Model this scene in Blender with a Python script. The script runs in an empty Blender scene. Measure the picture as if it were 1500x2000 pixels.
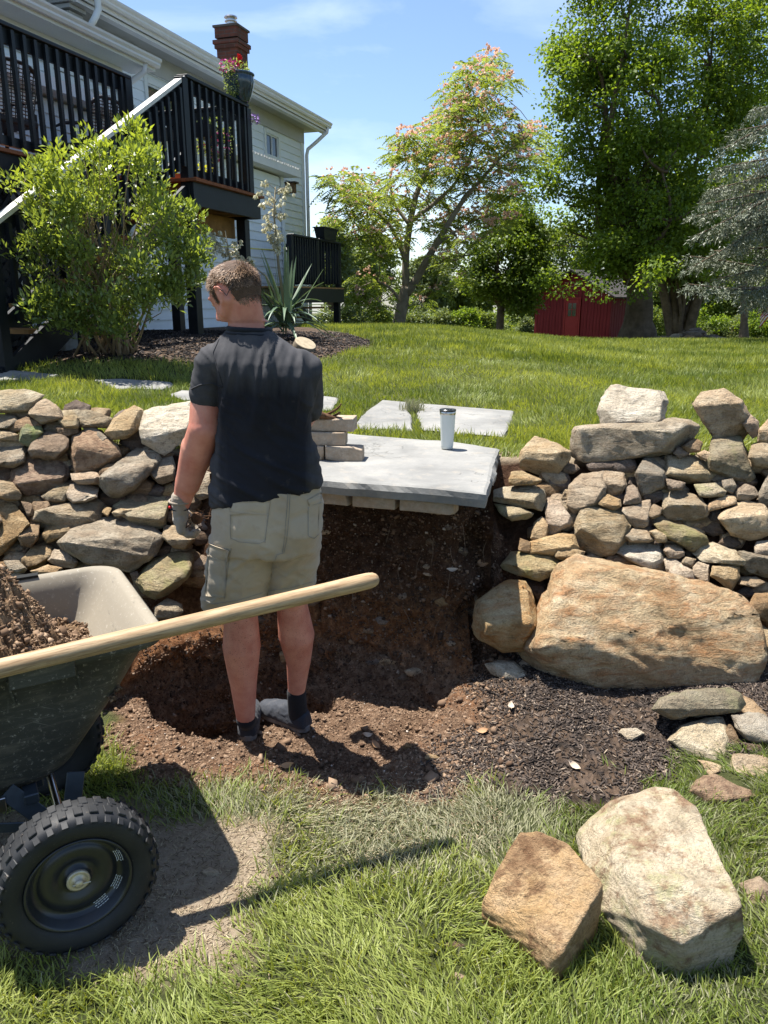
import bpy, bmesh, math, random
import numpy as np
from mathutils import Vector, Matrix
from mathutils.bvhtree import BVHTree

random.seed(7)
RNG = np.random.default_rng(7)
SC = bpy.context.scene
COL = SC.collection
R = math.radians

# ------------------------------------------------------------------ camera
EYE = 1.68
PITCH = R(15.5)
CT, ST = math.cos(PITCH), math.sin(PITCH)
cam_data = bpy.data.cameras.new('camera')
cam = bpy.data.objects.new('camera', cam_data)
COL.objects.link(cam)
cam.location = (0, 0, EYE)
cam.rotation_euler = (R(90) - PITCH, 0, 0)
cam_data.sensor_fit = 'HORIZONTAL'
cam_data.sensor_width = 36.0
cam_data.lens = 36.0
cam_data.clip_start = 0.05
cam_data.clip_end = 2000
SC.camera = cam

# ------------------------------------------------------------------ sky, sun, exposure
SUN_EL = 71.5
SUN_DIR = Vector((-0.87, 0.49, 0)).normalized() * math.cos(R(SUN_EL)) + Vector((0, 0, math.sin(R(SUN_EL))))
world = bpy.data.worlds.new('World')
SC.world = world
world.use_nodes = True
wt = world.node_tree
wt.nodes.clear()
wo = wt.nodes.new('ShaderNodeOutputWorld')
wb = wt.nodes.new('ShaderNodeBackground')
wb.inputs['Strength'].default_value = 0.086
sky = wt.nodes.new('ShaderNodeTexSky')
sky.sky_type = 'NISHITA'
sky.sun_disc = False
sky.sun_elevation = R(SUN_EL)
sky.sun_rotation = math.atan2(SUN_DIR.x, SUN_DIR.y)
sky.air_density = 1.0
sky.dust_density = 0.7
sky.ozone_density = 4.0
tc = wt.nodes.new('ShaderNodeTexCoord')
mp = wt.nodes.new('ShaderNodeMapping')
mp.inputs['Scale'].default_value = (1.0, 1.6, 3.2)
mp.inputs['Rotation'].default_value = (0.0, R(24), R(20))
n1 = wt.nodes.new('ShaderNodeTexNoise')
n1.inputs['Scale'].default_value = 1.7
n1.inputs['Detail'].default_value = 9
n1.inputs['Roughness'].default_value = 0.56
n1.inputs['Distortion'].default_value = 0.5
cr = wt.nodes.new('ShaderNodeValToRGB')
cr.color_ramp.elements[0].position = 0.53
cr.color_ramp.elements[0].color = (0, 0, 0, 1)
cr.color_ramp.elements[1].position = 0.80
cr.color_ramp.elements[1].color = (0.55, 0.55, 0.55, 1)
mx = wt.nodes.new('ShaderNodeMixRGB')
mx.inputs['Color2'].default_value = (8.0, 8.6, 9.4, 1)
wt.links.new(tc.outputs['Generated'], mp.inputs['Vector'])
wt.links.new(mp.outputs['Vector'], n1.inputs['Vector'])
wt.links.new(n1.outputs['Fac'], cr.inputs['Fac'])
wt.links.new(cr.outputs['Color'], mx.inputs['Fac'])
wt.links.new(sky.outputs['Color'], mx.inputs['Color1'])
wt.links.new(mx.outputs['Color'], wb.inputs['Color'])
wt.links.new(wb.outputs['Background'], wo.inputs['Surface'])

sun_data = bpy.data.lights.new('sun', 'SUN')
sun_data.energy = 5.0
sun_data.angle = R(0.55)
sun_data.color = (1.0, 0.955, 0.89)
sun = bpy.data.objects.new('sun', sun_data)
COL.objects.link(sun)
sun.location = (-6, 4, 14)
sun.rotation_euler = SUN_DIR.to_track_quat('Z', 'Y').to_euler()

SC.view_settings.view_transform = 'Standard'
SC.view_settings.look = 'None'
SC.view_settings.gamma = 1.0
SC.view_settings.use_curve_mapping = False
SC.view_settings.exposure = 1.25
SC.cycles.use_denoising = True
SC.cycles.max_bounces = 6
SC.cycles.transparent_max_bounces = 6
SC.cycles.sample_clamp_indirect = 6.0

# ------------------------------------------------------------------ helpers
def ray(px, py):
    dx = (px - 750) / 1500.0
    dy = (py - 1000) / 1500.0
    return np.array([dx, CT - dy * ST, -ST - dy * CT])

def at(px, py, Y):
    d = ray(px, py)
    return np.array([0, 0, EYE]) + d * (Y / d[1])

def atz(px, py, z):
    d = ray(px, py)
    return np.array([0, 0, EYE]) + d * ((z - EYE) / d[2])

def slope(py):
    d = ray(750, py)
    return -d[2] / d[1]

def sstep(a, b, x):
    t = np.clip((x - a) / (b - a), 0, 1)
    return t * t * (3 - 2 * t)

def _hash(i, j, k):
    h = (i.astype(np.int64) * 374761393 + j.astype(np.int64) * 668265263 + k.astype(np.int64) * 2147483647 + 1013904223) & 0xFFFFFFFF
    h = ((h ^ (h >> 13)) * 1274126177) & 0xFFFFFFFF
    h = (h ^ (h >> 16)) & 0xFFFFFFFF
    h = (h * 2246822519) & 0xFFFFFFFF
    h = (h ^ (h >> 15))
    return (h & 0xFFFFFF) / float(0xFFFFFF)

def vnoise(p):
    p = np.asarray(p, float)
    f = np.floor(p); t = p - f
    t = t * t * (3 - 2 * t)
    i, j, k = f[..., 0].astype(np.int64), f[..., 1].astype(np.int64), f[..., 2].astype(np.int64)
    r = 0
    for a in (0, 1):
        for b in (0, 1):
            for c in (0, 1):
                w = (t[..., 0] if a else 1 - t[..., 0]) * (t[..., 1] if b else 1 - t[..., 1]) * (t[..., 2] if c else 1 - t[..., 2])
                r = r + w * _hash(i + a, j + b, k + c)
    return r * 2 - 1

def fbm(p, octaves=4, gain=0.5):
    p = np.asarray(p, float)
    s, a, n = 0, 1.0, 0
    for o in range(octaves):
        s = s + a * vnoise(p * (2.03 ** o) + 17.3 * o)
        n += a
        a *= gain
    return s / n

def xy3(x, y, s, z=0.0):
    return np.stack([x * s, y * s, np.zeros_like(x) + z], -1)

def in_poly(x, y, poly):
    x = np.asarray(x); y = np.asarray(y)
    inside = np.zeros(x.shape, bool)
    n = len(poly)
    for i in range(n):
        x1, y1 = poly[i][0], poly[i][1]
        x2, y2 = poly[(i + 1) % n][0], poly[(i + 1) % n][1]
        c = ((y1 > y) != (y2 > y))
        with np.errstate(divide='ignore', invalid='ignore'):
            xi = (x2 - x1) * (y - y1) / (y2 - y1 + 1e-12) + x1
        inside ^= (c & (x < xi))
    return inside

def poly_sd(x, y, poly):
    """signed distance, positive inside"""
    x = np.asarray(x, float); y = np.asarray(y, float)
    d = np.full(x.shape, 1e9)
    n = len(poly)
    for i in range(n):
        x1, y1 = poly[i][0], poly[i][1]
        x2, y2 = poly[(i + 1) % n][0], poly[(i + 1) % n][1]
        ex, ey = x2 - x1, y2 - y1
        t = np.clip(((x - x1) * ex + (y - y1) * ey) / (ex * ex + ey * ey + 1e-12), 0, 1)
        d = np.minimum(d, np.hypot(x - x1 - t * ex, y - y1 - t * ey))
    return np.where(in_poly(x, y, poly), d, -d)

def mesh_np(name, V, F, smooth=False, nloop=None):
    """V (n,3); F (m,k) one size of polygon, or a list of lists"""
    me = bpy.data.meshes.new(name)
    V = np.asarray(V, np.float32)
    if isinstance(F, np.ndarray):
        m, k = F.shape
        me.vertices.add(len(V)); me.vertices.foreach_set('co', V.ravel())
        me.loops.add(m * k); me.loops.foreach_set('vertex_index', F.astype(np.int32).ravel())
        me.polygons.add(m); me.polygons.foreach_set('loop_start', np.arange(0, m * k, k, dtype=np.int32))
        if smooth: me.polygons.foreach_set('use_smooth', np.ones(m, bool))
        me.update(calc_edges=True)
    else:
        me.from_pydata([tuple(map(float, v)) for v in V], [], [list(map(int, f)) for f in F])
        if smooth:
            me.polygons.foreach_set('use_smooth', [True] * len(me.polygons))
        me.update()
    return me

def wloc(o):
    """summed location of parents: every parent in this script is unrotated and unscaled"""
    v = Vector((0, 0, 0))
    while o is not None:
        v += o.location
        o = o.parent
    return v

def obj(name, me, mat=None, parent=None, loc=None, center=False):
    """me has WORLD coordinates; the origin is moved to loc (or its middle)"""
    if mat is not None and len(me.materials) == 0:
        me.materials.append(mat)
    o = bpy.data.objects.new(name, me)
    COL.objects.link(o)
    if center:
        co = np.empty(len(me.vertices) * 3, np.float32); me.vertices.foreach_get('co', co)
        co = co.reshape(-1, 3)
        lo, hi = co.min(0), co.max(0)
        loc = ((lo[0] + hi[0]) / 2, (lo[1] + hi[1]) / 2, (lo[2] if center == 'base' else (lo[2] + hi[2]) / 2))
    if loc is not None:
        me.transform(Matrix.Translation(-Vector([float(q) for q in loc])))
        wl = Vector([float(q) for q in loc])
    else:
        wl = Vector((0, 0, 0))
    if parent is not None:
        o.parent = parent
        o.location = wl - wloc(parent)
    else:
        o.location = wl
    return o

def inst(name, me, parent, wl, rot=None):
    """another object of shared mesh data at world location wl"""
    o = bpy.data.objects.new(name, me)
    COL.objects.link(o)
    o.parent = parent
    o.location = Vector([float(q) for q in wl]) - (wloc(parent) if parent else Vector((0, 0, 0)))
    if rot is not None: o.rotation_euler = rot
    return o

def empty(name, loc):
    o = bpy.data.objects.new(name, None)
    COL.objects.link(o)
    o.location = Vector([float(q) for q in loc])
    return o

def tag(o, label=None, cat=None, group=None, kind=None):
    if label: o['label'] = label
    if cat: o['category'] = cat
    if group: o['group'] = group
    if kind: o['kind'] = kind
    return o

class MB:
    """collects faces of one mesh"""
    def __init__(s):
        s.v = []; s.f = []
    def add(s, V, F):
        b = len(s.v)
        s.v += [tuple(map(float, p)) for p in V]
        s.f += [[b + int(i) for i in f] for f in F]
    def box(s, c, size, ax=None):
        """ax: 3 unit axes"""
        c = np.asarray(c, float)
        A = np.eye(3) if ax is None else np.asarray(ax, float)
        h = np.asarray(size, float) / 2
        V = [c + A[0] * sx * h[0] + A[1] * sy * h[1] + A[2] * sz * h[2] for sx in (-1, 1) for sy in (-1, 1) for sz in (-1, 1)]
        F = [(0, 1, 3, 2), (4, 6, 7, 5), (0, 4, 5, 1), (2, 3, 7, 6), (0, 2, 6, 4), (1, 5, 7, 3)]
        if np.dot(np.cross(A[0], A[1]), A[2]) < 0: F = [f[::-1] for f in F]
        s.add(V, F)
    def beam(s, a, b, w, h, up=(0, 0, 1)):
        a = np.asarray(a, float); b = np.asarray(b, float)
        d = b - a; L = np.linalg.norm(d); d = d / L
        up = np.asarray(up, float)
        side = np.cross(d, up)
        if np.linalg.norm(side) < 1e-4: side = np.cross(d, (1, 0, 0))
        side /= np.linalg.norm(side)
        u2 = np.cross(side, d)
        s.box((a + b) / 2, (L, w, h), (d, side, u2))
    def tube(s, pts, rad, seg=8, cap=True):
        pts = np.asarray(pts, float); n = len(pts)
        rad = np.ones(n) * rad if np.isscalar(rad) else np.asarray(rad, float)
        V = []; F = []
        prev = None
        for i in range(n):
            t = pts[min(i + 1, n - 1)] - pts[max(i - 1, 0)]
            t = t / (np.linalg.norm(t) + 1e-12)
            if prev is None:
                a = np.cross(t, (0, 0, 1.0))
                if np.linalg.norm(a) < 0.05: a = np.cross(t, (1.0, 0, 0))
            else:
                a = prev - t * np.dot(prev, t)
            a /= np.linalg.norm(a); prev = a
            b = np.cross(t, a)
            for k in range(seg):
                th = 2 * math.pi * k / seg
                V.append(pts[i] + rad[i] * (a * math.cos(th) + b * math.sin(th)))
        for i in range(n - 1):
            for k in range(seg):
                k2 = (k + 1) % seg
                F.append((i * seg + k, i * seg + k2, (i + 1) * seg + k2, (i + 1) * seg + k))
        if cap:
            F.append(tuple(range(seg))[::-1]); F.append(tuple((n - 1) * seg + k for k in range(seg)))
        s.add(V, F)
    def lathe(s, prof, c, axis=(0, 0, 1), seg=24, xax=None):
        """prof: list (r, h)"""
        c = np.asarray(c, float); ax = np.asarray(axis, float); ax = ax / np.linalg.norm(ax)
        a = np.cross(ax, (0, 0, 1.0)) if xax is None else np.asarray(xax, float)
        if np.linalg.norm(a) < 0.05: a = np.array([1.0, 0, 0])
        a = a / np.linalg.norm(a); b = np.cross(ax, a)
        V = []; F = []
        for r, h in prof:
            for k in range(seg):
                th = 2 * math.pi * k / seg
                V.append(c + ax * h + max(r, 1e-4) * (a * math.cos(th) + b * math.sin(th)))
        for i in range(len(prof) - 1):
            for k in range(seg):
                k2 = (k + 1) % seg
                F.append((i * seg + k, i * seg + k2, (i + 1) * seg + k2, (i + 1) * seg + k))
        s.add(V, F)
    def prism(s, poly, z0, z1):
        n = len(poly)
        V = [(p[0], p[1], z0) for p in poly] + [(p[0], p[1], z1) for p in poly]
        F = [tuple(range(n))[::-1], tuple(range(n, 2 * n))]
        for i in range(n):
            j = (i + 1) % n
            F.append((i, j, n + j, n + i))
        s.add(V, F)
    def mesh(s, name, smooth=False, bevel=0.0, seg=1, auto=False):
        me = mesh_np(name, np.array(s.v), s.f, smooth)
        if bevel > 0:
            bm = bmesh.new(); bm.from_mesh(me)
            bmesh.ops.remove_doubles(bm, verts=bm.verts, dist=1e-6)
            ed = [e for e in bm.edges if len(e.link_faces) == 2 and e.calc_face_angle(0) > 0.5]
            bmesh.ops.bevel(bm, geom=ed, offset=bevel, segments=seg, affect='EDGES', profile=0.5)
            bm.to_mesh(me); bm.free()
        if auto:
            bm = bmesh.new(); bm.from_mesh(me)
            bmesh.ops.remove_doubles(bm, verts=bm.verts, dist=1e-6)
            bmesh.ops.recalc_face_normals(bm, faces=bm.faces)
            for f in bm.faces: f.smooth = True
            for e in bm.edges:
                if len(e.link_faces) == 2 and e.calc_face_angle(0) > R(38): e.smooth = False
            bm.to_mesh(me); bm.free()
        return me
    def build(s, name, mat, parent=None, **k):
        kw = {q: k.pop(q) for q in ('smooth', 'bevel', 'seg', 'auto') if q in k}
        return obj(name, s.mesh(name, **kw), mat, parent, **k)

# ------------------------------------------------------------------ materials
class NT:
    def __init__(s, name):
        s.m = bpy.data.materials.new(name); s.m.use_nodes = True
        s.t = s.m.node_tree; s.t.nodes.clear()
        s.out = s.t.nodes.new('ShaderNodeOutputMaterial')
    def n(s, typ, **k):
        nd = s.t.nodes.new('ShaderNode' + typ)
        for a, v in k.items():
            if a.startswith('_'): setattr(nd, a[1:], v)
            else:
                key = a.replace('__', ' ')
                nd.inputs[key].default_value = v
        return nd
    def l(s, a, b): s.t.links.new(a, b)
    def noise(s, vec, scale, detail=4, rough=0.55, dist=0.0):
        nd = s.n('TexNoise', Scale=scale, Detail=detail, Roughness=rough, Distortion=dist)
        if vec is not None: s.l(vec, nd.inputs['Vector'])
        return nd.outputs['Fac']
    def ramp(s, fac, stops, interp='LINEAR'):
        nd = s.n('ValToRGB'); r = nd.color_ramp; r.interpolation = interp
        while len(r.elements) < len(stops): r.elements.new(0.5)
        for e, (p, c) in zip(r.elements, stops):
            e.position = p
            e.color = (c, c, c, 1) if isinstance(c, (int, float)) else (*c[:3], 1)
        s.l(fac, nd.inputs['Fac'])
        return nd.outputs['Color']
    def mix(s, fac, a, b, mode='MIX'):
        nd = s.n('MixRGB', _blend_type=mode)
        for sock, v in (('Fac', fac), ('Color1', a), ('Color2', b)):
            if isinstance(v, (int, float)): nd.inputs[sock].default_value = v if sock == 'Fac' else (v, v, v, 1)
            elif isinstance(v, tuple): nd.inputs[sock].default_value = (*v[:3], 1)
            else: s.l(v, nd.inputs[sock])
        return nd.outputs['Color']
    def math(s, op, a, b=0.0, c=None, clamp=False):
        nd = s.n('Math', _operation=op, _use_clamp=clamp)
        for i, v in enumerate((a, b) if c is None else (a, b, c)):
            if isinstance(v, (int, float)): nd.inputs[i].default_value = v
            else: s.l(v, nd.inputs[i])
        return nd.outputs[0]
    def obco(s, rnd=0.0, scale=(1, 1, 1), rot=(0, 0, 0)):
        t = s.n('TexCoord'); v = t.outputs['Object']
        if rnd:
            oi = s.n('ObjectInfo')
            sc = s.n('VectorMath', _operation='ADD')
            m = s.math('MULTIPLY', oi.outputs['Random'], rnd)
            cb = s.n('CombineXYZ'); s.l(m, cb.inputs[0]); s.l(m, cb.inputs[1]); s.l(m, cb.inputs[2])
            s.l(v, sc.inputs[0]); s.l(cb.outputs[0], sc.inputs[1]); v = sc.outputs[0]
        mp = s.n('Mapping'); mp.inputs['Scale'].default_value = scale; mp.inputs['Rotation'].default_value = rot
        s.l(v, mp.inputs['Vector'])
        return mp.outputs['Vector']
    def attr(s, name):
        return s.n('Attribute', _attribute_name=name)
    def bump(s, h, strength=0.5, dist=0.01, normal=None):
        nd = s.n('Bump', Strength=strength, Distance=dist)
        s.l(h, nd.inputs['Height'])
        if normal is not None: s.l(normal, nd.inputs['Normal'])
        return nd.outputs['Normal']
    def bsdf(s, col, rough=0.8, spec=0.3, normal=None, metal=0.0, **k):
        nd = s.n('BsdfPrincipled')
        for sock, v in (('Base Color', col), ('Roughness', rough), ('Specular IOR Level', spec), ('Metallic', metal)):
            if isinstance(v, (int, float)): nd.inputs[sock].default_value = v
            elif isinstance(v, tuple): nd.inputs[sock].default_value = (*v[:3], 1)
            else: s.l(v, nd.inputs[sock])
        if normal is not None: s.l(normal, nd.inputs['Normal'])
        for a, v in k.items(): nd.inputs[a.replace('__', ' ')].default_value = v
        s.last = nd
        s.l(nd.outputs[0], s.out.inputs['Surface'])
        return s.m

def simple(name, col, rough=0.7, spec=0.3, metal=0.0, var=0.12, scale=8.0, bump=0.0, bscale=60.0, rnd=0.0):
    t = NT(name)
    v = t.obco(rnd=9.0)
    f = t.noise(v, scale, 5, 0.6)
    c = t.ramp(f, [(0.25, tuple(q * (1 - var) for q in col)), (0.75, tuple(min(1, q * (1 + var)) for q in col))])
    if rnd:
        oi = t.n('ObjectInfo')
        c = t.mix(1.0, c, t.ramp(oi.outputs['Random'], [(0, 1 - rnd), (1, 1 + rnd)]), 'MULTIPLY')
    nr = t.bump(t.noise(v, bscale, 4, 0.6), bump, 0.003) if bump else None
    return t.bsdf(c, rough, spec, nr, metal)

# ================================================================== TERRAIN
PIT = [atz(x, y, 0.0)[:2] for x, y in [(300, 1395), (352, 1432), (450, 1452), (520, 1482), (600, 1506), (700, 1520), (765, 1502),
        (815, 1445), (868, 1395), (925, 1300), (915, 1250)]]
PIT = [(-1.05, 3.6), (-1.02, 3.05)] + [tuple(p) for p in PIT] + [(0.42, 3.2), (0.42, 3.7)]

HOLLOW = [tuple(atz(x, y, 0.0)[:2]) for x, y in [(245, 1290), (262, 1345), (295, 1395), (345, 1425), (400, 1440), (452, 1440), (470, 1395), (500, 1370), (560, 1350), (660, 1330), (640, 1290)]]
HOLLOW = [(-1.12, 3.7)] + HOLLOW + [(-0.1, 3.7)]

def upper(x, y):
    yl = [3.0, 4.0, 5.0, 6.2, 7.2, 8.2, 14, 20, 30, 60, 120, 600]
    zl = [0.92, 0.95, 0.99, 1.02, 1.18, 1.28, 1.20, 1.02, 0.35, -1.2, -3.0, -14]
    yr = [3.0, 4.0, 6.0, 9.0, 15, 24, 38, 80, 120, 600]
    zr = [0.84, 0.86, 0.90, 0.97, 0.90, 0.42, -0.36, -2.1, -3.2, -14]
    a = np.interp(y, yl, zl); b = np.interp(y, yr, zr)
    # the bench by the slab is level
    lo = np.interp(y, [3.0, 4.5, 6.0, 7.4, 9, 14], [0.865, 0.868, 0.93, 1.04, 1.16, 1.19])
    w1 = sstep(-2.2, -0.7, x)
    near = sstep(14, 9, y)
    a = a * (1 - w1 * near) + lo * w1 * near
    w = sstep(0.0, 1.0, (x - 0.2) / (2.0 + 0.16 * y))
    return a * (1 - w) + b * w

def wall_y0(x):
    return np.interp(x, [-9, -1.15, -0.75, -0.55, 0.36, 0.55, 9], [3.40, 3.40, 3.42, 3.46, 3.46, 3.16, 3.16])
def wall_k(x):
    return np.interp(x, [-9, -1.0, -0.7, 0.36, 0.6, 9], [0.75, 0.75, 0.14, 0.14, 0.95, 0.95])

def ground_z(x, y):
    x = np.asarray(x, float); y = np.asarray(y, float)
    u = upper(x, y)
    n = fbm(xy3(x, y, 7.0), 5, 0.55)
    n2 = fbm(xy3(x, y, 2.1, 5.0), 3)
    soil = sstep(-0.5, -0.05, poly_sd_pit(x, y))
    mid_ = sstep(-1.25, -0.95, x) * sstep(0.75, 0.4, x)
    s = (y - wall_y0(x) + 0.06 * n2 + 0.03 * n * soil + mid_ * (0.10 * fbm(xy3(x, y, 3.4, 2.0), 3) + 0.06 * (np.abs(fbm(xy3(x, y, 9.0, 12.0), 4)) - .2))) / wall_k(x)
    s = np.clip(s, 0, None)
    z = np.minimum(s, u)
    k = 0.05
    # lower ground slopes up to the right where the mulch is banked, dug pit in the middle
    bank = 0.10 * sstep(0.5, 1.6, x) * sstep(2.1, 3.0, y)
    low = 0.012 * n2 + bank * 0.5 + 0.11 * np.exp(-((x - 0.64) / 0.27) ** 2) * sstep(2.3, 3.0, y)
    d = poly_sd_pit(x, y) + 0.025 * n
    pit = -0.13 * sstep(0.0, 0.13, d)
    dh = poly_sd(x, y, HOLLOW) + 0.03 * n
    hol = sstep(-0.01, 0.08, dh)
    pit = pit * (1 - hol) - 0.36 * hol
    pit = pit + 0.030 * soil * fbm(xy3(x, y, 16.0, 3.0), 4, 0.6)
    pit = pit + 0.05 * sstep(0.16, 0.0, np.hypot((x - 0.0) / 1.4, y - 3.02)) * sstep(0.02, 0.12, d)
    mul = sstep(-0.05, 0.05, y - 2.2) * sstep(0.2, 0.5, x) * 0.012 * fbm(xy3(x, y, 30.0, 3.0), 3, 0.6)
    low = low + pit + mul
    lowmask = np.clip(1 - s / 0.30, 0, 1)
    z = np.where(s < u, z + low * lowmask, u)
    face = np.clip(s / 0.1, 0, 1) * (s < u)
    z = z + face * (0.03 * n + mid_ * 0.05 * fbm(xy3(x, y, 22.0, 4.0), 3))
    z = z + 0.01 * n2 * (s >= u) * sstep(4, 8, y)
    # well in front of the place the lawn is flat
    return z

_pit = None
def poly_sd_pit(x, y):
    return poly_sd(x, y, PIT)

def gz(x, y):
    return float(ground_z(np.array([x]), np.array([y]))[0])

def ghit(px, py):
    """where the line of sight through a photo point meets the ground"""
    d = ray(px, py)
    t = np.linspace(0.8, 80, 24000) ** 1.0
    P = np.array([0, 0, EYE]) + d * (t[:, None] / d[1])
    zz = ground_z(P[:, 0], P[:, 1])
    i = np.argmax(P[:, 2] <= zz)
    if P[i, 2] > zz[i]: i = len(t) - 1
    return P[i]

# zones, given as outlines on the ground
Z_SOIL = [atz(x, y, 0)[:2] for x, y in [(205, 1380), (215, 1470), (280, 1530), (400, 1545), (560, 1548), (700, 1560), (900, 1560), (1010, 1500), (1010, 1400), (1010, 1290), (940, 1230), (860, 1200), (500, 1200), (300, 1250)]]
Z_SOIL = [tuple(p) for p in Z_SOIL]
Z_BARE = [tuple(atz(x, y, 0)[:2]) for x, y in [(290, 1560), (330, 1600), (420, 1590), (510, 1600), (550, 1690), (515, 1770), (480, 1850), (445, 1905), (300, 1930), (120, 1890), (-60, 1840), (-200, 1650), (60, 1560)]]
Z_MULCH = [tuple(atz(x, y, 0)[:2]) for x, y in [(950, 1305), (1010, 1290), (1300, 1340), (1600, 1330), (1600, 1450), (1480, 1440), (1400, 1470), (1345, 1500), (1330, 1540), (1240, 1555), (1190, 1585), (1120, 1600), (1050, 1570), (980, 1560), (920, 1540), (880, 1530), (890, 1480), (920, 1410)]]
Z_BED = [(-9, 7.15), (-4.5, 7.05), (-3.2, 6.95), (-2.2, 6.95), (-1.6, 7.0), (-1.05, 7.3), (-0.75, 7.8), (-0.45, 8.3), (-0.15, 8.9), (-0.1, 9.6), (-0.35, 10.6), (-0.75, 11.9), (-1.3, 13.6), (-2.2, 15), (-9, 15)]

def zone(x, y, poly, soft=0.05, nz=0.06, sc=6.0):
    d = poly_sd(x, y, poly) + nz * fbm(xy3(x, y, sc, 9.0), 3)
    return sstep(-soft, soft, d)

def make_ground():
    def dens(stops):
        out = [stops[0][0]]
        for (a, _), (b, st) in zip(stops[:-1], stops[1:]):
            n = max(1, int(round((b - a) / st)))
            out += list(np.linspace(a, b, n + 1)[1:])
        return np.array(out)
    xs = dens([(-700, 0), (-120, 60), (-30, 10), (-8, 1.0), (-2.4, 0.12), (-1.3, 0.03), (1.1, 0.0125), (2.4, 0.03), (8, 0.12), (30, 1.0), (120, 10), (700, 60)])
    ys = dens([(-60, 0), (-4, 8), (0.9, 0.35), (2.1, 0.025), (3.75, 0.0125), (4.6, 0.03), (9.5, 0.09), (26, 0.35), (60, 1.4), (140, 8), (900, 60)])
    X, Y = np.meshgrid(xs, ys, indexing='xy')
    Z = ground_z(X.ravel(), Y.ravel()).reshape(X.shape)
    V = np.stack([X, Y, Z], -1).reshape(-1, 3)
    nx, ny = len(xs), len(ys)
    i = np.arange(nx - 1)[None, :] + np.arange(ny - 1)[:, None] * nx
    F = np.stack([i, i + 1, i + 1 + nx, i + nx], -1).reshape(-1, 4)
    me = mesh_np('ground', V, F, True)
    x, y = V[:, 0], V[:, 1]
    face = ((y > wall_y0(x) - 0.1) & (y < wall_y0(x) + wall_k(x) * 1.05 + 0.02)).astype(float)
    face = face * (V[:, 2] < upper(x, y) - 0.01)
    so = np.maximum(zone(x, y, Z_SOIL, 0.06, 0.12), face)
    ba = zone(x, y, Z_BARE, 0.06, 0.10)
    rim_ = (y > wall_y0(x) + wall_k(x) * 0.75) & (y < wall_y0(x) + wall_k(x) * 0.95 + 0.26)
    ba = np.maximum(ba, rim_ * 0.85)
    mu = np.maximum(zone(x, y, Z_MULCH, 0.07, 0.16), zone(x, y, Z_BED, 0.04, 0.05))
    for nm, a in (('soil', so), ('bare', ba), ('mulch', mu)):
        at_ = me.attributes.new(nm, 'FLOAT', 'POINT')
        at_.data.foreach_set('value', a.astype(np.float32))
    return me

def ground_material():
    t = NT('ground_earth')
    g = t.n('NewGeometry').outputs['Position']
    so = t.attr('soil').outputs['Fac']; ba = t.attr('bare').outputs['Fac']; mu = t.attr('mulch').outputs['Fac']
    n_big = t.noise(g, 1.1, 5, 0.6)
    n_mid = t.noise(g, 9, 7, 0.65)
    n_fine = t.noise(g, 60, 8, 0.75)
    n_cl = t.noise(g, 26, 8, 0.72)
    lawn = t.ramp(n_mid, [(0.3, (0.035, 0.045, 0.014)), (0.7, (0.085, 0.095, 0.035))])
    lawn = t.mix(t.ramp(n_big, [(0.45, 0.0), (0.7, 0.35)]), lawn, (0.16, 0.16, 0.06))
    soil = t.ramp(n_cl, [(0.28, (0.060, 0.034, 0.021)), (0.5, (0.165, 0.102, 0.063)), (0.72, (0.32, 0.225, 0.15))])
    soil = t.mix(t.ramp(n_fine, [(0.34, 0.75), (0.48, 0.0)]), soil, (0.045, 0.026, 0.017))
    soil = t.mix(t.ramp(n_fine, [(0.58, 0.0), (0.70, 0.6)]), soil, (0.36, 0.26, 0.175))
    sx = t.n('SeparateXYZ'); t.l(g, sx.inputs[0])
    # redder subsoil in the middle of the cut, darker topsoil above it
    zz = t.math('ADD', sx.outputs[2], t.math('MULTIPLY', t.math('SUBTRACT', n_mid, 0.5), 0.5))
    band = t.ramp(zz, [(0.0, (1.0, 1.0, 1.0)), (0.12, (1.25, 0.90, 0.62)), (0.26, (0.95, 0.76, 0.58)), (0.42, (0.5, 0.43, 0.40)), (0.8, (0.38, 0.32, 0.30))])
    soil = t.mix(1.0, soil, band, 'MULTIPLY')
    bare = t.ramp(n_cl, [(0.3, (0.26, 0.195, 0.13)), (0.7, (0.44, 0.36, 0.26))])
    bare = t.mix(t.ramp(n_fine, [(0.30, 0.7), (0.42, 0.0)]), bare, (0.10, 0.07, 0.045))
    vor = t.n('TexVoronoi', Scale=55.0, Randomness=1.0); 
    mp = t.n('Mapping'); mp.inputs['Scale'].default_value = (1.0, 0.45, 1.0); mp.inputs['Rotation'].default_value = (0, 0, 0.6)
    t.l(g, mp.inputs['Vector']); t.l(mp.outputs['Vector'], vor.inputs['Vector'])
    mulch = t.ramp(vor.outputs['Color'], [(0.2, (0.022, 0.018, 0.015)), (0.6, (0.060, 0.047, 0.039)), (0.9, (0.14, 0.11, 0.09))])
    mulch = t.mix(t.ramp(n_mid, [(0.38, 0.0), (0.60, 0.8)]), mulch, (0.15, 0.10, 0.066))
    c = t.mix(ba, lawn, bare)
    c = t.mix(so, c, soil)
    c = t.mix(mu, c, mulch)
    h = t.math('ADD', n_cl, t.math('MULTIPLY', n_fine, 0.6))
    h = t.math('ADD', h, t.math('MULTIPLY', t.math('MULTIPLY', vor.outputs['Distance'], mu), 0.8))
    return t.bsdf(c, 0.95, 0.12, t.bump(h, 1.0, 0.028))

M_GROUND = ground_material()
GROUND = obj('ground', make_ground(), M_GROUND)
tag(GROUND, kind='structure')

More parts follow.
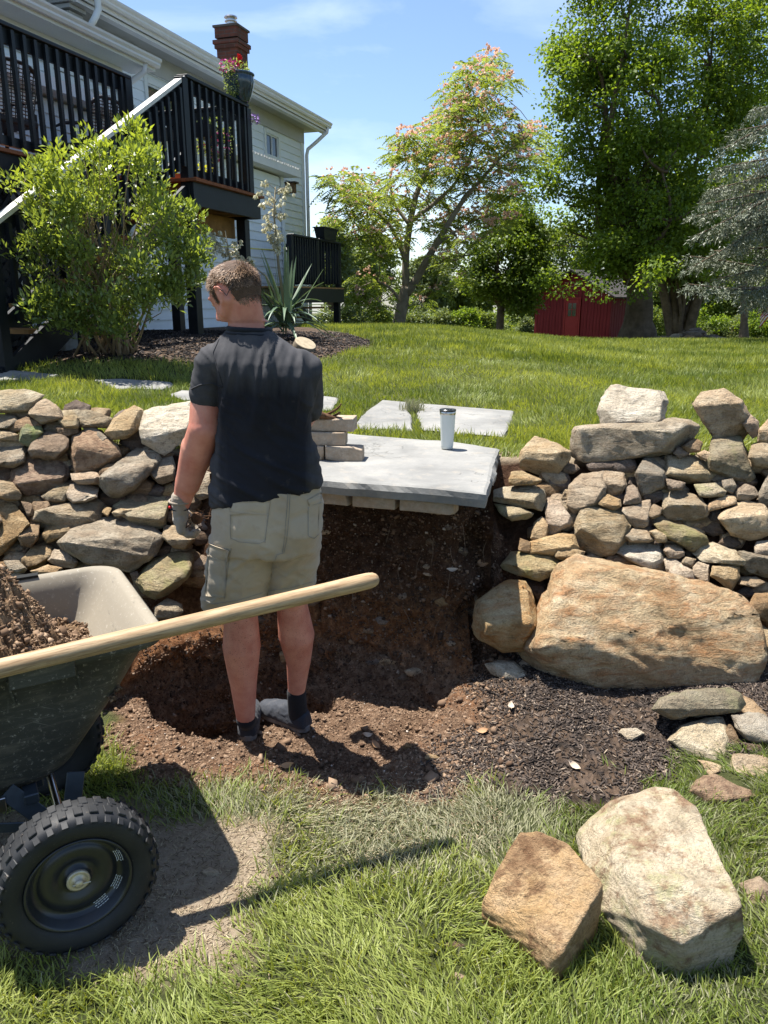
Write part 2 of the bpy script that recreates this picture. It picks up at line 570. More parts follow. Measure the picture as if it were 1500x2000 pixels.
# the cut bank behind the pit: a sheet of earth hollowed like a bowl, standing in front of the slope
def make_bank():
    xs = np.linspace(-1.20, 0.66, 230); zs = np.linspace(-0.46, 0.872, 170)
    X, Z = np.meshgrid(xs, zs, indexing='xy')
    xf, zf = X.ravel(), Z.ravel()
    u = (xf + 0.28) / 0.80
    y = 3.46 - 0.36 * np.abs(u) ** 2.8
    y = y - 0.30 * sstep(0.30, -0.30, zf) ** 1.5 * sstep(-0.55, -0.05, xf) + 0.05 * np.exp(-((zf - 0.45) / 0.2) ** 2) * (1 - np.clip(np.abs(u), 0, 1))
    p = np.stack([xf, y * 0, zf], -1)
    y = y + 0.085 * fbm(p * 3.1 + 4, 3) + 0.045 * fbm(p * 9 + 1, 4, 0.6) - 0.05 * np.abs(fbm(p * 6.5 + 9, 4, 0.55)) + 0.018 * fbm(p * 34, 3, 0.6)
    y = y + 0.30 * sstep(-0.66, -0.84, xf + 0.05 * fbm(p * 5, 2)) * sstep(0.14, 0.30, zf) + 0.25 * sstep(0.30, 0.46, xf + 0.06 * fbm(p * 5 + 3, 2)) * sstep(0.0, 0.3, zf)
    # spade cuts: shallow steps slanting across the face
    st = zf * 3.6 + xf * 1.1 + 0.7 * fbm(p * 2.0 + 7, 2); sw = st - np.floor(st)
    y = y + 0.035 * (np.minimum(sw / 0.85, (1 - sw) / 0.15) - 0.5)
    zf = zf + 0.012 * fbm(p * 21 + 3, 3)
    V = np.stack([xf, y, zf], -1); nx = len(xs); nz = len(zs)
    i = np.arange(nx - 1)[None, :] + np.arange(nz - 1)[:, None] * nx
    F = np.stack([i, i + 1, i + 1 + nx, i + nx], -1).reshape(-1, 4)
    q = V[F].mean(1)
    F = F[~(((q[:, 0] < -0.84) & (q[:, 2] > 0.20)) | (q[:, 0] > 0.50) | ((q[:, 0] > 0.40) & (q[:, 2] < 0.25)))]
    me = mesh_np('earth_bank', V, F, True)
    for nm, a in (('soil', 1.0), ('bare', 0.0), ('mulch', 0.0)):
        at_ = me.attributes.new(nm, 'FLOAT', 'POINT'); at_.data.foreach_set('value', np.full(len(V), a, np.float32))
    return me
BANK = obj('earth_bank', make_bank(), M_GROUND); tag(BANK, kind='structure')

# ================================================================== STONES
def rock_material(name, c1, c2, c3, stain=(0.30, 0.19, 0.10), lich=None, amt=0.5, soilamt=0.0, rough=0.9):
    t = NT(name)
    v = t.obco(rnd=31.0)
    vs = t.obco(rnd=31.0, scale=(1.0, 1.7, 4.2), rot=(0.4, 0.5, 0.3))
    oi = t.n('ObjectInfo').outputs['Random']
    nb = t.noise(v, 5.0, 6, 0.6, 0.4)
    ns = t.noise(vs, 7.0, 8, 0.7, 0.6)
    nf = t.noise(v, 120.0, 6, 0.75)
    nm = t.noise(v, 30.0, 8, 0.7)
    c = t.ramp(nb, [(0.32, c1), (0.50, c2), (0.66, c3)])
    c = t.mix(t.ramp(ns, [(0.42, 0.0), (0.66, amt)]), c, stain)
    nd = t.noise(v, 11.0, 9, 0.72, 0.3)
    c = t.mix(t.ramp(nd, [(0.30, 0.75), (0.47, 0.0)]), c, tuple(q * 0.42 for q in c1))
    c = t.mix(t.ramp(nd, [(0.56, 0.0), (0.70, 0.5)]), c, tuple(min(0.75, q * 1.25) for q in c3))
    c = t.mix(t.ramp(nm, [(0.30, 0.7), (0.46, 0.0)]), c, tuple(q * 0.35 for q in c1))
    c = t.mix(t.ramp(nf, [(0.36, 0.6), (0.5, 0.0)]), c, tuple(q * 0.5 for q in c2))
    c = t.mix(t.ramp(nf, [(0.60, 0.0), (0.72, 0.5)]), c, tuple(min(0.7, q * 1.7) for q in c3))
    if lich:
        nl = t.noise(v, 8.0, 5, 0.65, 0.2)
        c = t.mix(t.ramp(nl, [(0.50, 0.0), (0.64, 0.6)]), c, lich)
    if soilamt > 0:
        nn = t.noise(v, 4.0, 9, 0.75, 0.2)
        c = t.mix(t.ramp(nn, [(0.62 - 0.35 * soilamt, 0.0), (0.70 - 0.35 * soilamt, 1.0)]), c, t.ramp(nm, [(0.35, (0.17, 0.10, 0.06)), (0.65, (0.36, 0.245, 0.15))]))
    hsv = t.n('HueSaturation'); t.l(c, hsv.inputs['Color'])
    t.l(t.math('MULTIPLY_ADD', oi, 0.45, 0.78), hsv.inputs['Value'])
    t.l(t.math('MULTIPLY_ADD', t.math('FRACT', t.math('MULTIPLY', oi, 7.3)), 0.4, 0.8), hsv.inputs['Saturation'])
    h = t.math('ADD', t.math('MULTIPLY', ns, 1.2), t.math('MULTIPLY', nm, 0.7))
    h = t.math('ADD', h, t.math('MULTIPLY', nd, 1.1))
    h = t.math('ADD', h, t.math('MULTIPLY', nf, 0.20))
    crk = t.n('TexVoronoi', _feature='DISTANCE_TO_EDGE', Scale=5.5)
    wv = t.n('VectorMath', _operation='ADD'); t.l(vs, wv.inputs[0])
    nz = t.n('TexNoise', Scale=6.0, Detail=5.0); t.l(v, nz.inputs['Vector'])
    sc = t.n('VectorMath', _operation='SCALE'); sc.inputs['Scale'].default_value = 0.5; t.l(nz.outputs['Color'], sc.inputs[0]); t.l(sc.outputs[0], wv.inputs[1])
    t.l(wv.outputs[0], crk.inputs['Vector'])
    h = t.math('ADD', h, t.ramp(crk.outputs['Distance'], [(0.0, 0.0), (0.02, 0.10)]))
    return t.bsdf(hsv.outputs['Color'], rough, 0.2, t.bump(h, 1.0, 0.028))

RM = {
    'T': rock_material('stone_tan', (0.31, 0.215, 0.125), (0.45, 0.34, 0.215), (0.55, 0.45, 0.31)),
    'C': rock_material('stone_cream', (0.40, 0.32, 0.21), (0.54, 0.46, 0.325), (0.63, 0.56, 0.43), amt=0.4),
    'G': rock_material('stone_grey', (0.23, 0.178, 0.112), (0.36, 0.295, 0.20), (0.48, 0.41, 0.30), amt=0.55),
    'B': rock_material('stone_brown', (0.15, 0.098, 0.058), (0.28, 0.195, 0.122), (0.39, 0.29, 0.19), amt=0.4),
    'O': rock_material('stone_lichened', (0.25, 0.20, 0.115), (0.35, 0.29, 0.175), (0.44, 0.37, 0.24), lich=(0.33, 0.31, 0.13)),
    'Y': rock_material('stone_ochre', (0.38, 0.24, 0.11), (0.50, 0.36, 0.19), (0.58, 0.46, 0.28), stain=(0.42, 0.23, 0.10), amt=0.6),
    'D': rock_material('stone_dark', (0.085, 0.06, 0.045), (0.15, 0.115, 0.09), (0.24, 0.19, 0.15), amt=0.3),
    'N': rock_material('stone_mossy_green', (0.13, 0.15, 0.08), (0.20, 0.22, 0.12), (0.28, 0.28, 0.18), lich=(0.17, 0.21, 0.07)),
    'P': rock_material('stone_pinkish', (0.29, 0.19, 0.11), (0.43, 0.31, 0.195), (0.52, 0.41, 0.28)),
    'S': rock_material('stone_soiled', (0.24, 0.165, 0.10), (0.34, 0.24, 0.155), (0.44, 0.33, 0.22), soilamt=0.62),
    'L': rock_material('stone_large', (0.40, 0.28, 0.155), (0.52, 0.395, 0.24), (0.60, 0.50, 0.34), stain=(0.36, 0.155, 0.06), amt=0.8),
}
_ico = {}
def ico(level):
    if level not in _ico:
        bm = bmesh.new(); bmesh.ops.create_icosphere(bm, subdivisions=level, radius=1.0)
        bm.verts.ensure_lookup_table()
        V = np.array([v.co[:] for v in bm.verts]); F = np.array([[v.index for v in f.verts] for f in bm.faces]); bm.free()
        V /= np.linalg.norm(V, axis=1)[:, None]
        _ico[level] = (V, F)
    return _ico[level]

def hull_planes(P):
    bm = bmesh.new()
    for p in P: bm.verts.new(p)
    r = bmesh.ops.convex_hull(bm, input=bm.verts)
    bm.normal_update()
    c = P.mean(0)
    N, D = [], []
    for f in bm.faces:
        if f.calc_area() < 1e-9: continue
        n = np.array(f.normal[:]); d = float(np.dot(n, np.array(f.verts[0].co[:]) - c))
        if d < 0: n, d = -n, -d
        if d < 1e-4: continue
        if any(np.dot(n, m) > 0.985 for m in N): continue
        N.append(n); D.append(d)
    bm.free()
    return c, np.array(N), np.array(D)

def rock_from_points(P, level=4, sharp=0.0, rough=0.035, seed=0.0, cuts=9):
    """broken polyhedron round the points P: chipped corners, narrow worn edges, uneven faces"""
    P = np.asarray(P, float)
    c0 = P.mean(0); Q = P - c0
    size = np.ptp(P, axis=0).max()
    rs = np.random.default_rng(int(seed * 971) + 11)
    def hull(pts):
        bm = bmesh.new()
        for p in pts: bm.verts.new(p)
        r = bmesh.ops.convex_hull(bm, input=bm.verts)
        loose = [v for v in bm.verts if not v.link_faces]
        if loose: bmesh.ops.delete(bm, geom=loose, context='VERTS')
        return bm
    bm = hull([tuple(p) for p in Q])
    for _ in range(cuts):
        u = rs.normal(size=3); u /= np.linalg.norm(u)
        co = np.array([v.co[:] for v in bm.verts]); d = co @ u; m = d.max() 
        k = m - (m - d.min()) * rs.uniform(0.04, 0.13)
        bmesh.ops.bisect_plane(bm, geom=bm.verts[:] + bm.edges[:] + bm.faces[:], dist=1e-6, plane_co=Vector((u * k).tolist()), plane_no=Vector(u.tolist()), clear_outer=True)
        pts = [v.co[:] for v in bm.verts]; bm.free(); bm = hull(pts)
    bmesh.ops.dissolve_limit(bm, angle_limit=R(13), verts=bm.verts, edges=bm.edges)
    bmesh.ops.bevel(bm, geom=bm.edges[:], offset=size * 0.022, segments=2, affect='EDGES', profile=0.5, clamp_overlap=True)
    bmesh.ops.triangulate(bm, faces=bm.faces)
    tgt = size / {3: 7, 4: 12, 5: 20, 6: 44}.get(level, 12)
    for _ in range({3: 2, 4: 3, 5: 4, 6: 6}.get(level, 3)):
        ed = [e for e in bm.edges if e.calc_length() > tgt * 1.35]
        if not ed: break
        bmesh.ops.subdivide_edges(bm, edges=ed, cuts=1, smooth=0)
        bmesh.ops.triangulate(bm, faces=bm.faces)
    bmesh.ops.remove_doubles(bm, verts=bm.verts, dist=size * 0.002)
    bm.normal_update()
    bm.verts.ensure_lookup_table()
    W = np.array([v.co[:] for v in bm.verts]); Nn = np.array([v.normal[:] for v in bm.verts])
    F = np.array([[v.index for v in f.verts] for f in bm.faces]); bm.free()
    q = W / size + seed * 7.7
    n = fbm(q * 2.6, 3, 0.5)
    rid = 1 - np.abs(fbm(q * 6.0 + 3, 5, 0.6)) * 2
    ax = np.array([0.35 * math.sin(seed * 3.1), 0.35 * math.cos(seed * 2.3), 1.0]); ax /= np.linalg.norm(ax)
    st = (W @ ax) / size * 11 + 2.2 * fbm(q * 2.0, 3)
    saw = st - np.floor(st); saw = np.minimum(saw / 0.75, (1 - saw) / 0.25) * (0.5 + 0.5 * fbm(q * 3 + 5, 2))
    W = W + Nn * (size * rough * (0.9 * n + 0.45 * rid + 0.55 * (saw - 0.4)))[:, None]
    return W + c0, F

def stone_px(poly, Y, thick=0.75, ridge=0.5, lean=0.9, level=4, seed=1.0, push=0.0, sharp=0.0, rough=0.032, cuts=5):
    """poly: outline in photo points; the outline stands upright across the line of sight at distance Y"""
    poly = np.asarray(poly, float)
    cen = poly.mean(0)
    d0 = ray(*cen); depth = (Y / d0[1])          # along the optical axis
    P = np.array([np.array([0, 0, EYE]) + ray(px, py) * depth for px, py in poly])
    view = d0 / np.linalg.norm(d0)
    n = -view
    c = P.mean(0)
    w = np.ptp(P[:, 0]); h = np.ptp(P @ np.array([0, ST, CT]))
    T = thick * math.sqrt(w * h)
    rs = random.Random(int(seed * 1000) + 5)
    upv = np.array([0, ST, CT])
    hv = (P - c) @ upv
    lo, hi = hv.min(), hv.max()
    pts = []
    P = c + (P - c) * 1.07
    rt = np.array([1.0, 0, 0])
    tiltx = rs.uniform(-0.25, 0.25)
    rp = lo + ridge * (hi - lo)
    for p, q in zip(P, hv):
        v = (q - lo) / (hi - lo + 1e-9)
        back = max(0, v - ridge) * lean * h          # the top slopes back and catches the sun
        pts.append(p + view * (back + T * 0.06))
        pts.append(c + (p - c) * (0.84 + rs.uniform(-0.08, 0.04)) + view * (T * 0.75 + back))
        f = 0.80
        pf = c + (p - c) * f
        qf = (pf - c) @ upv
        xf = (pf - c) @ rt
        dn_ = max(0, rp - qf)
        fwd = T * 0.26 - max(0, qf - rp) * lean * 1.15 - dn_ * 0.42 + tiltx * xf
        pts.append(pf + n * max(fwd, -0.9 * max(0, v - ridge) * lean * h))
    return rock_from_points(np.array(pts) + n * push, level, sharp, rough, seed, cuts)

def px_rock(name, poly, Y, mat, parent=None, center=True, **k):
    V, F = stone_px(poly, Y, **k)
    return obj(name, mesh_np(name, V, F, True), RM[mat] if isinstance(mat, str) else mat, parent, center=center)

def cv(s, ox, oy, pts): return [(ox + x / s, oy + y / s) for x, y in pts]
LW = [
 ("C", [(0,135),(100,133),(180,155),(150,185),(120,225),(-60,220),(-60,140)]),
 ("T", [(118,235),(150,185),(190,172),(250,205),(262,250),(230,262),(170,272)]),
 ("G", [(-40,235),(60,240),(75,265),(30,295),(-40,290)]),
 ("P", [(60,265),(110,240),(165,262),(170,290),(60,305),(35,295)]),
 ("N", [(90,290),(110,268),(170,285),(180,310),(125,370),(85,345)]),
 ("G", [(250,220),(300,215),(335,260),(320,295),(270,290),(245,260)]),
 ("G", [(305,215),(360,215),(440,240),(490,265),(470,285),(400,290),(340,285)]),
 ("B", [(230,290),(280,275),(330,280),(330,310),(275,325),(245,315)]),
 ("T", [(445,310),(480,255),(560,200),(600,215),(600,260),(580,300),(530,330),(470,335)]),
 ("C", [(580,300),(600,225),(700,185),(800,180),(815,240),(790,300),(745,380),(690,400),(640,370),(590,340)]),
 ("T", [(-20,295),(50,305),(80,320),(75,345),(-20,340)]),
 ("G", [(-40,345),(90,340),(108,380),(100,430),(55,455),(-40,450)]),
 ("B", [(125,385),(145,330),(200,300),(260,310),(290,350),(285,400),(240,420),(180,405),(135,410)]),
 ("S", [(295,370),(300,330),(370,290),(420,300),(490,370),(505,420),(480,455),(390,480),(310,485)]),
 ("S", [(50,480),(90,425),(160,400),(230,395),(290,440),(290,490),(250,540),(160,580),(110,570),(60,530)]),
 ("G", [(420,550),(425,500),(540,400),(640,315),(680,380),(660,440),(560,540),(500,575),(450,575)]),
 ("P", [(300,485),(400,475),(415,500),(410,530),(330,525),(305,510)]),
 ("T", [(625,480),(670,420),(720,410),(735,460),(725,510),(680,525),(640,510)]),
 ("D", [(-20,450),(45,460),(50,510),(30,520),(-20,510)]),
 ("T", [(-20,510),(50,520),(90,570),(85,590),(40,600),(-20,580)]),
 ("T", [(275,565),(290,525),(340,520),(410,545),(405,580),(360,600),(290,605)]),
 ("G", [(170,580),(250,520),(310,515),(290,560),(275,600),(220,605)]),
 ("T", [(-60,610),(60,590),(110,640),(135,690),(90,740),(0,820),(-60,830)]),
 ("B", [(90,600),(130,605),(145,655),(115,660)]),
 ("B", [(130,600),(200,598),(215,632),(150,645)]),
 ("G", [(140,680),(150,640),(280,600),(400,570),(430,600),(420,670),(330,715),(240,700),(190,720)]),
 ("O", [(480,620),(520,560),(620,520),(715,530),(725,600),(690,700),(640,720),(560,690),(500,650)]),
 ("B", [(75,745),(130,685),(170,690),(170,740),(130,790),(90,780)]),
 ("T", [(175,740),(195,695),(260,680),(305,690),(300,720),(260,750),(200,770)]),
 ("T", [(428,645),(440,620),(472,625),(452,662)]),
 ("G", [(470,645),(500,625),(550,635),(530,655),(480,660)]),
 ("G", [(255,770),(290,720),(380,680),(470,655),(540,655),(640,710),(678,745),(640,830),(540,880),(500,870),(420,850),(330,860),(270,800)]),
 ("T", [(90,840),(130,790),(190,770),(220,790),(215,830),(150,870),(110,880)]),
 ("T", [(200,845),(230,800),(290,810),(325,850),(310,875),(250,870)]),
 ("G", [(20,850),(80,845),(110,880),(100,905),(40,890)]),
 ("B", [(-20,855),(25,850),(32,872),(-10,885)]),
 ("T", [(10,900),(40,870),(100,905),(60,930),(20,925)]),
 ("P", [(130,890),(200,865),(260,875),(240,900),(150,910)]),
 ("O", [(560,920),(640,850),(760,800),(830,810),(830,850),(780,920),(700,990),(650,1010),(600,980)]),
 ("G", [(640,1050),(700,1005),(760,1030),(765,1060),(740,1085),(650,1090)]),
 ("D", [(670,800),(700,755),(725,780),(700,830),(640,825)]),
 ("B", [(740,260),(790,240),(815,280),(760,310)]),
 ("G", [(800,560),(850,470),(905,490),(900,580),(850,600)]),
 ("B", [(415,475),(450,440),(505,440),(460,495),(420,505)]),
 ("D", [(715,600),(830,590),(900,640),(880,720),(800,710),(735,670)]),
 ("T", [(690,700),(760,700),(820,760),(790,800),(720,790),(680,760)]),
 ("D", [(725,480),(800,420),(830,500),(800,590),(730,560)]),
 ("B", [(545,900),(575,890),(590,925),(560,940)]),
 ("G", [(350,290),(395,285),(400,300),(470,350),(440,370),(370,330)]),
 ("D", [(240,700),(300,690),(310,740),(260,770)]),
]
RW = [
 ("C", [(700,200),(710,140),(760,80),(880,85),(1000,95),(1020,150),(1000,240),(970,285),(800,295),(720,270)], .35),
 ("G", [(560,420),(560,360),(600,280),(700,255),(1010,240),(1140,245),(1160,300),(1130,350),(1000,395),(850,415),(640,440)], .68),
 ("T", [(330,470),(335,390),(400,320),(500,355),(560,395),(555,470),(480,500),(430,505)], .55),
 ("T", [(1150,170),(1190,115),(1290,100),(1380,150),(1420,260),(1420,340),(1390,360),(1250,330),(1200,250)], .85),
 ("P", [(1400,200),(1455,250),(1460,310),(1425,330),(1380,260)], .5),
 ("Y", [(1455,290),(1500,235),(1580,240),(1580,350),(1450,345)], .5),
 ("O", [(1215,430),(1240,330),(1370,320),(1400,380),(1440,500),(1410,530),(1340,520),(1220,480)], .6),
 ("T", [(1410,420),(1430,345),(1500,350),(1560,400),(1540,470),(1440,460)], .5),
 ("D", [(640,470),(660,420),(760,410),(860,430),(880,465),(860,490),(760,480),(700,490)], .5),
 ("B", [(1050,400),(1070,370),(1120,375),(1125,405),(1080,425)], .5),
 ("B", [(1095,370),(1150,330),(1190,345),(1180,390),(1120,400)], .5),
 ("P", [(1165,405),(1200,385),(1235,400),(1230,435),(1185,430)], .5),
 ("G", [(990,445),(1020,405),(1100,420),(1150,410),(1200,440),(1260,500),(1220,530),(1120,540),(1020,500)], .4),
 ("G", [(870,480),(890,430),(960,420),(1030,510),(1020,555),(930,590),(890,600)], .6),
 ("Y", [(280,520),(290,490),(340,485),(400,510),(430,530),(400,545),(280,550)], .4),
 ("C", [(190,620),(185,585),(260,560),(380,548),(440,570),(450,630),(430,670),(330,650)], .4),
 ("O", [(210,640),(330,655),(400,690),(360,710),(290,720),(240,690)], .5),
 ("P", [(455,560),(480,560),(530,640),(570,700),(560,740),(460,785),(450,690)], .3),
 ("T", [(555,640),(560,550),(620,500),(720,490),(740,600),(690,640),(590,680)], .35),
 ("P", [(705,540),(730,480),(820,485),(830,550),(790,610),(730,600)], .4),
 ("P", [(820,640),(830,560),(870,545),(900,600),(900,630)], .4),
 ("T", [(695,640),(730,590),(800,620),(805,650),(770,670)], .4),
 ("Y", [(380,800),(400,710),(430,695),(460,740),(450,810),(400,815)], .4),
 ("G", [(570,720),(590,660),(650,640),(760,650),(830,690),(848,740),(820,810),(770,870),(690,885),(640,870),(590,800)], .5),
 ("T", [(790,665),(870,640),(940,620),(945,660),(930,750),(870,750)], .3),
 ("T", [(925,680),(960,640),(1000,660),(990,700),(950,715)], .4),
 ("G", [(1000,690),(1020,640),(1010,600),(1060,570),(1160,580),(1210,650),(1215,700),(1130,715),(1040,715)], .45),
 ("O", [(1155,550),(1250,540),(1300,580),(1290,600),(1210,610),(1180,600)], .4),
 ("Y", [(1215,640),(1290,600),(1340,600),(1355,635),(1290,660),(1220,675)], .4),
 ("T", [(1335,590),(1390,545),(1440,560),(1455,600),(1400,625),(1350,620)], .6),
 ("G", [(1280,530),(1330,510),(1350,560),(1330,590),(1290,570)], .5),
 ("T", [(1265,710),(1290,680),(1380,625),(1470,640),(1500,690),(1520,790),(1420,805),(1310,780),(1285,740)], .6),
 ("G", [(1450,600),(1500,500),(1560,520),(1560,660),(1460,640)], .5),
 ("Y", [(380,870),(375,820),(440,800),(530,775),(580,790),(600,850),(550,845),(480,855),(480,880)], .4),
 ("T", [(475,850),(490,820),(540,830),(630,865),(620,890),(540,910),(500,890)], .4),
 ("T", [(820,790),(860,755),(930,760),(960,810),(930,820),(850,815)], .4),
 ("C", [(785,870),(800,810),(870,825),(1000,820),(1010,880),(1005,960),(930,940),(840,900)], .3),
 ("T", [(940,770),(970,760),(1030,790),(1020,815),(980,820)], .4),
 ("O", [(965,735),(1010,720),(1100,740),(1200,790),(1220,830),(1140,860),(1060,820),(1000,790)], .5),
 ("P", [(1005,860),(1015,825),(1070,830),(1110,870),(1100,895),(1030,895)], .4),
 ("C", [(1135,870),(1160,835),(1240,825),(1340,860),(1400,910),(1390,935),(1300,925),(1190,910)], .4),
 ("T", [(1010,960),(1010,890),(1060,900),(1150,960),(1160,1000),(1080,985)], .3),
 ("T", [(1090,920),(1110,890),(1160,900),(1140,940)], .4),
 ("T", [(1145,940),(1160,910),(1220,930),(1220,1010),(1190,1015),(1150,970)], .5),
 ("T", [(1230,980),(1240,935),(1360,925),(1360,1000),(1330,1050),(1280,1010)], .7),
 ("P", [(1360,1020),(1370,985),(1440,985),(1490,1010),(1440,1035)], .3),
 ("D", [(1350,1060),(1390,1030),(1430,1040),(1440,1075),(1390,1085)], .5),
 ("B", [(1415,1110),(1440,1065),(1500,1060),(1560,1100),(1540,1210),(1440,1170)], .6),
 ("G", [(1360,860),(1440,880),(1540,900),(1540,990),(1420,975),(1370,920)], .85),
 ("T", [(1425,870),(1450,820),(1500,815),(1560,850),(1540,890)], .5),
 ("D", [(1260,830),(1300,790),(1360,790),(1370,830),(1330,850)], .5),
 ("O", [(240,930),(290,870),(380,865),(480,880),(510,920),(500,960),(420,1000),(350,985),(250,950)], .35),
 ("L", [(115,1215),(140,1110),(200,1050),(280,1005),(350,1010),(390,1070),(410,1150),(400,1210),(340,1320),(250,1320),(200,1290),(125,1250)], .38),
 ("D", [(330,1000),(450,1000),(450,1060),(420,1110),(390,1060)], .5),
 ("G", [(1190,1020),(1300,1040),(1360,1090),(1340,1120),(1250,1080)], .4),
 ("T", [(1440,1190),(1500,1230),(1560,1280),(1520,1350),(1450,1350)], .5),
 ("P", [(320,1385),(370,1330),(430,1400),(380,1430),(330,1420)], .4),
 ("B", [(390,1440),(420,1400),(470,1440),(465,1480),(410,1480)], .5),
 ("D", [(450,500),(560,500),(570,560),(520,600),(470,560)], .7),
 ("D", [(830,500),(880,490),(890,600),(860,560),(835,540)], .7),
 ("B", [(1020,520),(1110,540),(1090,570),(1030,570)], .5),
 ("D", [(900,590),(1000,570),(1010,610),(960,640),(930,640)], .6),
 ("D", [(1215,700),(1270,720),(1300,780),(1240,790),(1150,760),(1140,720)], .6),
 ("B", [(320,860),(330,800),(380,815),(375,870)], .6),
 ("D", [(500,900),(560,910),(530,950),(510,940)], .6),
 ("D", [(1000,780),(960,740),(990,720),(1040,740)], .5),
 ("D", [(1100,860),(1140,850),(1150,900),(1120,890)], .5),
 ("D", [(1340,720),(1260,660),(1210,690),(1230,720),(1290,740)], .5),
]
BIG = [(370,1320),(430,1110),(520,930),(600,895),(740,905),(950,960),(1200,1020),(1350,1090),(1420,1170),(1440,1380),(1430,1480),(1380,1530),(1200,1510),(1000,1550),(850,1540),(600,1480),(480,1450),(430,1380)]

def hit_wall(py, y0, k):
    s = slope(py)
    return (y0 + EYE * k) / (1 + k * s)

wallL = empty('stone_retaining_wall', (-1.3, 3.4, 0.0))
tag(wallL, kind='thing', label='tumbled dry stone retaining wall of brown stones beside the wheelbarrow, left of the dug pit', cat='stone wall', group='dry stone retaining walls')
for i, (m, pts) in enumerate(LW):
    P = cv(2.143, 0, 700, pts)
    cy = np.mean([p[1] for p in P])
    area = np.ptp([p[0] for p in P]) * np.ptp([p[1] for p in P])
    dark = m == 'D'
    o = px_rock('stone', P, hit_wall(cy, 3.24, 0.70) + (0.06 if dark else 0), m, wallL, level=5 if area > 9000 else 4, seed=1.3 + i * 0.37,
                ridge=0.38 + 0.12 * math.sin(i * 2.1), lean=1.15 + 0.3 * math.sin(i * 1.3), thick=0.8, push=0.02 * math.sin(i * 1.7))
wallR = empty('stone_retaining_wall', (1.2, 3.2, 0.0))
tag(wallR, kind='thing', label='dry stone retaining wall of tan stones stacked over a huge boulder, right of the slab', cat='stone wall', group='dry stone retaining walls')
for i, (m, pts, rd) in enumerate(RW):
    P = cv(2.419, 880, 720, pts)
    cy = np.mean([p[1] for p in P])
    area = np.ptp([p[0] for p in P]) * np.ptp([p[1] for p in P])
    yy = hit_wall(cy, 3.0, 0.9) + (0.07 if m == 'D' else 0)
    o = px_rock('stone', P, yy, m, wallR, level=5 if area > 8000 else 4, seed=21.3 + i * 0.41, ridge=rd * 0.9, lean=1.15 + 0.3 * math.sin(i * 1.3), thick=0.8, push=(0.16 if m == 'L' else 0.015 * math.sin(i * 1.9)))
    if i == 0: o['label'] = 'pale blocky stone crowning the wall'
P = cv(2.419, 880, 720, BIG)
o = px_rock('boulder', P, 3.12, 'L', wallR, level=6, seed=4.4, ridge=0.40, lean=0.60, thick=0.40, rough=0.034, cuts=1)
o['label'] = 'huge ochre boulder at the foot of the wall'
# small chinking stones and rubble behind the faces of both walls
for (par, y0, k, xa, xb, ya, yb, sd) in ((wallL, 3.24, 0.70, -10, 400, 800, 1160, 3), (wallR, 3.0, 0.9, 1060, 1530, 900, 1200, 9)):
    rs = random.Random(sd)
    for j in range(110):
        cx, cy = rs.uniform(xa, xb), rs.uniform(ya, yb)
        r = rs.uniform(18, 34)
        if par is wallR and cy > 1130 and cx < 1440: continue
        pts = [(cx + r * rs.uniform(.75, 1.2) * math.cos(a), cy + 0.7 * r * rs.uniform(.75, 1.2) * math.sin(a)) for a in np.arange(0, 6.2, 0.95)]
        px_rock('stone', pts, hit_wall(cy, y0, k) + 0.09, rs.choice('BDTGTB'), par, level=3, seed=60 + sd + j * 0.7, thick=1.1)

# both walls run on past the edges of the photograph
for (par, y0, k, xs_, ys_, sd) in ((wallL, 3.24, 0.70, np.arange(-470, -20, 78), np.arange(830, 1260, 62), 5), (wallR, 3.0, 0.9, np.arange(1570, 1960, 80), np.arange(860, 1340, 60), 8)):
    rs = random.Random(sd)
    for j, cy in enumerate(ys_):
        for cx in xs_:
            x = cx + (39 if j % 2 else 0) + rs.uniform(-10, 10); y = cy + rs.uniform(-10, 10); a_, b_ = rs.uniform(38, 52), rs.uniform(28, 40)
            pts = [(x + a_ * rs.uniform(.8, 1.1) * math.cos(t), y + b_ * rs.uniform(.8, 1.1) * math.sin(t)) for t in np.arange(0, 6.2, 0.9)]
            px_rock('stone', pts, hit_wall(cy, y0, k), rs.choice('TTGGBCPO'), par, level=3, seed=140 + sd + cx * .01 + j, ridge=0.4)

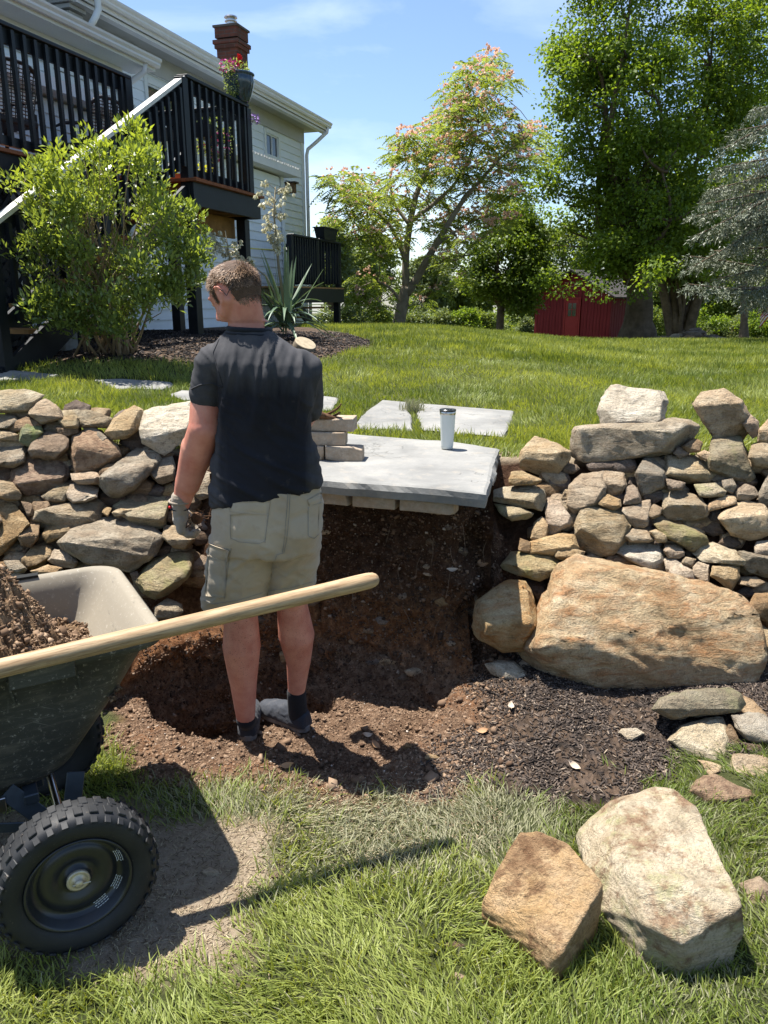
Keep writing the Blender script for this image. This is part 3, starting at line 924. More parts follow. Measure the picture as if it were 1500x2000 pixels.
# ================================================================== SLAB, PATH, BRICKS
def bluestone(name):
    t = NT(name)
    g = t.n('NewGeometry').outputs['Position']
    n = t.noise(g, 3.0, 7, 0.62, 0.3); nf = t.noise(g, 90, 6, 0.7); ns = t.noise(g, 14, 7, 0.65)
    c = t.ramp(n, [(0.3, (0.15, 0.15, 0.142)), (0.5, (0.215, 0.213, 0.20)), (0.7, (0.285, 0.278, 0.255))])
    c = t.mix(t.ramp(ns, [(0.55, 0.0), (0.75, 0.35)]), c, (0.42, 0.35, 0.26))
    c = t.mix(t.ramp(nf, [(0.35, 0.35), (0.5, 0.0)]), c, (0.17, 0.165, 0.155))
    v = t.n('TexVoronoi', _feature='DISTANCE_TO_EDGE', Scale=2.1)
    mp = t.n('Mapping'); mp.inputs['Scale'].default_value = (0.55, 1.5, 1.0)
    dn = t.n('TexNoise', Scale=4.0, Detail=6.0); t.l(g, dn.inputs['Vector'])
    ad = t.n('VectorMath', _operation='ADD'); sc = t.n('VectorMath', _operation='SCALE'); sc.inputs['Scale'].default_value = 0.45
    t.l(dn.outputs['Color'], sc.inputs[0]); t.l(g, ad.inputs[0]); t.l(sc.outputs[0], ad.inputs[1]); t.l(ad.outputs[0], mp.inputs['Vector']); t.l(mp.outputs[0], v.inputs['Vector'])
    edge = t.ramp(v.outputs['Distance'], [(0.0, 1.0), (0.010, 0.0)])
    msk = t.math('MULTIPLY', edge, t.ramp(t.noise(g, 1.9, 3), [(0.44, 0.0), (0.50, 1.0)]))
    c = t.mix(t.math('MULTIPLY', msk, 0.65), c, (0.10, 0.10, 0.09))
    h = t.math('SUBTRACT', t.math('ADD', t.math('MULTIPLY', ns, 0.7), t.math('MULTIPLY', nf, 0.25)), t.math('MULTIPLY', msk, 0.6))
    return t.bsdf(c, 0.85, 0.25, t.bump(h, 0.6, 0.008))
M_BLUE = bluestone('bluestone')

def plate(name, top, thick, mat, parent=None, seed=1.0, rough=0.012, n=10, flat=0.003, **k):
    """a slab: top is a ring of world points; chipped edges"""
    top = np.asarray(top, float); m = len(top)
    ring = []
    for i in range(m):
        a, b = top[i], top[(i + 1) % m]
        L = np.linalg.norm(b - a); q = max(2, int(L / 0.035))
        for j in range(q): ring.append(a + (b - a) * j / q)
    ring = np.array(ring); c = ring.mean(0); q = len(ring)
    d = ring - c; dn = d / np.linalg.norm(d[:, :2], axis=1)[:, None]
    off = rough * fbm(ring * 5 + seed * 3, 4, 0.6)
    off2 = rough * 1.3 * fbm(ring * 8 + seed * 9 + 4, 4, 0.6)
    def lev(inset, dz, o): return ring + dn * (o - inset)[:, None] * np.array([1, 1, 0]) + np.array([0, 0, dz])
    L = [lev(0.5 * np.linalg.norm(d[:, :2], axis=1), 0.0, off * 0), lev(0.02 + 0 * off, 0.0, off), lev(0.004 + 0 * off, -0.006, off), lev(0.0 + 0 * off, -thick * 0.45, off2), lev(0.006 + 0 * off, -thick * 0.95, off2), lev(0.03 + 0 * off, -thick, off2)]
    V = np.vstack(L + [c[None, :], c[None, :] - [[0, 0, thick]]]); F = []
    V[:len(V) - 2, 2] += flat * fbm(V[:len(V) - 2] * 6, 3)
    nl = len(L)
    for r in range(nl - 1):
        for i in range(q):
            j = (i + 1) % q
            F.append((r * q + i, (r + 1) * q + i, (r + 1) * q + j, r * q + j))
    for i in range(q):
        j = (i + 1) % q
        F.append((nl * q, i, j)); F.append((nl * q + 1, (nl - 1) * q + j, (nl - 1) * q + i))
    return obj(name, mesh_np(name, V, F, False), mat, parent, center=True, **k)

SLAB_Z = 0.905
slab_px = [(470, 922), (560, 930), (625, 937), (730, 944), (870, 955), (950, 964), (962, 925), (976, 876), (880, 861), (697, 848), (600, 838), (500, 836)]
SLAB = [atz(x, y, SLAB_Z) for x, y in slab_px]
slab = plate('stone_step_slab', SLAB, 0.068, M_BLUE, seed=2.0, rough=0.02)
tag(slab, 'thick grey bluestone step slab projecting over the dug pit, cup standing on it', 'stone slab')
PATHROOT = empty('flagstone_path', (0, 6, 0.95)); tag(PATHROOT, kind='structure')
FLAGS = [[(690, 836), (712, 808), (748, 785), (797, 788), (800, 812), (806, 842), (740, 840)], [(818, 791), (1003, 806), (996, 830), (984, 856), (900, 848), (826, 843), (815, 815)],
         [(560, 773), (610, 774), (662, 780), (648, 803), (600, 806), (550, 800)],
         [(332, 772), (352, 766), (400, 768), (420, 782), (360, 784)],
         [(185, 747), (232, 741), (338, 750), (318, 764), (230, 760)],
         [(-60, 720), (0, 723), (115, 735), (65, 744), (-60, 742)],
         [(-330, 705), (-230, 700), (-110, 712), (-150, 724), (-300, 722)]]
FLAGW = []
for i, f in enumerate(FLAGS):
    P = np.array([ghit(x, y) for x, y in f])
    zc = P[:, 2].mean()
    # lie in the slope of the ground
    A = np.c_[P[:, :2], np.ones(len(P))]; co = np.linalg.lstsq(A, P[:, 2], rcond=None)[0]
    P[:, 2] = A @ co + 0.015
    FLAGW.append(P)
    plate('flagstone', P, 0.05, M_BLUE, PATHROOT, seed=4.0 + i, rough=0.03)

M_PAVER = (lambda t: t.bsdf(t.mix(t.ramp(t.noise(t.obco(rnd=20), 18, 6, 0.7), [(0.35, 0.0), (0.7, 0.8)]), t.ramp(t.noise(t.obco(rnd=20), 45, 6, 0.7), [(0.3, (0.24, 0.20, 0.15)), (0.7, (0.42, 0.36, 0.29))]), (0.33, 0.235, 0.15)), 0.93, 0.15,
    t.bump(t.noise(t.obco(rnd=20), 80, 6, 0.7), 0.7, 0.006)))(NT('paver_concrete'))

def rough_box(name, c, size, ax, mat, parent=None, seed=1.0, **k):
    A = np.asarray(ax, float); h = np.asarray(size) / 2
    P = np.array([np.asarray(c) + A[0] * sx * h[0] + A[1] * sy * h[1] + A[2] * sz * h[2] for sx in (-1, 1) for sy in (-1, 1) for sz in (-1, 1)])
    V, F = rock_from_points(P, 4, 0, 0.010, seed, cuts=2)
    return obj(name, mesh_np(name, V, F, True), mat, parent, center=True, **k)

# the slab's front edge direction
FR, FL = SLAB[5], SLAB[2]
ed = (FR - FL); ed[2] = 0; ed /= np.linalg.norm(ed); ep = np.array([-ed[1], ed[0], 0]); UPV = np.array([0, 0, 1.0])
course = empty('brick_course_under_slab', (FL[0], FL[1], 0.8))
tag(course, 'single row of tan pavers mortared beneath the overhanging grey step slab', 'paver course')
x0 = FL[0] - 0.34
for i, (w, dz) in enumerate([(0.20, 0), (0.205, 0), (0.20, 0.0), (0.245, 0.002)]):
    c = np.array([FL[0], FL[1], 0]) + ed * (-0.31 + i * 0.222 + w / 2) + ep * 0.10
    rough_box('brick', (c[0], c[1], SLAB_Z - 0.068 - 0.029), (w, 0.10, 0.052), (ed, ep, UPV), M_PAVER, course, seed=8.1 + i)
px_rock('stone', [(820, 975), (900, 978), (893, 998), (855, 1004), (828, 992)], 3.30, 'T', course, level=3, seed=5.5)

# loose pavers stacked on the slab, as seen: three layers
bx = [('lowest paver of the stack, its whole end showing on the slab', 633, 708, 897, 0.035, (0.165, 0.09, 0.072), 0.0),
      ('lower left paver half hidden behind the man', 585, 630, 893, 0.035, (0.17, 0.09, 0.072), 0.06),
      ('middle paver of the stack behind the man', 592, 673, 869, 0.105, (0.20, 0.10, 0.066), 0.02),
      ('topmost paver with bark lying on it', 580, 691, 842, 0.175, (0.225, 0.11, 0.066), -0.03)]
BRK = []
for i, (lab, xa, xb, yc, dz, size, rot) in enumerate(bx):
    q = atz((xa + xb) / 2, yc + (0), SLAB_Z + dz)
    a = np.array([math.cos(rot - 0.10), math.sin(rot - 0.10), 0]); b = np.array([-a[1], a[0], 0])
    w = (xb - xa) / 1500 * (q[1] * CT + (EYE - q[2]) * ST)
    o = rough_box('paver', (q[0], 3.78 + 0.02 * i, SLAB_Z + dz), (w * 1.0, size[1], size[2]), (a, b, UPV), M_PAVER, None, seed=12.1 + i)
    tag(o, lab, 'paver', 'tan concrete pavers stacked on the step slab')
    BRK.append(o)

# bark and sticks on top of the pavers
M_BARK = simple('bark_brown', (0.10, 0.055, 0.032), 0.95, 0.1, var=0.5, scale=30, bump=0.9, bscale=60)
def bark_piece(p0, p1, w, seed):
    mb = MB(); n = 9
    p0 = np.asarray(p0, float); p1 = np.asarray(p1, float)
    pts = [p0 + (p1 - p0) * t + np.array([0, 0, 0.018 * math.sin(3 * t + seed)]) + 0.012 * np.array([math.sin(5 * t + seed), math.cos(4 * t + seed), 0]) for t in np.linspace(0, 1, n)]
    mb.tube(pts, [w * (0.5 + 0.6 * math.sin(math.pi * min(1, t * 0.9 + 0.1))) for t in np.linspace(0, 1, n)], 6)
    return mb
zt = SLAB_Z + 0.21
for i, (x1, z1, x2, z2, w, lab) in enumerate([(582, 812, 640, 826, 0.02, 'thick curled strip of bark lying at the back of the paver stack'), (600, 826, 672, 829, 0.016, 'flat dark bark strip along the front of the top paver'),
        (632, 810, 662, 790, 0.006, 'thin upturned twig at the right end of the bark pile'), (640, 812, 668, 830, 0.006, 'dark stick slanting down the right of the bark pile'), (585, 800, 650, 815, 0.012, 'long bark strip on top of the bark pile'),
        (600, 818, 634, 806, 0.008, 'short crossed twig in the middle of the bark pile')]):
    q1 = at(x1, z1, 3.80 + 0.02 * (i % 3)); q2 = at(x2, z2, 3.76 + 0.03 * (i % 2))
    q1[2] = max(q1[2], zt + 0.008); q2[2] = max(q2[2], zt + 0.008)
    o = bark_piece(q1, q2, w, i * 1.7).build('bark_strip' if w > 0.01 else 'twig', M_BARK, smooth=True, center=True)
    tag(o, lab, 'bark' if w > 0.01 else 'twig', 'scraps of bark and twigs on the paver stack')

# tumbler
q = atz(873, 877, SLAB_Z)
cup = empty('tumbler', q); tag(cup, 'white insulated tumbler with steel rim standing on the grey slab', 'tumbler')
M_WHITE = simple('powder_white', (0.60, 0.63, 0.60), 0.45, 0.4, var=0.03, bump=0.1, bscale=400)
M_STEEL = simple('brushed_steel', (0.55, 0.53, 0.50), 0.28, 0.5, metal=1.0, var=0.1)
M_LID = simple('smoky_plastic', (0.03, 0.035, 0.035), 0.25, 0.5, var=0.1)
mb = MB(); mb.lathe([(0.001, 0.003), (0.028, 0.003), (0.031, 0.006), (0.033, 0.02), (0.041, 0.185), (0.0415, 0.188)], q, seg=36)
mb.build('cup_body', M_WHITE, cup, smooth=True)
mb = MB(); mb.lathe([(0.0418, 0.187), (0.0424, 0.190), (0.043, 0.203), (0.0418, 0.2045), (0.0395, 0.200), (0.039, 0.19)], q, seg=36)
mb.build('rim', M_STEEL, cup, smooth=True)
mb = MB(); mb.lathe([(0.0435, 0.2052), (0.0445, 0.208), (0.0445, 0.212), (0.042, 0.214), (0.038, 0.209), (0.002, 0.209)], q, seg=36)
mb.box((q[0] + 0.01, q[1], q[2] + 0.212), (0.022, 0.014, 0.005))
mb.build('cup_lid', M_LID, cup, auto=True)

# ================================================================== LOOSE ROCKS
def ground_rock(name, top, bottom_z, mat, level=5, inset=0.93, seed=1.0, inner=(), **k):
    P = [atz(x, y, z) for x, y, z in top]
    c = np.mean(P, 0)
    Q = list(P) + [atz(x, y, z) for x, y, z in inner]
    for p in P: Q.append(np.array([c[0] + (p[0] - c[0]) * inset, c[1] + (p[1] - c[1]) * inset, bottom_z]))
    V, F = rock_from_points(np.array(Q), level, **k, seed=seed)
    return obj(name, mesh_np(name, V, F, True), RM[mat], None, center=True)
def c6(pts): return [(700 + x / 1.875, 1300 + y / 1.875, z) for x, y, z in pts]
RM['E'] = rock_material('stone_earth_coated', (0.42, 0.28, 0.155), (0.52, 0.37, 0.22), (0.58, 0.43, 0.28), stain=(0.46, 0.28, 0.13), soilamt=0.40)
RM['K'] = rock_material('stone_cream_soiled', (0.46, 0.37, 0.24), (0.56, 0.47, 0.33), (0.63, 0.55, 0.41), soilamt=0.34, amt=0.35, lich=(0.36, 0.37, 0.16))
o = ground_rock('earthy_block_stone', c6([(455, 872, .06), (505, 765, .12), (592, 608, .18), (655, 608, .19), (765, 652, .19), (890, 800, .17), (885, 900, .09), (740, 1055, .09), (700, 1098, .04)]), -0.04, 'E', level=6, seed=3.3, rough=0.024, cuts=0, inset=0.95)
tag(o, 'squarish orange brown stone coated in earth lying on the grass', 'stone')
o = ground_rock('big_cream_stone', c6([(800, 600, .07), (925, 495, .13), (1080, 445, .18), (1150, 455, .19), (1230, 520, .20), (1330, 700, .20), (1405, 880, .19), (1400, 975, .10), (1298, 1050, .07), (1290, 1085, .04), (1180, 1108, .035), (1040, 1045, .035), (895, 880, .05), (830, 740, .06)]), -0.05, 'K',
    level=6, seed=5.1, rough=0.024, cuts=1, inset=0.95, inner=c6([(955, 530, .17), (1000, 760, .19), (1060, 950, .14), (1190, 1020, .12), (1200, 600, .205), (1290, 960, .15)]))
tag(o, 'largest loose stone, cream and mossy with a crust of soil, on the grass', 'boulder')
c7 = lambda pts: [(1200 + x / 4, 1300 + y / 4) for x, y in pts]
LOOSE = [
 ('O', [(1277,1385),(1293,1367),(1343,1350),(1425,1346),(1454,1365),(1450,1386),(1397,1394),(1314,1402)], 2.74, .45, 'long olive tan stone lying across two others below the boulder'),
 ('C', c7([(425,585),(520,480),(600,440),(770,395),(850,400),(890,600),(890,800),(840,790),(740,740),(560,690)]), 2.56, .2, 'pale wedge shaped stone under the long olive stone'),
 ('C', c7([(920,390),(1040,350),(1130,360),(1240,430),(1260,610),(1100,600),(1010,570),(950,480)]), 2.62, .2, 'flat cream stone with a round shadow, beside the brown shard'),
 ('P', c7([(1010,240),(1060,260),(1170,370),(1240,440),(1040,400),(990,340)]), 2.80, .2, 'pinkish sloping stone behind the flat cream one'),
 ('B', c7([(870,520),(900,440),(960,540),(1000,640),(940,670),(900,650)]), 2.58, .4, 'rusty brown shard wedged between two cream stones'),
 ('Y', c7([(655,740),(740,750),(850,790),(860,840),(830,880),(730,860)]), 2.40, .3, 'small ochre stone at the corner of the mulch'),
 ('T', c7([(905,870),(930,690),(1020,690),(1120,700),(1240,750),(1240,870),(1080,895),(960,895)]), 2.42, .3, 'tan flat topped stone on grass below the cream stones'),
 ('S', c7([(580,970),(700,870),(790,850),(960,930),(1130,1020),(1100,1100),(1060,1115),(850,1060),(720,1080),(640,1030)]), 2.26, .3, 'brown slab like stone half sunk in grass behind the largest one'),
 ('C', c7([(30,530),(60,495),(170,490),(230,530),(150,575),(120,605),(60,575)]), 2.58, .4, 'small pale stone alone on the dark mulch'),
 ('E', c7([(970,1720),(1060,1670),(1130,1650),(1240,1740),(1240,1950),(1100,1930),(1020,1880),(980,1790)]), 1.83, .35, 'rough orange stone right of the largest one'),
 ('D', c7([(1000,600),(1150,620),(1180,690),(1050,690)]), 2.60, .5, 'dark stone in the gap under the flat cream one'),
 ('C', [(949,1298),(975,1290),(1003,1293),(1020,1312),(1045,1328),(1045,1336),(1016,1332),(990,1328),(960,1316)], 3.02, .4, 'flat pale stone on the mulch at the foot of the wall'),
 ('T', [(394,1703),(410,1694),(428,1702),(426,1714),(408,1718)], 1.83, .5, 'small dark clod of earth on the bare ground'),
 ('S', [(522,1712),(545,1703),(562,1712),(548,1722),(528,1722)], 1.82, .5, 'flat brown lump at the edge of the bare ground'),
 ('B', [(868,1846),(885,1838),(912,1846),(902,1856),(880,1858)], 1.60, .5, 'brown clod in the grass below the earthy block'),
 ('B', [(875,1912),(890,1900),(914,1908),(905,1922),(882,1924)], 1.53, .5, 'brown clod in the grass near the bottom'),
]
LOOSE_XY = []
for i, (m, P, Y, rd, lab) in enumerate(LOOSE):
    if i not in (0, 2, 3):
        low_ = max(p[1] for p in P); hh_ = low_ - min(p[1] for p in P)
        Y = ghit(np.mean([p[0] for p in P]), low_ - 0.15 * hh_)[1] + 0.3 * hh_ / 1500 * 2.5
    o = px_rock('loose_stone', P, Y, m, None, level=4, seed=41.3 + i * .77, ridge=rd, thick=0.9, lean=1.1)
    tag(o, lab, 'stone', 'loose stones lying below the wall')
    LOOSE_XY.append((o.location.x, o.location.y))

# ================================================================== GARDEN CART
ca = np.array([0.865, 0.502, 0.0]); cb = np.array([-0.502, 0.865, 0.0]); cz = np.array([0, 0, 1.0])
RIMZ = 0.745
CN = np.array([-0.64, 2.06, 0.0])        # near front corner of the rim
def cart(a, b, z): return CN + ca * a + cb * b + cz * z
cartE = empty('garden_cart', cart(-0.5, 0.34, 0)); tag(cartE, 'dark olive garden dump cart heaped with soil, wooden pole across it', 'garden cart')
def tray_mat(name, dusty):
    t = NT(name); v = t.obco()
    nb = t.noise(v, 7, 7, 0.65); nf = t.noise(v, 70, 8, 0.75)
    vs = t.obco(scale=(1, 1, 5), rot=(0.1, 0.2, 0)); ns = t.noise(vs, 9, 8, 0.7)
    c = t.ramp(nb, [(0.3, (0.030, 0.031, 0.027)), (0.7, (0.052, 0.052, 0.044))])
    lo = 0.52 if not dusty else 0.15
    c = t.mix(t.ramp(ns, [(lo, 0.0), (lo + 0.25, 0.72 if dusty else 0.35)]), c, (0.30, 0.26, 0.195))
    c = t.mix(t.ramp(nf, [(0.57, 0.0), (0.68, 0.75)]), c, (0.40, 0.37, 0.31))
    sv = t.n('TexVoronoi', _feature='DISTANCE_TO_EDGE', Scale=5.0); mpv = t.obco(scale=(0.6, 0.6, 3.2), rot=(0.2, 0.35, 0.3)); t.l(mpv, sv.inputs['Vector'])
    c = t.mix(t.math('MULTIPLY', t.ramp(sv.outputs['Distance'], [(0.0, 0.5), (0.006, 0.0)]), t.ramp(nb, [(0.5, 0.0), (0.6, 1.0)])), c, (0.30, 0.29, 0.25))
    return t.bsdf(c, 0.55 if not dusty else 0.8, 0.4, t.bump(nf, 0.25, 0.002))
M_TRAY = tray_mat('cart_plastic', False); M_TRAYIN = tray_mat('cart_plastic_dusty', True)
M_FRAME = simple('frame_steel_blue_black', (0.045, 0.055, 0.065), 0.45, 0.5, metal=0.4, var=0.35, scale=14, bump=0.2)
def rrect(a0, a1, b0, b1, r, z, n=7):
    pts = []
    for cx, cy, s in ((a1 - r, b0 + r, -90), (a1 - r, b1 - r, 0), (a0 + r, b1 - r, 90), (a0 + r, b0 + r, 180)):
        for i in range(n):
            th = R(s + 90 * i / (n - 1)); pts.append(cart(cx + r * math.cos(th), cy + r * math.sin(th), z))
    return pts
LEN, WID = 1.12, 0.70
lev = []
out = [(-0.30, 0.07, 0.335, 0.10, 0.24), (-0.265, 0.055, 0.36, 0.11, 0.2), (-0.12, 0.03, 0.56, 0.10, 0.1), (-0.035, 0.012, 0.70, 0.09, 0.03)]
for fa, ib, z, r, bk in out: lev.append(rrect(-LEN + bk, fa, ib, WID - ib, r, z))
lev.append(rrect(-LEN, 0.0, -0.006, WID + 0.006, .10, 0.705)); lev.append(rrect(-LEN - .012, 0.012, -0.02, WID + 0.02, .11, 0.712)); lev.append(rrect(-LEN - .014, 0.016, -0.024, WID + 0.024, .115, 0.730))
lev.append(rrect(-LEN - .004, 0.006, -0.014, WID + 0.014, .105, 0.744)); lev.append(rrect(-LEN + .01, -0.012, 0.004, WID - 0.004, .095, 0.746))
n_out = len(lev)
lev.append(rrect(-LEN + .022, -0.03, 0.018, WID - 0.018, .085, 0.734))
for fa, ib, z, r, bk in [(-0.06, 0.032, 0.69, 0.09, 0.04), (-0.14, 0.045, 0.56, 0.09, 0.11), (-0.27, 0.065, 0.38, 0.09, 0.21), (-0.31, 0.085, 0.345, 0.08, 0.25)]: lev.append(rrect(-LEN + bk, fa, ib, WID - ib, r, z))
q = len(lev[0]); V = np.vstack([np.array(l) for l in lev]); F = []; MI = []
for r_ in range(len(lev) - 1):
    for i in range(q):
        F.append((r_ * q + i, r_ * q + (i + 1) % q, (r_ + 1) * q + (i + 1) % q, (r_ + 1) * q + i)); MI.append(1 if r_ >= n_out - 2 else 0)
F.append(tuple(range(q))[::-1]); MI.append(0); F.append(tuple((len(lev) - 1) * q + i for i in range(q))); MI.append(1)
me = mesh_np('tray', V, F, True); me.materials.append(M_TRAY); me.materials.append(M_TRAYIN); me.polygons.foreach_set('material_index', MI)
obj('tray', me, None, cartE)
# black boxes painting the shade inside the rolled rim's slots, one each side
for bside in (-0.006, WID + 0.006):
    mb = MB(); s = -1 if bside < 0 else 1
    mb.box(cart(-0.335, bside - s * 0.004, 0.7475), (0.155, 0.030, 0.008), (ca, cb, cz)); mb.build('rim_slot_shade', simple('slot_shade_black', (0.008, 0.009, 0.009), 0.8), cartE)
    mb = MB(); mb.box(cart(-0.335, bside + s * 0.024, 0.716), (0.165, 0.007, 0.062), (ca, cb, cz)); mb.build('slot_panel', M_TRAY, cartE, bevel=0.002)
# rib pressed into the side under the slot
for a_ in (-0.42, -0.25):
    mb = MB(); mb.beam(cart(a_, -0.004, 0.70), cart(a_ + 0.012, 0.02, 0.62), 0.006, 0.004); mb.build('side_rib', M_TRAY, cartE)
# frame under the tray
mb = MB()
for b_ in (0.12, WID - 0.12): mb.beam(cart(-1.0, b_, 0.31), cart(-0.36, b_, 0.31), 0.03, 0.035)
mb.beam(cart(-0.40, 0.02, 0.315), cart(-0.40, WID - 0.02, 0.315), 0.04, 0.03)
mb.build('chassis', M_FRAME, cartE, bevel=0.003)
WC = np.array([-0.812, 1.70, 0.212]); WR = 0.212
wb_ = float(np.dot(WC - CN, cb)); wa_ = float(np.dot(WC - CN, ca))
mb = MB(); mb.tube([cart(wa_, wb_ - 0.03, WR), cart(wa_, WID - wb_ + 0.03 - 0.15, WR)], 0.011, 10); mb.build('axle', M_STEEL, cartE, smooth=True)
for i, (a_, b_) in enumerate(((wa_ + 0.055, 0.05), (wa_ - 0.13, 0.05), (wa_ + 0.05, WID - 0.18))):
    mb = MB(); mb.beam(cart(a_, b_, 0.345), cart(wa_ + (0.02 if i != 1 else -0.02), b_ - 0.04, WR), 0.006, 0.05, up=ca); mb.build('axle_bracket', M_FRAME, cartE, bevel=0.002)
mb = MB(); mb.box(cart(-0.50, 0.035, 0.315), (0.07, 0.008, 0.045), (ca, cb, cz)); mb.build('bolt_plate', M_STEEL, cartE, bevel=0.002)
mb = MB(); mb.lathe([(0.001, 0.011), (0.009, 0.010), (0.013, 0.006), (0.014, 0.0)], cart(-0.505, 0.030, 0.315), axis=-cb, seg=16)
mb.box(cart(-0.505, 0.0185, 0.315), (0.016, 0.002, 0.003), (ca, cb, cz)); mb.box(cart(-0.505, 0.0185, 0.315), (0.003, 0.002, 0.016), (ca, cb, cz))
mb.build('bolt', simple('zinc', (0.5, 0.48, 0.40), 0.35, 0.5, metal=0.9), cartE, smooth=False)
mb = MB(); mb.beam(cart(-0.70, 0.0, 0.34), cart(wa_ - 0.04, -0.03, 0.25), 0.03, 0.006, up=cb); mb.build('brace', M_FRAME, cartE, bevel=0.002)

def tyre_mat():
    t = NT('tyre_rubber'); v = t.obco()
    nb = t.noise(v, 9, 7, 0.65); nf = t.noise(v, 60, 7, 0.75)
    c = t.ramp(nb, [(0.35, (0.009, 0.010, 0.012)), (0.7, (0.022, 0.023, 0.024))])
    c = t.mix(t.ramp(nf, [(0.62, 0.0), (0.72, 0.5)]), c, (0.28, 0.22, 0.16))
    return t.bsdf(c, 0.62, 0.4, t.bump(nf, 0.3, 0.002))
M_TYRE = tyre_mat()
M_RIM = simple('rim_black_steel', (0.018, 0.020, 0.023), 0.32, 0.5, var=0.3, scale=12)
M_PRINT = simple('white_print', (0.6, 0.62, 0.62), 0.6)
M_ZINC = simple('hub_zinc', (0.50, 0.44, 0.33), 0.45, 0.5, metal=0.5, var=0.2, scale=40)
def wheel(center, out_dir, near):
    w = empty('wheel', center); 
    w.parent = cartE; w.location = Vector([float(x) for x in center]) - wloc(cartE)
    o = np.asarray(out_dir, float)
    prof = [(0.128, 0.030), (0.136, 0.042), (0.150, 0.050), (0.170, 0.054), (0.188, 0.050), (0.199, 0.040), (0.204, 0.020), (0.205, 0.0), (0.204, -0.020), (0.199, -0.040), (0.188, -0.050), (0.170, -0.054), (0.150, -0.050), (0.128, -0.035)]
    mb = MB(); mb.lathe(prof, center, axis=o, seg=72); mb.build('tyre', M_TYRE, w, smooth=True)
    mb = MB()
    e1 = np.array([0, 0, 1.0]); e2 = np.cross(o, e1)
    for k in range(34):
        for sgn in (-1, 1):
            th = 2 * math.pi * (k + (0.5 if sgn > 0 else 0)) / 34
            rad = e1 * math.cos(th) + e2 * math.sin(th); tan = np.cross(o, rad)
            mb.box(center + rad * 0.2035 + o * sgn * 0.021, (0.008, 0.021, 0.030), (rad, tan, o))
            # shoulder lugs running down the side wall
            r2 = rad * 0.9 + o * sgn * 0.42; r2 /= np.linalg.norm(r2); o2 = np.cross(tan, r2)
            mb.box(center + rad * 0.1925 + o * sgn * 0.0455, (0.006, 0.017, 0.026), (r2, tan, o2))
    for k in range(34):
        th = 2 * math.pi * (k + 0.25) / 34
        rad = e1 * math.cos(th) + e2 * math.sin(th); tan = np.cross(o, rad)
        mb.box(center + rad * 0.2045, (0.006, 0.014, 0.012), (rad, tan, o))
    mb.build('tread', M_TYRE, w, bevel=0.0015)
    rp = [(0.132, 0.036), (0.134, 0.044), (0.130, 0.046), (0.124, 0.040), (0.118, 0.016), (0.110, 0.008), (0.100, 0.004), (0.096, 0.010), (0.080, 0.014), (0.060, 0.013), (0.050, 0.004), (0.036, 0.002), (0.030, 0.014), (0.026, 0.018), (0.022, 0.019)]
    mb = MB(); mb.lathe(rp, center, axis=o, seg=64); mb.lathe([(0.022, 0.019), (0.02, -0.03), (0.128, -0.035)], center, axis=o, seg=64)
    mb.build('rim', M_RIM, w, smooth=True)
    mb = MB(); mb.lathe([(0.029, 0.017), (0.030, 0.024), (0.024, 0.027), (0.021, 0.0235), (0.018, 0.028), (0.012, 0.029), (0.011, 0.036), (0.008, 0.040), (0.001, 0.041)], center, axis=o, seg=32)
    mb.build('hub', M_ZINC, w, smooth=True)
    if near:
        mb = MB(); mb.tube([center + o * 0.036 + e2 * 0.016, center + o * 0.037 - e2 * 0.028 - e1 * 0.004], 0.0022, 6); mb.build('cotter_pin', M_ZINC, w)
        mb = MB()
        for base, rows in ((-2.62, 4), (-2.05, 4), (-1.3, 4), (-0.2, 0)):
            for r_ in range(rows):
                rr = 0.103 + 0.0045 * r_
                n = 5
                for j in range(n):
                    th = base + 0.075 * (j - n / 2) * (0.85 if r_ % 2 else 1)
                    rad = e1 * math.cos(th) + e2 * math.sin(th); tan = np.cross(o, rad)
                    hh = np.interp(rr, [0.100, 0.110, 0.118], [0.0047, 0.0087, 0.0167])
                    mb.box(center + rad * rr + o * hh, (0.0018, 0.0058, 0.0006), (rad, tan, o))
        mb.build('printed_text', M_PRINT, w)
    return w
wheel(WC, -cb, True)
wheel(cart(wa_, WID - 0.17, WR), cb, False)

# soil heap in the tray
def soil_mat(name, dark=1.0):
    t = NT(name); v = t.obco(); n = t.noise(v, 45, 9, 0.75); n2 = t.noise(v, 160, 5, 0.7)
    c = t.ramp(n, [(0.30, tuple(q * dark for q in (0.07, 0.040, 0.022))), (0.5, tuple(q * dark for q in (0.185, 0.118, 0.068))), (0.7, tuple(q * dark for q in (0.30, 0.21, 0.13)))])
    return t.bsdf(c, 0.97, 0.1, t.bump(t.math('ADD', n, t.math('MULTIPLY', n2, 0.4)), 0.9, 0.012))
M_SOIL = soil_mat('loose_soil')
na, nb_ = 200, 130
A_, B_ = np.meshgrid(np.linspace(-1.04, -0.13, na), np.linspace(0.045, 0.655, nb_), indexing='ij')
a_, b_ = A_.ravel(), B_.ravel()
hgt = 0.56 + 0.50 * np.exp(-(((a_ + 0.66) / 0.25) ** 2 + ((b_ - 0.44) / 0.24) ** 2)) + 0.24 * np.exp(-(((a_ + 0.40) / 0.17) ** 2 + ((b_ - 0.30) / 0.20) ** 2)) + 0.10 * np.exp(-(((a_ + 0.85) / 0.3) ** 2 + ((b_ - 0.12) / 0.2) ** 2))
nz = fbm(np.stack([a_ * 9, b_ * 9, a_ * 0], -1), 3); nz2 = fbm(np.stack([a_ * 38, b_ * 38, a_ * 0 + 3], -1), 4, 0.65)
hgt = hgt + 0.055 * nz + 0.05 * (nz2 - np.abs(nz2) * 0.4)
hgt = np.minimum(hgt, 1.2)
edge_in = np.interp(hgt, [0.34, 0.72], [0.085, 0.03])
V = CN + ca * a_[:, None] + cb * b_[:, None] + cz * hgt[:, None]
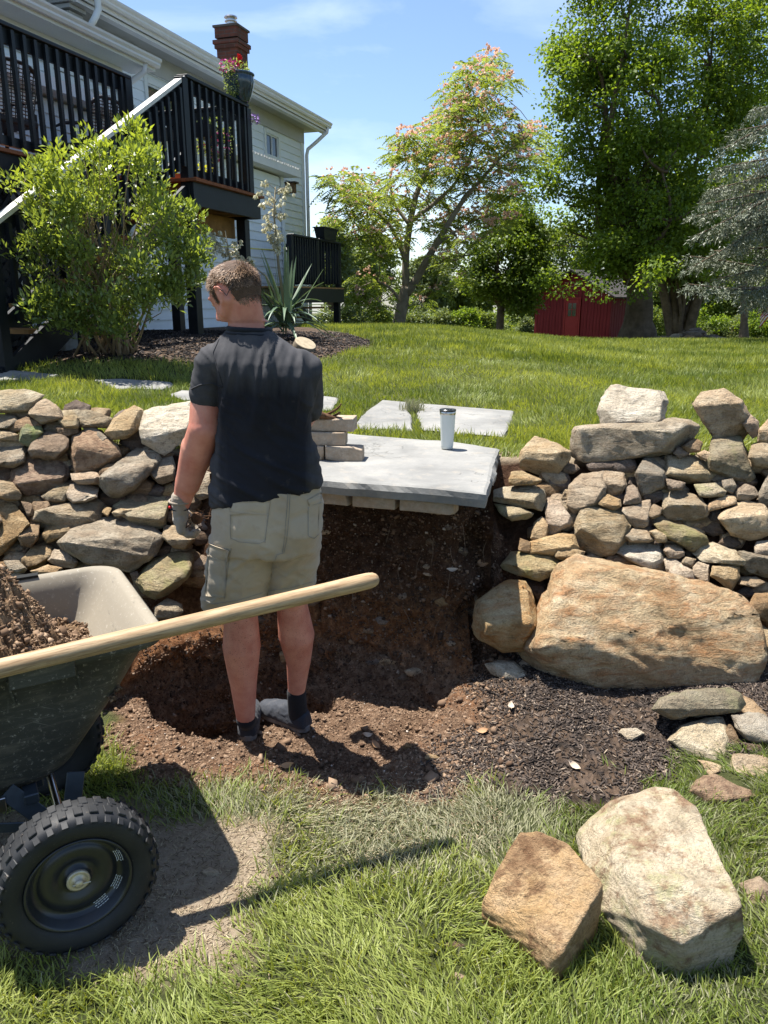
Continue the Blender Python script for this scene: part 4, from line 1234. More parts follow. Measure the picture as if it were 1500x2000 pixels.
i = (np.arange(na - 1)[:, None] * nb_ + np.arange(nb_ - 1)[None, :]).ravel()
F = np.stack([i, i + nb_, i + nb_ + 1, i + 1], -1)
# drop the part that would stand beyond the sloping front wall
fa = np.interp(hgt, [0.34, 0.56, 0.69, 0.745], [-0.30, -0.13, -0.05, -0.02])
keep = ((a_ < fa + 0.01) | (hgt > 0.745))[F].all(1)
o = obj('soil_heap', mesh_np('soil_heap', V, F[keep], True), M_SOIL, center=True); tag(o, 'crumbly brown soil heaped inside the olive garden cart', 'soil heap', kind='stuff')
# wooden pole across the cart
def wood_mat(name, c1, c2, axis_rot, sc=(1, 1, 14)):
    t = NT(name)
    tcn = t.n('TexCoord').outputs['Object']
    mp1 = t.n('Mapping'); mp1.vector_type = 'TEXTURE'; mp1.inputs['Rotation'].default_value = axis_rot; t.l(tcn, mp1.inputs['Vector'])
    mp2 = t.n('Mapping'); mp2.inputs['Scale'].default_value = sc; t.l(mp1.outputs[0], mp2.inputs['Vector']); v = mp2.outputs[0]
    n = t.noise(v, 5, 6, 0.6, 0.8); nf = t.noise(v, 16, 5, 0.65)
    c = t.ramp(n, [(0.38, c1), (0.60, c2)])
    c = t.mix(t.ramp(nf, [(0.34, 0.6), (0.50, 0.0)]), c, tuple(q * 0.45 for q in c1))
    c = t.mix(t.ramp(t.noise(tcn, 10, 7, 0.7), [(0.58, 0.0), (0.70, 0.6)]), c, (0.20, 0.13, 0.08))
    return t.bsdf(c, 0.6, 0.3, t.bump(nf, 0.2, 0.002))
pa = np.array([-0.651, 1.956, 0.79]); pe = np.array([-0.010, 2.228, 0.851])
pd = (pe - pa) / np.linalg.norm(pe - pa)
rot = Vector(pd.tolist()).to_track_quat('X', 'Z').to_euler()
M_POLE = wood_mat('ash_wood', (0.29, 0.185, 0.095), (0.45, 0.32, 0.185), tuple(rot), (0.9, 14, 14))
mb = MB()
ts = [-1.15, -0.9, -0.4, 0, 0.35, 0.55, 0.62, 0.655, 0.675, 0.685, 0.690, 0.692]
rr = [0.0265, 0.026, 0.0255, 0.025, 0.0245, 0.0248, 0.0258, 0.0253, 0.0225, 0.017, 0.010, 0.001]
mb.tube([pa + pd * t for t in ts], rr, 24)
me = mb.mesh('wooden_pole', smooth=True)
o = obj('wooden_tool_handle', me, M_POLE, center=True); tag(o, 'long round wooden tool handle laid across the garden cart', 'tool handle')

# ================================================================== HOUSE
HC = np.array([-1.95, 20.0, 0.0])                     # far front corner of the main wall
HU = np.array([0.3057, 0.9521, 0.0]); HN = np.array([0.9521, -0.3057, 0.0]); UZ = np.array([0, 0, 1.0])
def H(s, e, z): return HC - HU * s + HN * e + UZ * z
def hpx(px, py, e):
    """(s, z) of the photo point on the wall plane e metres out from the main wall"""
    d = ray(px, py); p0 = HC + HN * e
    t = np.dot(p0 - np.array([0, 0, EYE]), HN) / np.dot(d, HN)
    P = np.array([0, 0, EYE]) + d * t
    return float(-np.dot(P - HC, HU)), float(P[2])
M_SIDE = simple('siding_white_paint', (0.70, 0.74, 0.76), 0.6, 0.3, var=0.05, scale=3, rnd=0.03)
M_TRIM = simple('trim_paint', (0.66, 0.68, 0.66), 0.55, 0.3, var=0.05, scale=4)
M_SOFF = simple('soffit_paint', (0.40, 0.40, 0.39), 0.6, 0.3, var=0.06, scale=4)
M_GUT = simple('gutter_paint', (0.68, 0.68, 0.70), 0.45, 0.4, var=0.06, scale=6)
M_GLASS = simple('window_glass', (0.03, 0.04, 0.05), 0.06, 0.8, var=0.5, scale=3)
def shingle_mat():
    t = NT('asphalt_shingle'); v = t.obco()
    n = t.noise(v, 60, 4, 0.7); vo = t.n('TexVoronoi', Scale=7.0); t.l(v, vo.inputs['Vector'])
    c = t.mix(0.5, t.ramp(n, [(0.3, (0.06, 0.06, 0.062)), (0.7, (0.22, 0.21, 0.21))]), t.ramp(vo.outputs['Color'], [(0.2, (0.07, 0.07, 0.075)), (0.8, (0.24, 0.22, 0.21))]))
    return t.bsdf(c, 0.95, 0.1, t.bump(n, 0.6, 0.01))
M_SHIN = shingle_mat()
house = empty('farmhouse', H(5, 0, 1.0)); tag(house, 'white clapboard farmhouse with small upstairs windows, behind the black decks', 'house')
def hbox(mb, s0, s1, e0, e1, z0, z1):
    mb.box(H((s0 + s1) / 2, (e0 + e1) / 2, (z0 + z1) / 2), (abs(s1 - s0), abs(e1 - e0), abs(z1 - z0)), (-HU, HN, UZ))
def board(mb, s0, s1, e, z0, z1, t=0.022):
    """one tilted clapboard"""
    V = [H(s0, e + 0.002, z1), H(s1, e + 0.002, z1), H(s1, e + t, z0), H(s0, e + t, z0), H(s0, e - 0.02, z0), H(s1, e - 0.02, z0), H(s0, e - 0.02, z1), H(s1, e - 0.02, z1)]
    mb.add(V, [(0, 1, 2, 3), (3, 2, 5, 4), (0, 3, 4, 6), (1, 7, 5, 2), (0, 6, 7, 1), (4, 5, 7, 6)])
def siding(s0, s1, e, z0, z1, step=0.155, cut=None):
    """courses of clapboard, one object each, broken round the openings"""
    z = z0
    while z < z1 - 0.02:
        zt_ = min(z + step, z1)
        segs = [(s0, s1)]
        for (a, b, c, d) in (cut or []):
            if zt_ > c + 0.02 and z < d - 0.02:
                ns = []
                for (p, q) in segs:
                    if b <= p or a >= q: ns.append((p, q)); continue
                    if a > p: ns.append((p, a))
                    if b < q: ns.append((b, q))
                segs = ns
        mb = MB()
        for (p, q) in segs: board(mb, p, q, e, z, zt_ + 0.012)
        if segs:
            mb.build('siding_board', M_SIDE, house, center=True)
        z += step
    mb = MB(); hbox(mb, s0, s1, e - 0.05, e - 0.02, z0, z1); mb.build('wall', M_SIDE, house)

def window(s0, s1, z0, z1, e, nx=2, ny=1, name='window'):
    mb = MB(); w = 0.085
    hbox(mb, s0 - w, s0, e, e + 0.04, z0 - w, z1 + w); hbox(mb, s1, s1 + w, e, e + 0.04, z0 - w, z1 + w)
    hbox(mb, s0, s1, e, e + 0.045, z1, z1 + w); hbox(mb, s0 - w - .02, s1 + w + .02, e, e + 0.06, z0 - w, z0)
    wd = mb.build(name, M_TRIM, house)
    mb = MB(); hbox(mb, s0, s1, e - 0.02, e - 0.005, z0, z1); mb.build('pane', M_GLASS, wd)
    mb = MB()
    for i in range(1, nx): x = s0 + (s1 - s0) * i / nx; hbox(mb, x - 0.012, x + 0.012, e - 0.005, e + 0.02, z0, z1)
    for i in range(1, ny): z = z0 + (z1 - z0) * i / ny; hbox(mb, s0, s1, e - 0.005, e + 0.022, z - 0.012, z + 0.012)
    hbox(mb, s0, s1, e - 0.004, e + 0.018, z0, z0 + 0.03); hbox(mb, s0, s0 + 0.03, e - 0.0045, e + 0.0185, z0, z1); hbox(mb, s1 - 0.03, s1, e - 0.0045, e + 0.0185, z0, z1); hbox(mb, s0, s1, e - 0.004, e + 0.018, z1 - 0.03, z1)
    mb.build('sash', M_TRIM, wd)

EZ = hpx(606, 262, 0.0)[1]                            # top of the main wall
BE = 0.95                                             # lower storey bump out
s_b1, zb = hpx(557, 330, BE)
s_b1 = hpx(549, 345, BE)[0]; zb = hpx(560, 331, BE + 0.2)[1]
w1 = [hpx(517, 262, 0)[0], hpx(542, 300, 0)[0]]
wins_main = [(min(w1), max(w1), hpx(530, 306, 0)[1], hpx(530, 264, 0)[1])]
a, b = hpx(292, 172, 0)[0], hpx(335, 200, 0)[0]
wins_main.append((min(a, b) - 0.1, max(a, b) + 0.1, hpx(315, 235, 0)[1], hpx(308, 172, 0)[1]))
cuts = [(w[0] - .05, w[1] + .05, w[2] - .05, w[3] + .05) for w in wins_main]
s_ext = hpx(231, 170, 0.82)[0]
siding(0.0, 14.0, 0.0, 0.9, EZ, cut=cuts + [(s_b1 + 0.05, 14.0, 0.5, zb - 0.1)])
for w in wins_main: window(*w, 0.0)
# end wall of the house that the camera does not see, and the back
mb = MB()
hbox(mb, 0.0, 0.05, -6.0, -0.02, 0.9, EZ); hbox(mb, 0.05, 14, -6.0, -5.95, 0.9, EZ); hbox(mb, 13.95, 14.0, -5.95, -0.06, 0.9, EZ)
mb.build('gable_wall', M_SIDE, house)
mb = MB(); V = [H(0.0, 0, EZ), H(0.0, -6, EZ), H(0.0, -3, EZ + 1.35), H(0.05, 0, EZ), H(0.05, -6, EZ), H(0.05, -3, EZ + 1.35)]
mb.add(V, [(0, 1, 2), (3, 5, 4), (0, 2, 5, 3), (1, 4, 5, 2)]); mb.build('gable', M_SIDE, house)
# corner board
mb = MB(); hbox(mb, -0.03, 0.12, -0.12, 0.035, 0.9, EZ); mb.build('corner_board', M_TRIM, house)
# frieze, soffit, fascia, gutter, roof
OV = 0.52
S_END = hpx(152, 10, OV)[0]
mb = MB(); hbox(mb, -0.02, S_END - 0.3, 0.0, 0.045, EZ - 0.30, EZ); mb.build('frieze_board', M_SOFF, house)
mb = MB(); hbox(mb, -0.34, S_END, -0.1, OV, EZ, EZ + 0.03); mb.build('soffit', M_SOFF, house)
mb = MB(); hbox(mb, -0.34, S_END, OV - 0.02, OV + 0.02, EZ - 0.0, EZ + 0.17); hbox(mb, -0.34, S_END, OV - 0.14, OV - 0.022, EZ - 0.05, EZ - 0.002); mb.build('fascia', M_GUT, house)
def gutter(s0, s1, e, z, name='gutter'):
    mb = MB(); prof = [(0, 0), (0.055, 0.0), (0.075, 0.03), (0.075, 0.055), (0.10, 0.085), (0.105, 0.11), (0.085, 0.11), (0.06, 0.05), (0.05, 0.02), (0.0, 0.02)]
    n = len(prof); V = [H(s, e + p[0], z + p[1]) for s in (s0, s1) for p in prof]
    F = [(i, (i + 1) % n, n + (i + 1) % n, n + i) for i in range(n)]; F.append(tuple(range(n))[::-1]); F.append(tuple(range(n, 2 * n)))
    mb.add(V, F); return mb.build(name, M_GUT, house)
gutter(-0.36, S_END + 0.02, OV + 0.022, EZ + 0.055)
mb = MB(); V = []
for s in (-0.40, 14.2):
    V += [H(s, OV + 0.07, EZ + 0.16), H(s, -3, EZ + 1.62), H(s, -6.6, EZ + 0.12), H(s, OV + 0.07, EZ + 0.20), H(s, -3, EZ + 1.68), H(s, -6.6, EZ + 0.16)]
# the near stretch of the roof stops at the taller gable
V[6:12] = [H(S_END, OV + 0.07, EZ + 0.16), H(S_END, -3, EZ + 1.62), H(S_END, -6.6, EZ + 0.12), H(S_END, OV + 0.07, EZ + 0.20), H(S_END, -3, EZ + 1.68), H(S_END, -6.6, EZ + 0.16)]
mb.add(V, [(0, 1, 7, 6), (1, 2, 8, 7), (3, 9, 10, 4), (4, 10, 11, 5), (0, 3, 4, 1), (1, 4, 5, 2), (6, 7, 10, 9), (7, 8, 11, 10), (0, 6, 9, 3), (2, 5, 11, 8)])
roof = mb.build('roof', M_SHIN, house)
# cornice return where the eave ends, its moulding and the pilaster below
mb = MB()
for k, (dz, de, dl) in enumerate([(0.10, 0.16, 0.16), (0.05, 0.10, 0.12), (0.0, 0.05, 0.06), (-0.06, 0.0, 0.02), (-0.12, -0.06, -0.04)]):
    hbox(mb, S_END - 0.32, S_END + dl, -0.02, OV + de - 0.12, EZ + dz - 0.048, EZ + dz)
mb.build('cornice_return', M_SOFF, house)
mb = MB(); hbox(mb, S_END - 0.42, S_END - 0.06, 0.02, 0.09, EZ - 1.6, EZ - 0.168); mb.build('pilaster', M_TRIM, house)
# taller wall at the near end, running out of the frame
siding(S_END + 0.02, 18, 0.06, EZ - 0.4, EZ + 3.2)
# downspout that drops from above over the main gutter
P = [H(*((lambda q: (q[0], OV + 0.17, q[1]))(hpx(x, y, OV + 0.17)))) for x, y in [(190, -60), (190, 0), (192, 18), (186, 34), (176, 52)]]
mb = MB(); mb.tube(P, [0.045] * 5, 10); mb.build('downspout', M_TRIM, house, smooth=True)
# far corner downspout
P = [H(-0.22, OV + 0.05, EZ + 0.06), H(-0.22, OV + 0.03, EZ - 0.04), H(-0.14, OV - 0.22, EZ - 0.26), H(-0.05, 0.12, EZ - 0.42), H(-0.04, 0.09, EZ - 0.55), H(-0.04, 0.09, 1.2)]
mb = MB(); mb.tube(P, [0.042] * 6, 10); mb.build('downspout', M_GUT, house, smooth=True)
# brick chimney
def brick_mat():
    t = NT('chimney_brick'); v = t.obco(rot=(0, 0, math.atan2(HU[1], HU[0])))
    tcx = t.n('TexCoord').outputs['Object']; mpx = t.n('Mapping'); mpx.inputs['Rotation'].default_value = (R(90), 0, 0); t.l(tcx, mpx.inputs['Vector'])
    br = t.n('TexBrick', Scale=1.0); br.inputs['Brick Width'].default_value = 0.21; br.inputs['Row Height'].default_value = 0.067; br.inputs['Mortar Size'].default_value = 0.007
    br.inputs['Color1'].default_value = (0.17, 0.062, 0.04, 1); br.inputs['Color2'].default_value = (0.10, 0.045, 0.032, 1); br.inputs['Mortar'].default_value = (0.11, 0.09, 0.075, 1)
    t.l(mpx.outputs[0], br.inputs['Vector'])
    n = t.noise(v, 9, 6, 0.7)
    c = t.mix(t.ramp(n, [(0.4, 0.0), (0.7, 0.6)]), br.outputs['Color'], (0.06, 0.04, 0.033))
    return t.bsdf(c, 0.92, 0.15, t.bump(br.outputs['Fac'], -0.6, 0.01))
M_BRICK = brick_mat()
d = ray(456, 150); tt = 18.3 / d[1]; cx, cy = d[0] * tt, 18.3
z_t = float((at(456, 66, 18.3))[2]); chw = 53 / 1500 * (18.3 * CT + -3.5 * ST) * 0.80
chim = MB(); ax = (HN, HU, UZ)
chim.box((cx, cy, z_t - 2.0), (chw, chw, 3.6), ax); ch = chim.build('chimney', M_BRICK, house, loc=(cx, cy, z_t - 2))
mb = MB()
for k, (dz, ex) in enumerate([(-0.32, 0.035), (-0.24, 0.06), (-0.06, 0.02)]): mb.box((cx, cy, z_t + dz + 0.03), (chw + 2 * ex, chw + 2 * ex, 0.075 if k < 2 else 0.20), ax)
mb.build('corbel', M_BRICK, ch, loc=(cx, cy, z_t))
mb = MB(); mb.box((cx, cy, z_t + 0.085), (chw + 0.10, chw + 0.10, 0.04), ax); mb.build('chimney_crown', simple('mortar_cap', (0.10, 0.085, 0.07), 0.9), ch)
mb = MB(); mb.lathe([(0.09, 0.10), (0.09, 0.22), (0.13, 0.22), (0.13, 0.235), (0.09, 0.24), (0.085, 0.29), (0.14, 0.295), (0.13, 0.32), (0.03, 0.345), (0.001, 0.35)], (cx, cy, z_t), seg=16); mb.build('flue_cap', M_STEEL, ch, smooth=False)

# upper left extension (shed roofed) with its own gutter
XE = 0.84; XZ = hpx(262, 116, XE + 0.42)[1]
siding(s_ext, 14.0, XE, zb - 0.1, XZ - 0.02, cut=[(hpx(165, 150, XE)[0], hpx(100, 130, XE)[0], hpx(140, 160, XE)[1], XZ - 0.20)])
mb = MB(); hbox(mb, s_ext, s_ext + 0.05, 0.0, XE - 0.02, zb - 0.1, XZ); mb.build('end_wall', M_SIDE, house)
mb = MB(); hbox(mb, s_ext - 0.02, s_ext + 0.10, XE + 0.024, XE + 0.045, zb, XZ - 0.02); mb.build('corner_board', M_TRIM, house)
mb = MB(); hbox(mb, s_ext - 0.30, 14, XE, XE + 0.40, XZ - 0.02, XZ + 0.01); hbox(mb, s_ext - 0.02, 14, XE + 0.024, XE + 0.05, XZ - 0.32, XZ - 0.022); mb.build('soffit', M_TRIM, house)
mb = MB(); hbox(mb, s_ext - 0.30, 14, XE + 0.37, XE + 0.40, XZ + 0.011, XZ + 0.13); mb.build('fascia', M_GUT, house)
gutter(s_ext - 0.32, 14, XE + 0.402, XZ + 0.02)
mb = MB(); V = []
for s in (s_ext - 0.34, 14.0): V += [H(s, XE + 0.45, XZ + 0.13), H(s, -0.1, XZ + 0.42), H(s, XE + 0.45, XZ + 0.155), H(s, -0.1, XZ + 0.45)]
mb.add(V, [(0, 1, 5, 4), (2, 6, 7, 3), (0, 2, 3, 1), (4, 5, 7, 6), (0, 4, 6, 2), (1, 3, 7, 5)]); mb.build('extension_roof', M_SHIN, house)
P = [H(s_ext - 0.05, XE + 0.40, XZ + 0.03), H(s_ext - 0.05, XE + 0.38, XZ - 0.08), H(s_ext + 0.04, XE + 0.12, XZ - 0.26), H(s_ext + 0.04, XE + 0.09, XZ - 0.36), H(s_ext + 0.04, XE + 0.09, zb + 0.1)]
mb = MB(); mb.tube(P, [0.04] * 5, 10); mb.build('downspout', M_GUT, house, smooth=True)
a0, a1 = hpx(160, 150, XE)[0], hpx(97, 130, XE)[0]
window(min(a0, a1), max(a0, a1), hpx(130, 150, XE)[1], XZ - 0.36, XE + 0.01, 2, 1)
a0, a1 = hpx(150, 150, XE)[0], hpx(88, 130, XE)[0]

# lower storey bump out with a pent roof
siding(s_b1, 14.0, BE, 0.9, zb - 0.12)
mb = MB(); hbox(mb, s_b1, s_b1 + 0.05, 0.02, BE - 0.02, 0.9, zb - 0.1); mb.build('end_wall', M_SIDE, house)
mb = MB(); hbox(mb, s_b1 - 0.02, s_b1 + 0.10, BE + 0.024, BE + 0.045, 0.9, zb - 0.12); hbox(mb, s_b1 - 0.02, s_b1 - 0.002, BE - 0.10, BE + 0.024, 0.9, zb - 0.12); mb.build('corner_board', M_TRIM, house)
mb = MB(); V = []
for s in (s_b1 - 0.30, 14.0): V += [H(s, 0.03, zb - 0.09), H(s, BE + 0.28, zb - 0.09), H(s, BE + 0.30, zb + 0.04), H(s, 0.03, zb + 0.18)]
mb.add(V, [(0, 4, 5, 1), (1, 5, 6, 2), (2, 6, 7, 3), (0, 1, 2, 3), (4, 7, 6, 5), (0, 3, 7, 4)]); pr = mb.build('pent_roof', M_GUT, house)
mb = MB(); 
s = s_b1 - 0.2
rs = random.Random(5)
while s < 9.5:
    mb.box(H(s, BE + 0.29, zb + 0.055), (0.03, 0.04, 0.03 + rs.uniform(0, .02)), (HU, HN, UZ)); s += rs.uniform(0.07, 0.13)
mb.build('string_lights', simple('bulb_grey', (0.55, 0.55, 0.5), 0.3), pr)
# bird box on the wall beside the bump out
s_, z_ = hpx(565, 368, 0.08)
bh = empty('bird_box', H(s_, 0.1, z_)); tag(bh, 'small dark brown wooden box fixed to the white farmhouse wall', 'bird box')
mb = MB(); mb.box(H(s_, 0.12, z_), (0.16, 0.2, 0.20), (HU, HN, UZ)); mb.build('box_body', simple('box_wood', (0.16, 0.085, 0.04), 0.8, var=0.3), bh)
mb = MB(); mb.box(H(s_, 0.14, z_ + 0.12), (0.22, 0.27, 0.03), (HU, HN, UZ)); mb.build('box_roof', simple('box_roof_wood', (0.07, 0.045, 0.03), 0.8), bh)

# ================================================================== DECKS
M_DECK = simple('deck_paint_black', (0.007, 0.0095, 0.013), 0.45, 0.35, var=0.35, scale=10, bump=0.25, bscale=40)
M_DTOP = simple('deck_board_rust', (0.20, 0.075, 0.035), 0.75, 0.2, var=0.35, scale=14, rnd=0.15)
M_JOIST = simple('joist_wood', (0.27, 0.155, 0.065), 0.85, 0.15, var=0.35, scale=7)
M_RAIL = simple('rail_sunlit_white', (0.62, 0.60, 0.56), 0.5, 0.3, var=0.25, scale=30)  # sun on the stair's hand rail painted into its colour
M_FOUND = simple('foundation_paint', (0.55, 0.60, 0.62), 0.8, 0.2, var=0.1, scale=3)
A0 = np.array([-2.256, 9.5, 0.0])                      # near corner post of the landing
def D(s, e, z): return A0 + HU * s + HN * e + UZ * z   # s away along the house, e out from the house
def dbox(mb, s0, s1, e0, e1, z0, z1): mb.box(D((s0 + s1) / 2, (e0 + e1) / 2, (z0 + z1) / 2), (abs(s1 - s0), abs(e1 - e0), abs(z1 - z0)), (HU, HN, UZ))
FZ, RZ = 2.97, 4.07
LB = 1.52
deck = empty('back_deck', D(0.5, -1.0, 1.2)); tag(deck, 'raised black deck with slatted railing and stair, beside the white farmhouse', 'deck')
for (s, e, zt_) in ((0.0, 0.0, RZ - 0.02), (LB, 0.0, RZ - 0.02)):
    mb = MB(); dbox(mb, s - 0.055, s + 0.055, e - 0.055, e + 0.055, FZ - 0.26, zt_); mb.build('rail_post', M_DECK, deck, bevel=0.004)
for (s, e) in ((0.06, -0.04), (LB - 0.02, -0.10), (0.2, -1.2), (LB, -1.2), (0.1, -1.85)):
    g = gz(*D(s, e, 0)[:2]); mb = MB(); dbox(mb, s - 0.065, s + 0.065, e - 0.065, e + 0.065, g - 0.1, FZ - 0.27); mb.build('support_post', M_DECK, deck, bevel=0.004)
def railing(parent, p0, p1, zt_, zb_, n, mat=M_DECK, cap=True, e_off=0.0):
    """p0, p1: ends of the rail at floor plan; balusters one object each"""
    p0 = np.asarray(p0, float); p1 = np.asarray(p1, float); d_ = (p1 - p0); L = np.linalg.norm(d_[:2]); u = d_ / L; side = np.array([u[1], -u[0], 0])
    def q(t, z): v = p0 + (p1 - p0) * t; return np.array([v[0], v[1], z])
    if cap:
        mb = MB(); mb.beam(q(-0.02, zt_), q(1.02, zt_), 0.14, 0.035); mb.build('cap_rail', mat, parent, bevel=0.004)
    mb = MB(); mb.beam(q(0, zt_ - 0.085), q(1, zt_ - 0.085), 0.038, 0.13); mb.build('top_rail', mat, parent)
    mb = MB(); mb.beam(q(0, zb_ + 0.12), q(1, zb_ + 0.12), 0.038, 0.085); mb.build('bottom_rail', mat, parent)
    me = None
    for i in range(n):
        c = q((i + 0.5) / n, (zt_ + zb_) / 2 + 0.02) + side * 0.04
        if me is None:
            mb = MB(); mb.box((0, 0, 0), (0.04, 0.04, zt_ - zb_ - 0.10), (u, side, UZ)); me = mb.mesh('baluster'); me.materials.append(mat)
        inst('baluster', me, parent, c)
railing(deck, D(0.05, 0, 0), D(LB - 0.05, 0, 0), RZ, FZ, 9)
railing(deck, D(LB, -0.05, 0), D(LB, -1.9, 0), RZ, FZ, 13)
for (a, b) in ((D(-0.06, 0.09, FZ - 0.13), D(LB + 0.10, 0.09, FZ - 0.13)), (D(LB + 0.09, 0.06, FZ - 0.13), D(LB + 0.09, -1.92, FZ - 0.13))):
    mb = MB(); mb.beam(a, b, 0.045, 0.255); mb.build('rim_board', M_DECK, deck, bevel=0.003)
for i in range(13):
    e = 0.10 - 0.147 * i
    mb = MB(); dbox(mb, -0.10, LB + 0.11, e - 0.07, e + 0.07, FZ, FZ + 0.032); mb.build('deck_board', M_DTOP, deck)
for i in range(4):
    s = 0.12 + i * 0.42; mb = MB(); dbox(mb, s - 0.02, s + 0.02, -1.85, 0.05, FZ - 0.24, FZ - 0.005); mb.build('joist', M_JOIST, deck)
mb = MB(); dbox(mb, -0.06, LB + 0.05, -0.30, -0.26, FZ - 0.50, FZ - 0.245); mb.build('beam', M_JOIST, deck)
# upper deck to the left, set back
EL = -0.65
U0, U1 = -5.0, -0.06
g0 = D(U1, EL, 0)
mb = MB(); dbox(mb, U1 - 0.12, U1, EL - 0.06, EL + 0.06, FZ - 0.25, RZ + 0.02); mb.build('rail_post', M_DECK, deck, bevel=0.004)
railing(deck, D(U0, EL, 0), D(U1 - 0.12, EL, 0), RZ, FZ, 33)
mb = MB(); mb.beam(D(U0, EL + 0.04, FZ - 0.15), D(U1, EL + 0.04, FZ - 0.15), 0.045, 0.29); mb.build('rim_board', M_DECK, deck)
for i in range(9):
    e = EL + 0.04 - 0.147 * i
    mb = MB(); dbox(mb, U0, -0.105, e - 0.07, e + 0.07, FZ, FZ + 0.032); mb.build('deck_board', M_DTOP, deck)
for s in (-2.1, -3.6):
    g = gz(*D(s, EL, 0)[:2]); mb = MB(); dbox(mb, s - 0.06, s + 0.06, EL - 0.16, EL - 0.04, g - 0.1, FZ - 0.29); mb.build('support_post', M_DECK, deck)
# stair
NT_ = 8; run, rise = 0.375, (FZ - 1.2) / 8.0
for k in range(NT_):
    s = -0.10 - run * k; z = FZ - rise * (k + 1)
    mb = MB(); dbox(mb, s - run - 0.01, s - 0.02, EL + 0.10, -0.02, z - 0.038, z); mb.build('tread', M_JOIST if k > 2 else M_DTOP, deck)
sl = rise / run
for e in (0.01, EL + 0.07):
    mb = MB(); mb.beam(D(-0.02, e, FZ - 0.16), D(-0.02 - run * 8.2, e, FZ - 0.16 - rise * 8.2), 0.042, 0.27); mb.build('stringer', M_DECK, deck)
E3 = D(-0.02 - run * 8.0, 0, 0); zE = RZ - 0.03 - rise * 8.0
mb = MB(); mb.beam(D(0.02, 0.0, RZ - 0.02), D(-run * 8.3, 0.0, RZ - 0.02 - rise * 8.3), 0.09, 0.036); mb.build('hand_rail', M_RAIL, deck)
mb = MB(); mb.beam(D(0.0, 0.0, RZ - 0.10), D(-run * 8.2, 0.0, RZ - 0.10 - rise * 8.2), 0.038, 0.11); mb.build('stair_top_rail', M_DECK, deck)
mb = MB(); mb.beam(D(0.0, 0.0, RZ - 0.80), D(-run * 8.2, 0.0, RZ - 0.80 - rise * 8.2), 0.038, 0.085); mb.build('stair_bottom_rail', M_DECK, deck)
me = None
for i in range(23):
    s = -0.12 - i * 0.126
    if me is None:
        mb = MB(); mb.box((0, 0, 0), (0.04, 0.04, 0.80), (HU, HN, UZ)); me = mb.mesh('baluster'); me.materials.append(M_DECK)
    inst('baluster', me, deck, D(s, 0.045, RZ - 0.48 + s * sl))
for s in (-run * 8.2, -run * 4.2):
    p = D(s, 0.0, 0); g = gz(p[0], p[1]); mb = MB(); dbox(mb, s - 0.05, s + 0.05, -0.05, 0.05, g - 0.1, RZ - 0.06 + s * sl); mb.build('rail_post', M_DECK, deck)
# lattice under the stair and upper deck
lat = MB()
for i in range(30):
    s = -0.2 - i * 0.14
    for dr in (-1, 1):
        a = D(s, EL + 0.0 + 0.008 * dr, 1.3); b = D(s + dr * 1.25, EL + 0.008 * dr, FZ - 0.3)
        if -4.6 < s + dr * 1.25 < 0.2: lat.beam(a, b, 0.035, 0.008, up=HN)
lat.build('lattice', M_DECK, deck)
for s in np.arange(-3.9, -1.4, 0.17):
    pass
# concrete footing block and shadowed foundation wall behind
mb = MB(); c = ghit(128, 682); g = c[2]; mb.box((c[0], c[1], g + 0.07), (0.20, 0.16, 0.20), (HU, HN, UZ)); o = mb.build('concrete_block', simple('old_concrete', (0.20, 0.21, 0.20), 0.9, var=0.35, scale=12, bump=0.6), bevel=0.01, center=True)
tag(o, 'weathered grey concrete block standing on mulch behind the bush', 'concrete block')

# glazed pot with flowers on the landing rail
def pot_mat():
    t = NT('pot_glaze_navy'); v = t.obco(scale=(1, 1, 0.25)); n = t.noise(v, 22, 6, 0.7, 0.8)
    c = t.ramp(n, [(0.35, (0.006, 0.012, 0.025)), (0.55, (0.02, 0.045, 0.08)), (0.85, (0.12, 0.17, 0.19))])
    return t.bsdf(c, 0.12, 0.6)
pc = D(LB - 0.14, 0.0, RZ + 0.018)
pot = empty('flower_pot', pc); tag(pot, 'glossy navy glazed pot of red and pink flowers on the deck railing', 'flower pot')
PS = 1.19
mb = MB(); mb.lathe([(a * PS, b * PS) for a, b in [(0.001, 0.0), (0.085, 0.0), (0.10, 0.012), (0.125, 0.07), (0.150, 0.15), (0.160, 0.20), (0.158, 0.235), (0.150, 0.25), (0.165, 0.258), (0.168, 0.272), (0.160, 0.28), (0.148, 0.275), (0.140, 0.25), (0.001, 0.245)]], pc, seg=40)
mb.build('pot_body', pot_mat(), pot, smooth=True)
M_PINK = simple('petal_pink', (0.62, 0.10, 0.28), 0.6, var=0.3, rnd=0.0); M_RED = simple('petal_red', (0.60, 0.015, 0.02), 0.55, var=0.2)
M_PURP = simple('petal_lilac', (0.35, 0.22, 0.52), 0.6, var=0.2)
def leaf_mat(name, c1, c2, trans=0.45, rough=0.45, spec=0.35, tint=True, tcol=None):
    t = NT(name); oi = t.attr('tint').outputs['Fac']
    c = t.ramp(oi, [(0.0, c1), (1.0, c2)])
    p = t.n('BsdfPrincipled'); t.l(c, p.inputs['Base Color']); p.inputs['Roughness'].default_value = rough; p.inputs['Specular IOR Level'].default_value = spec
    tr = t.n('BsdfTranslucent')
    tc_ = t.mix(1.0, c, tcol or (1.35, 1.25, 0.45), 'MULTIPLY'); t.l(tc_, tr.inputs['Color'])
    m = t.n('MixShader', Fac=trans); t.l(p.outputs[0], m.inputs[1]); t.l(tr.outputs[0], m.inputs[2]); t.l(m.outputs[0], t.out.inputs['Surface'])
    return t.m
M_LEAFS = leaf_mat('leaf_silver_green', (0.13, 0.19, 0.08), (0.28, 0.36, 0.20))

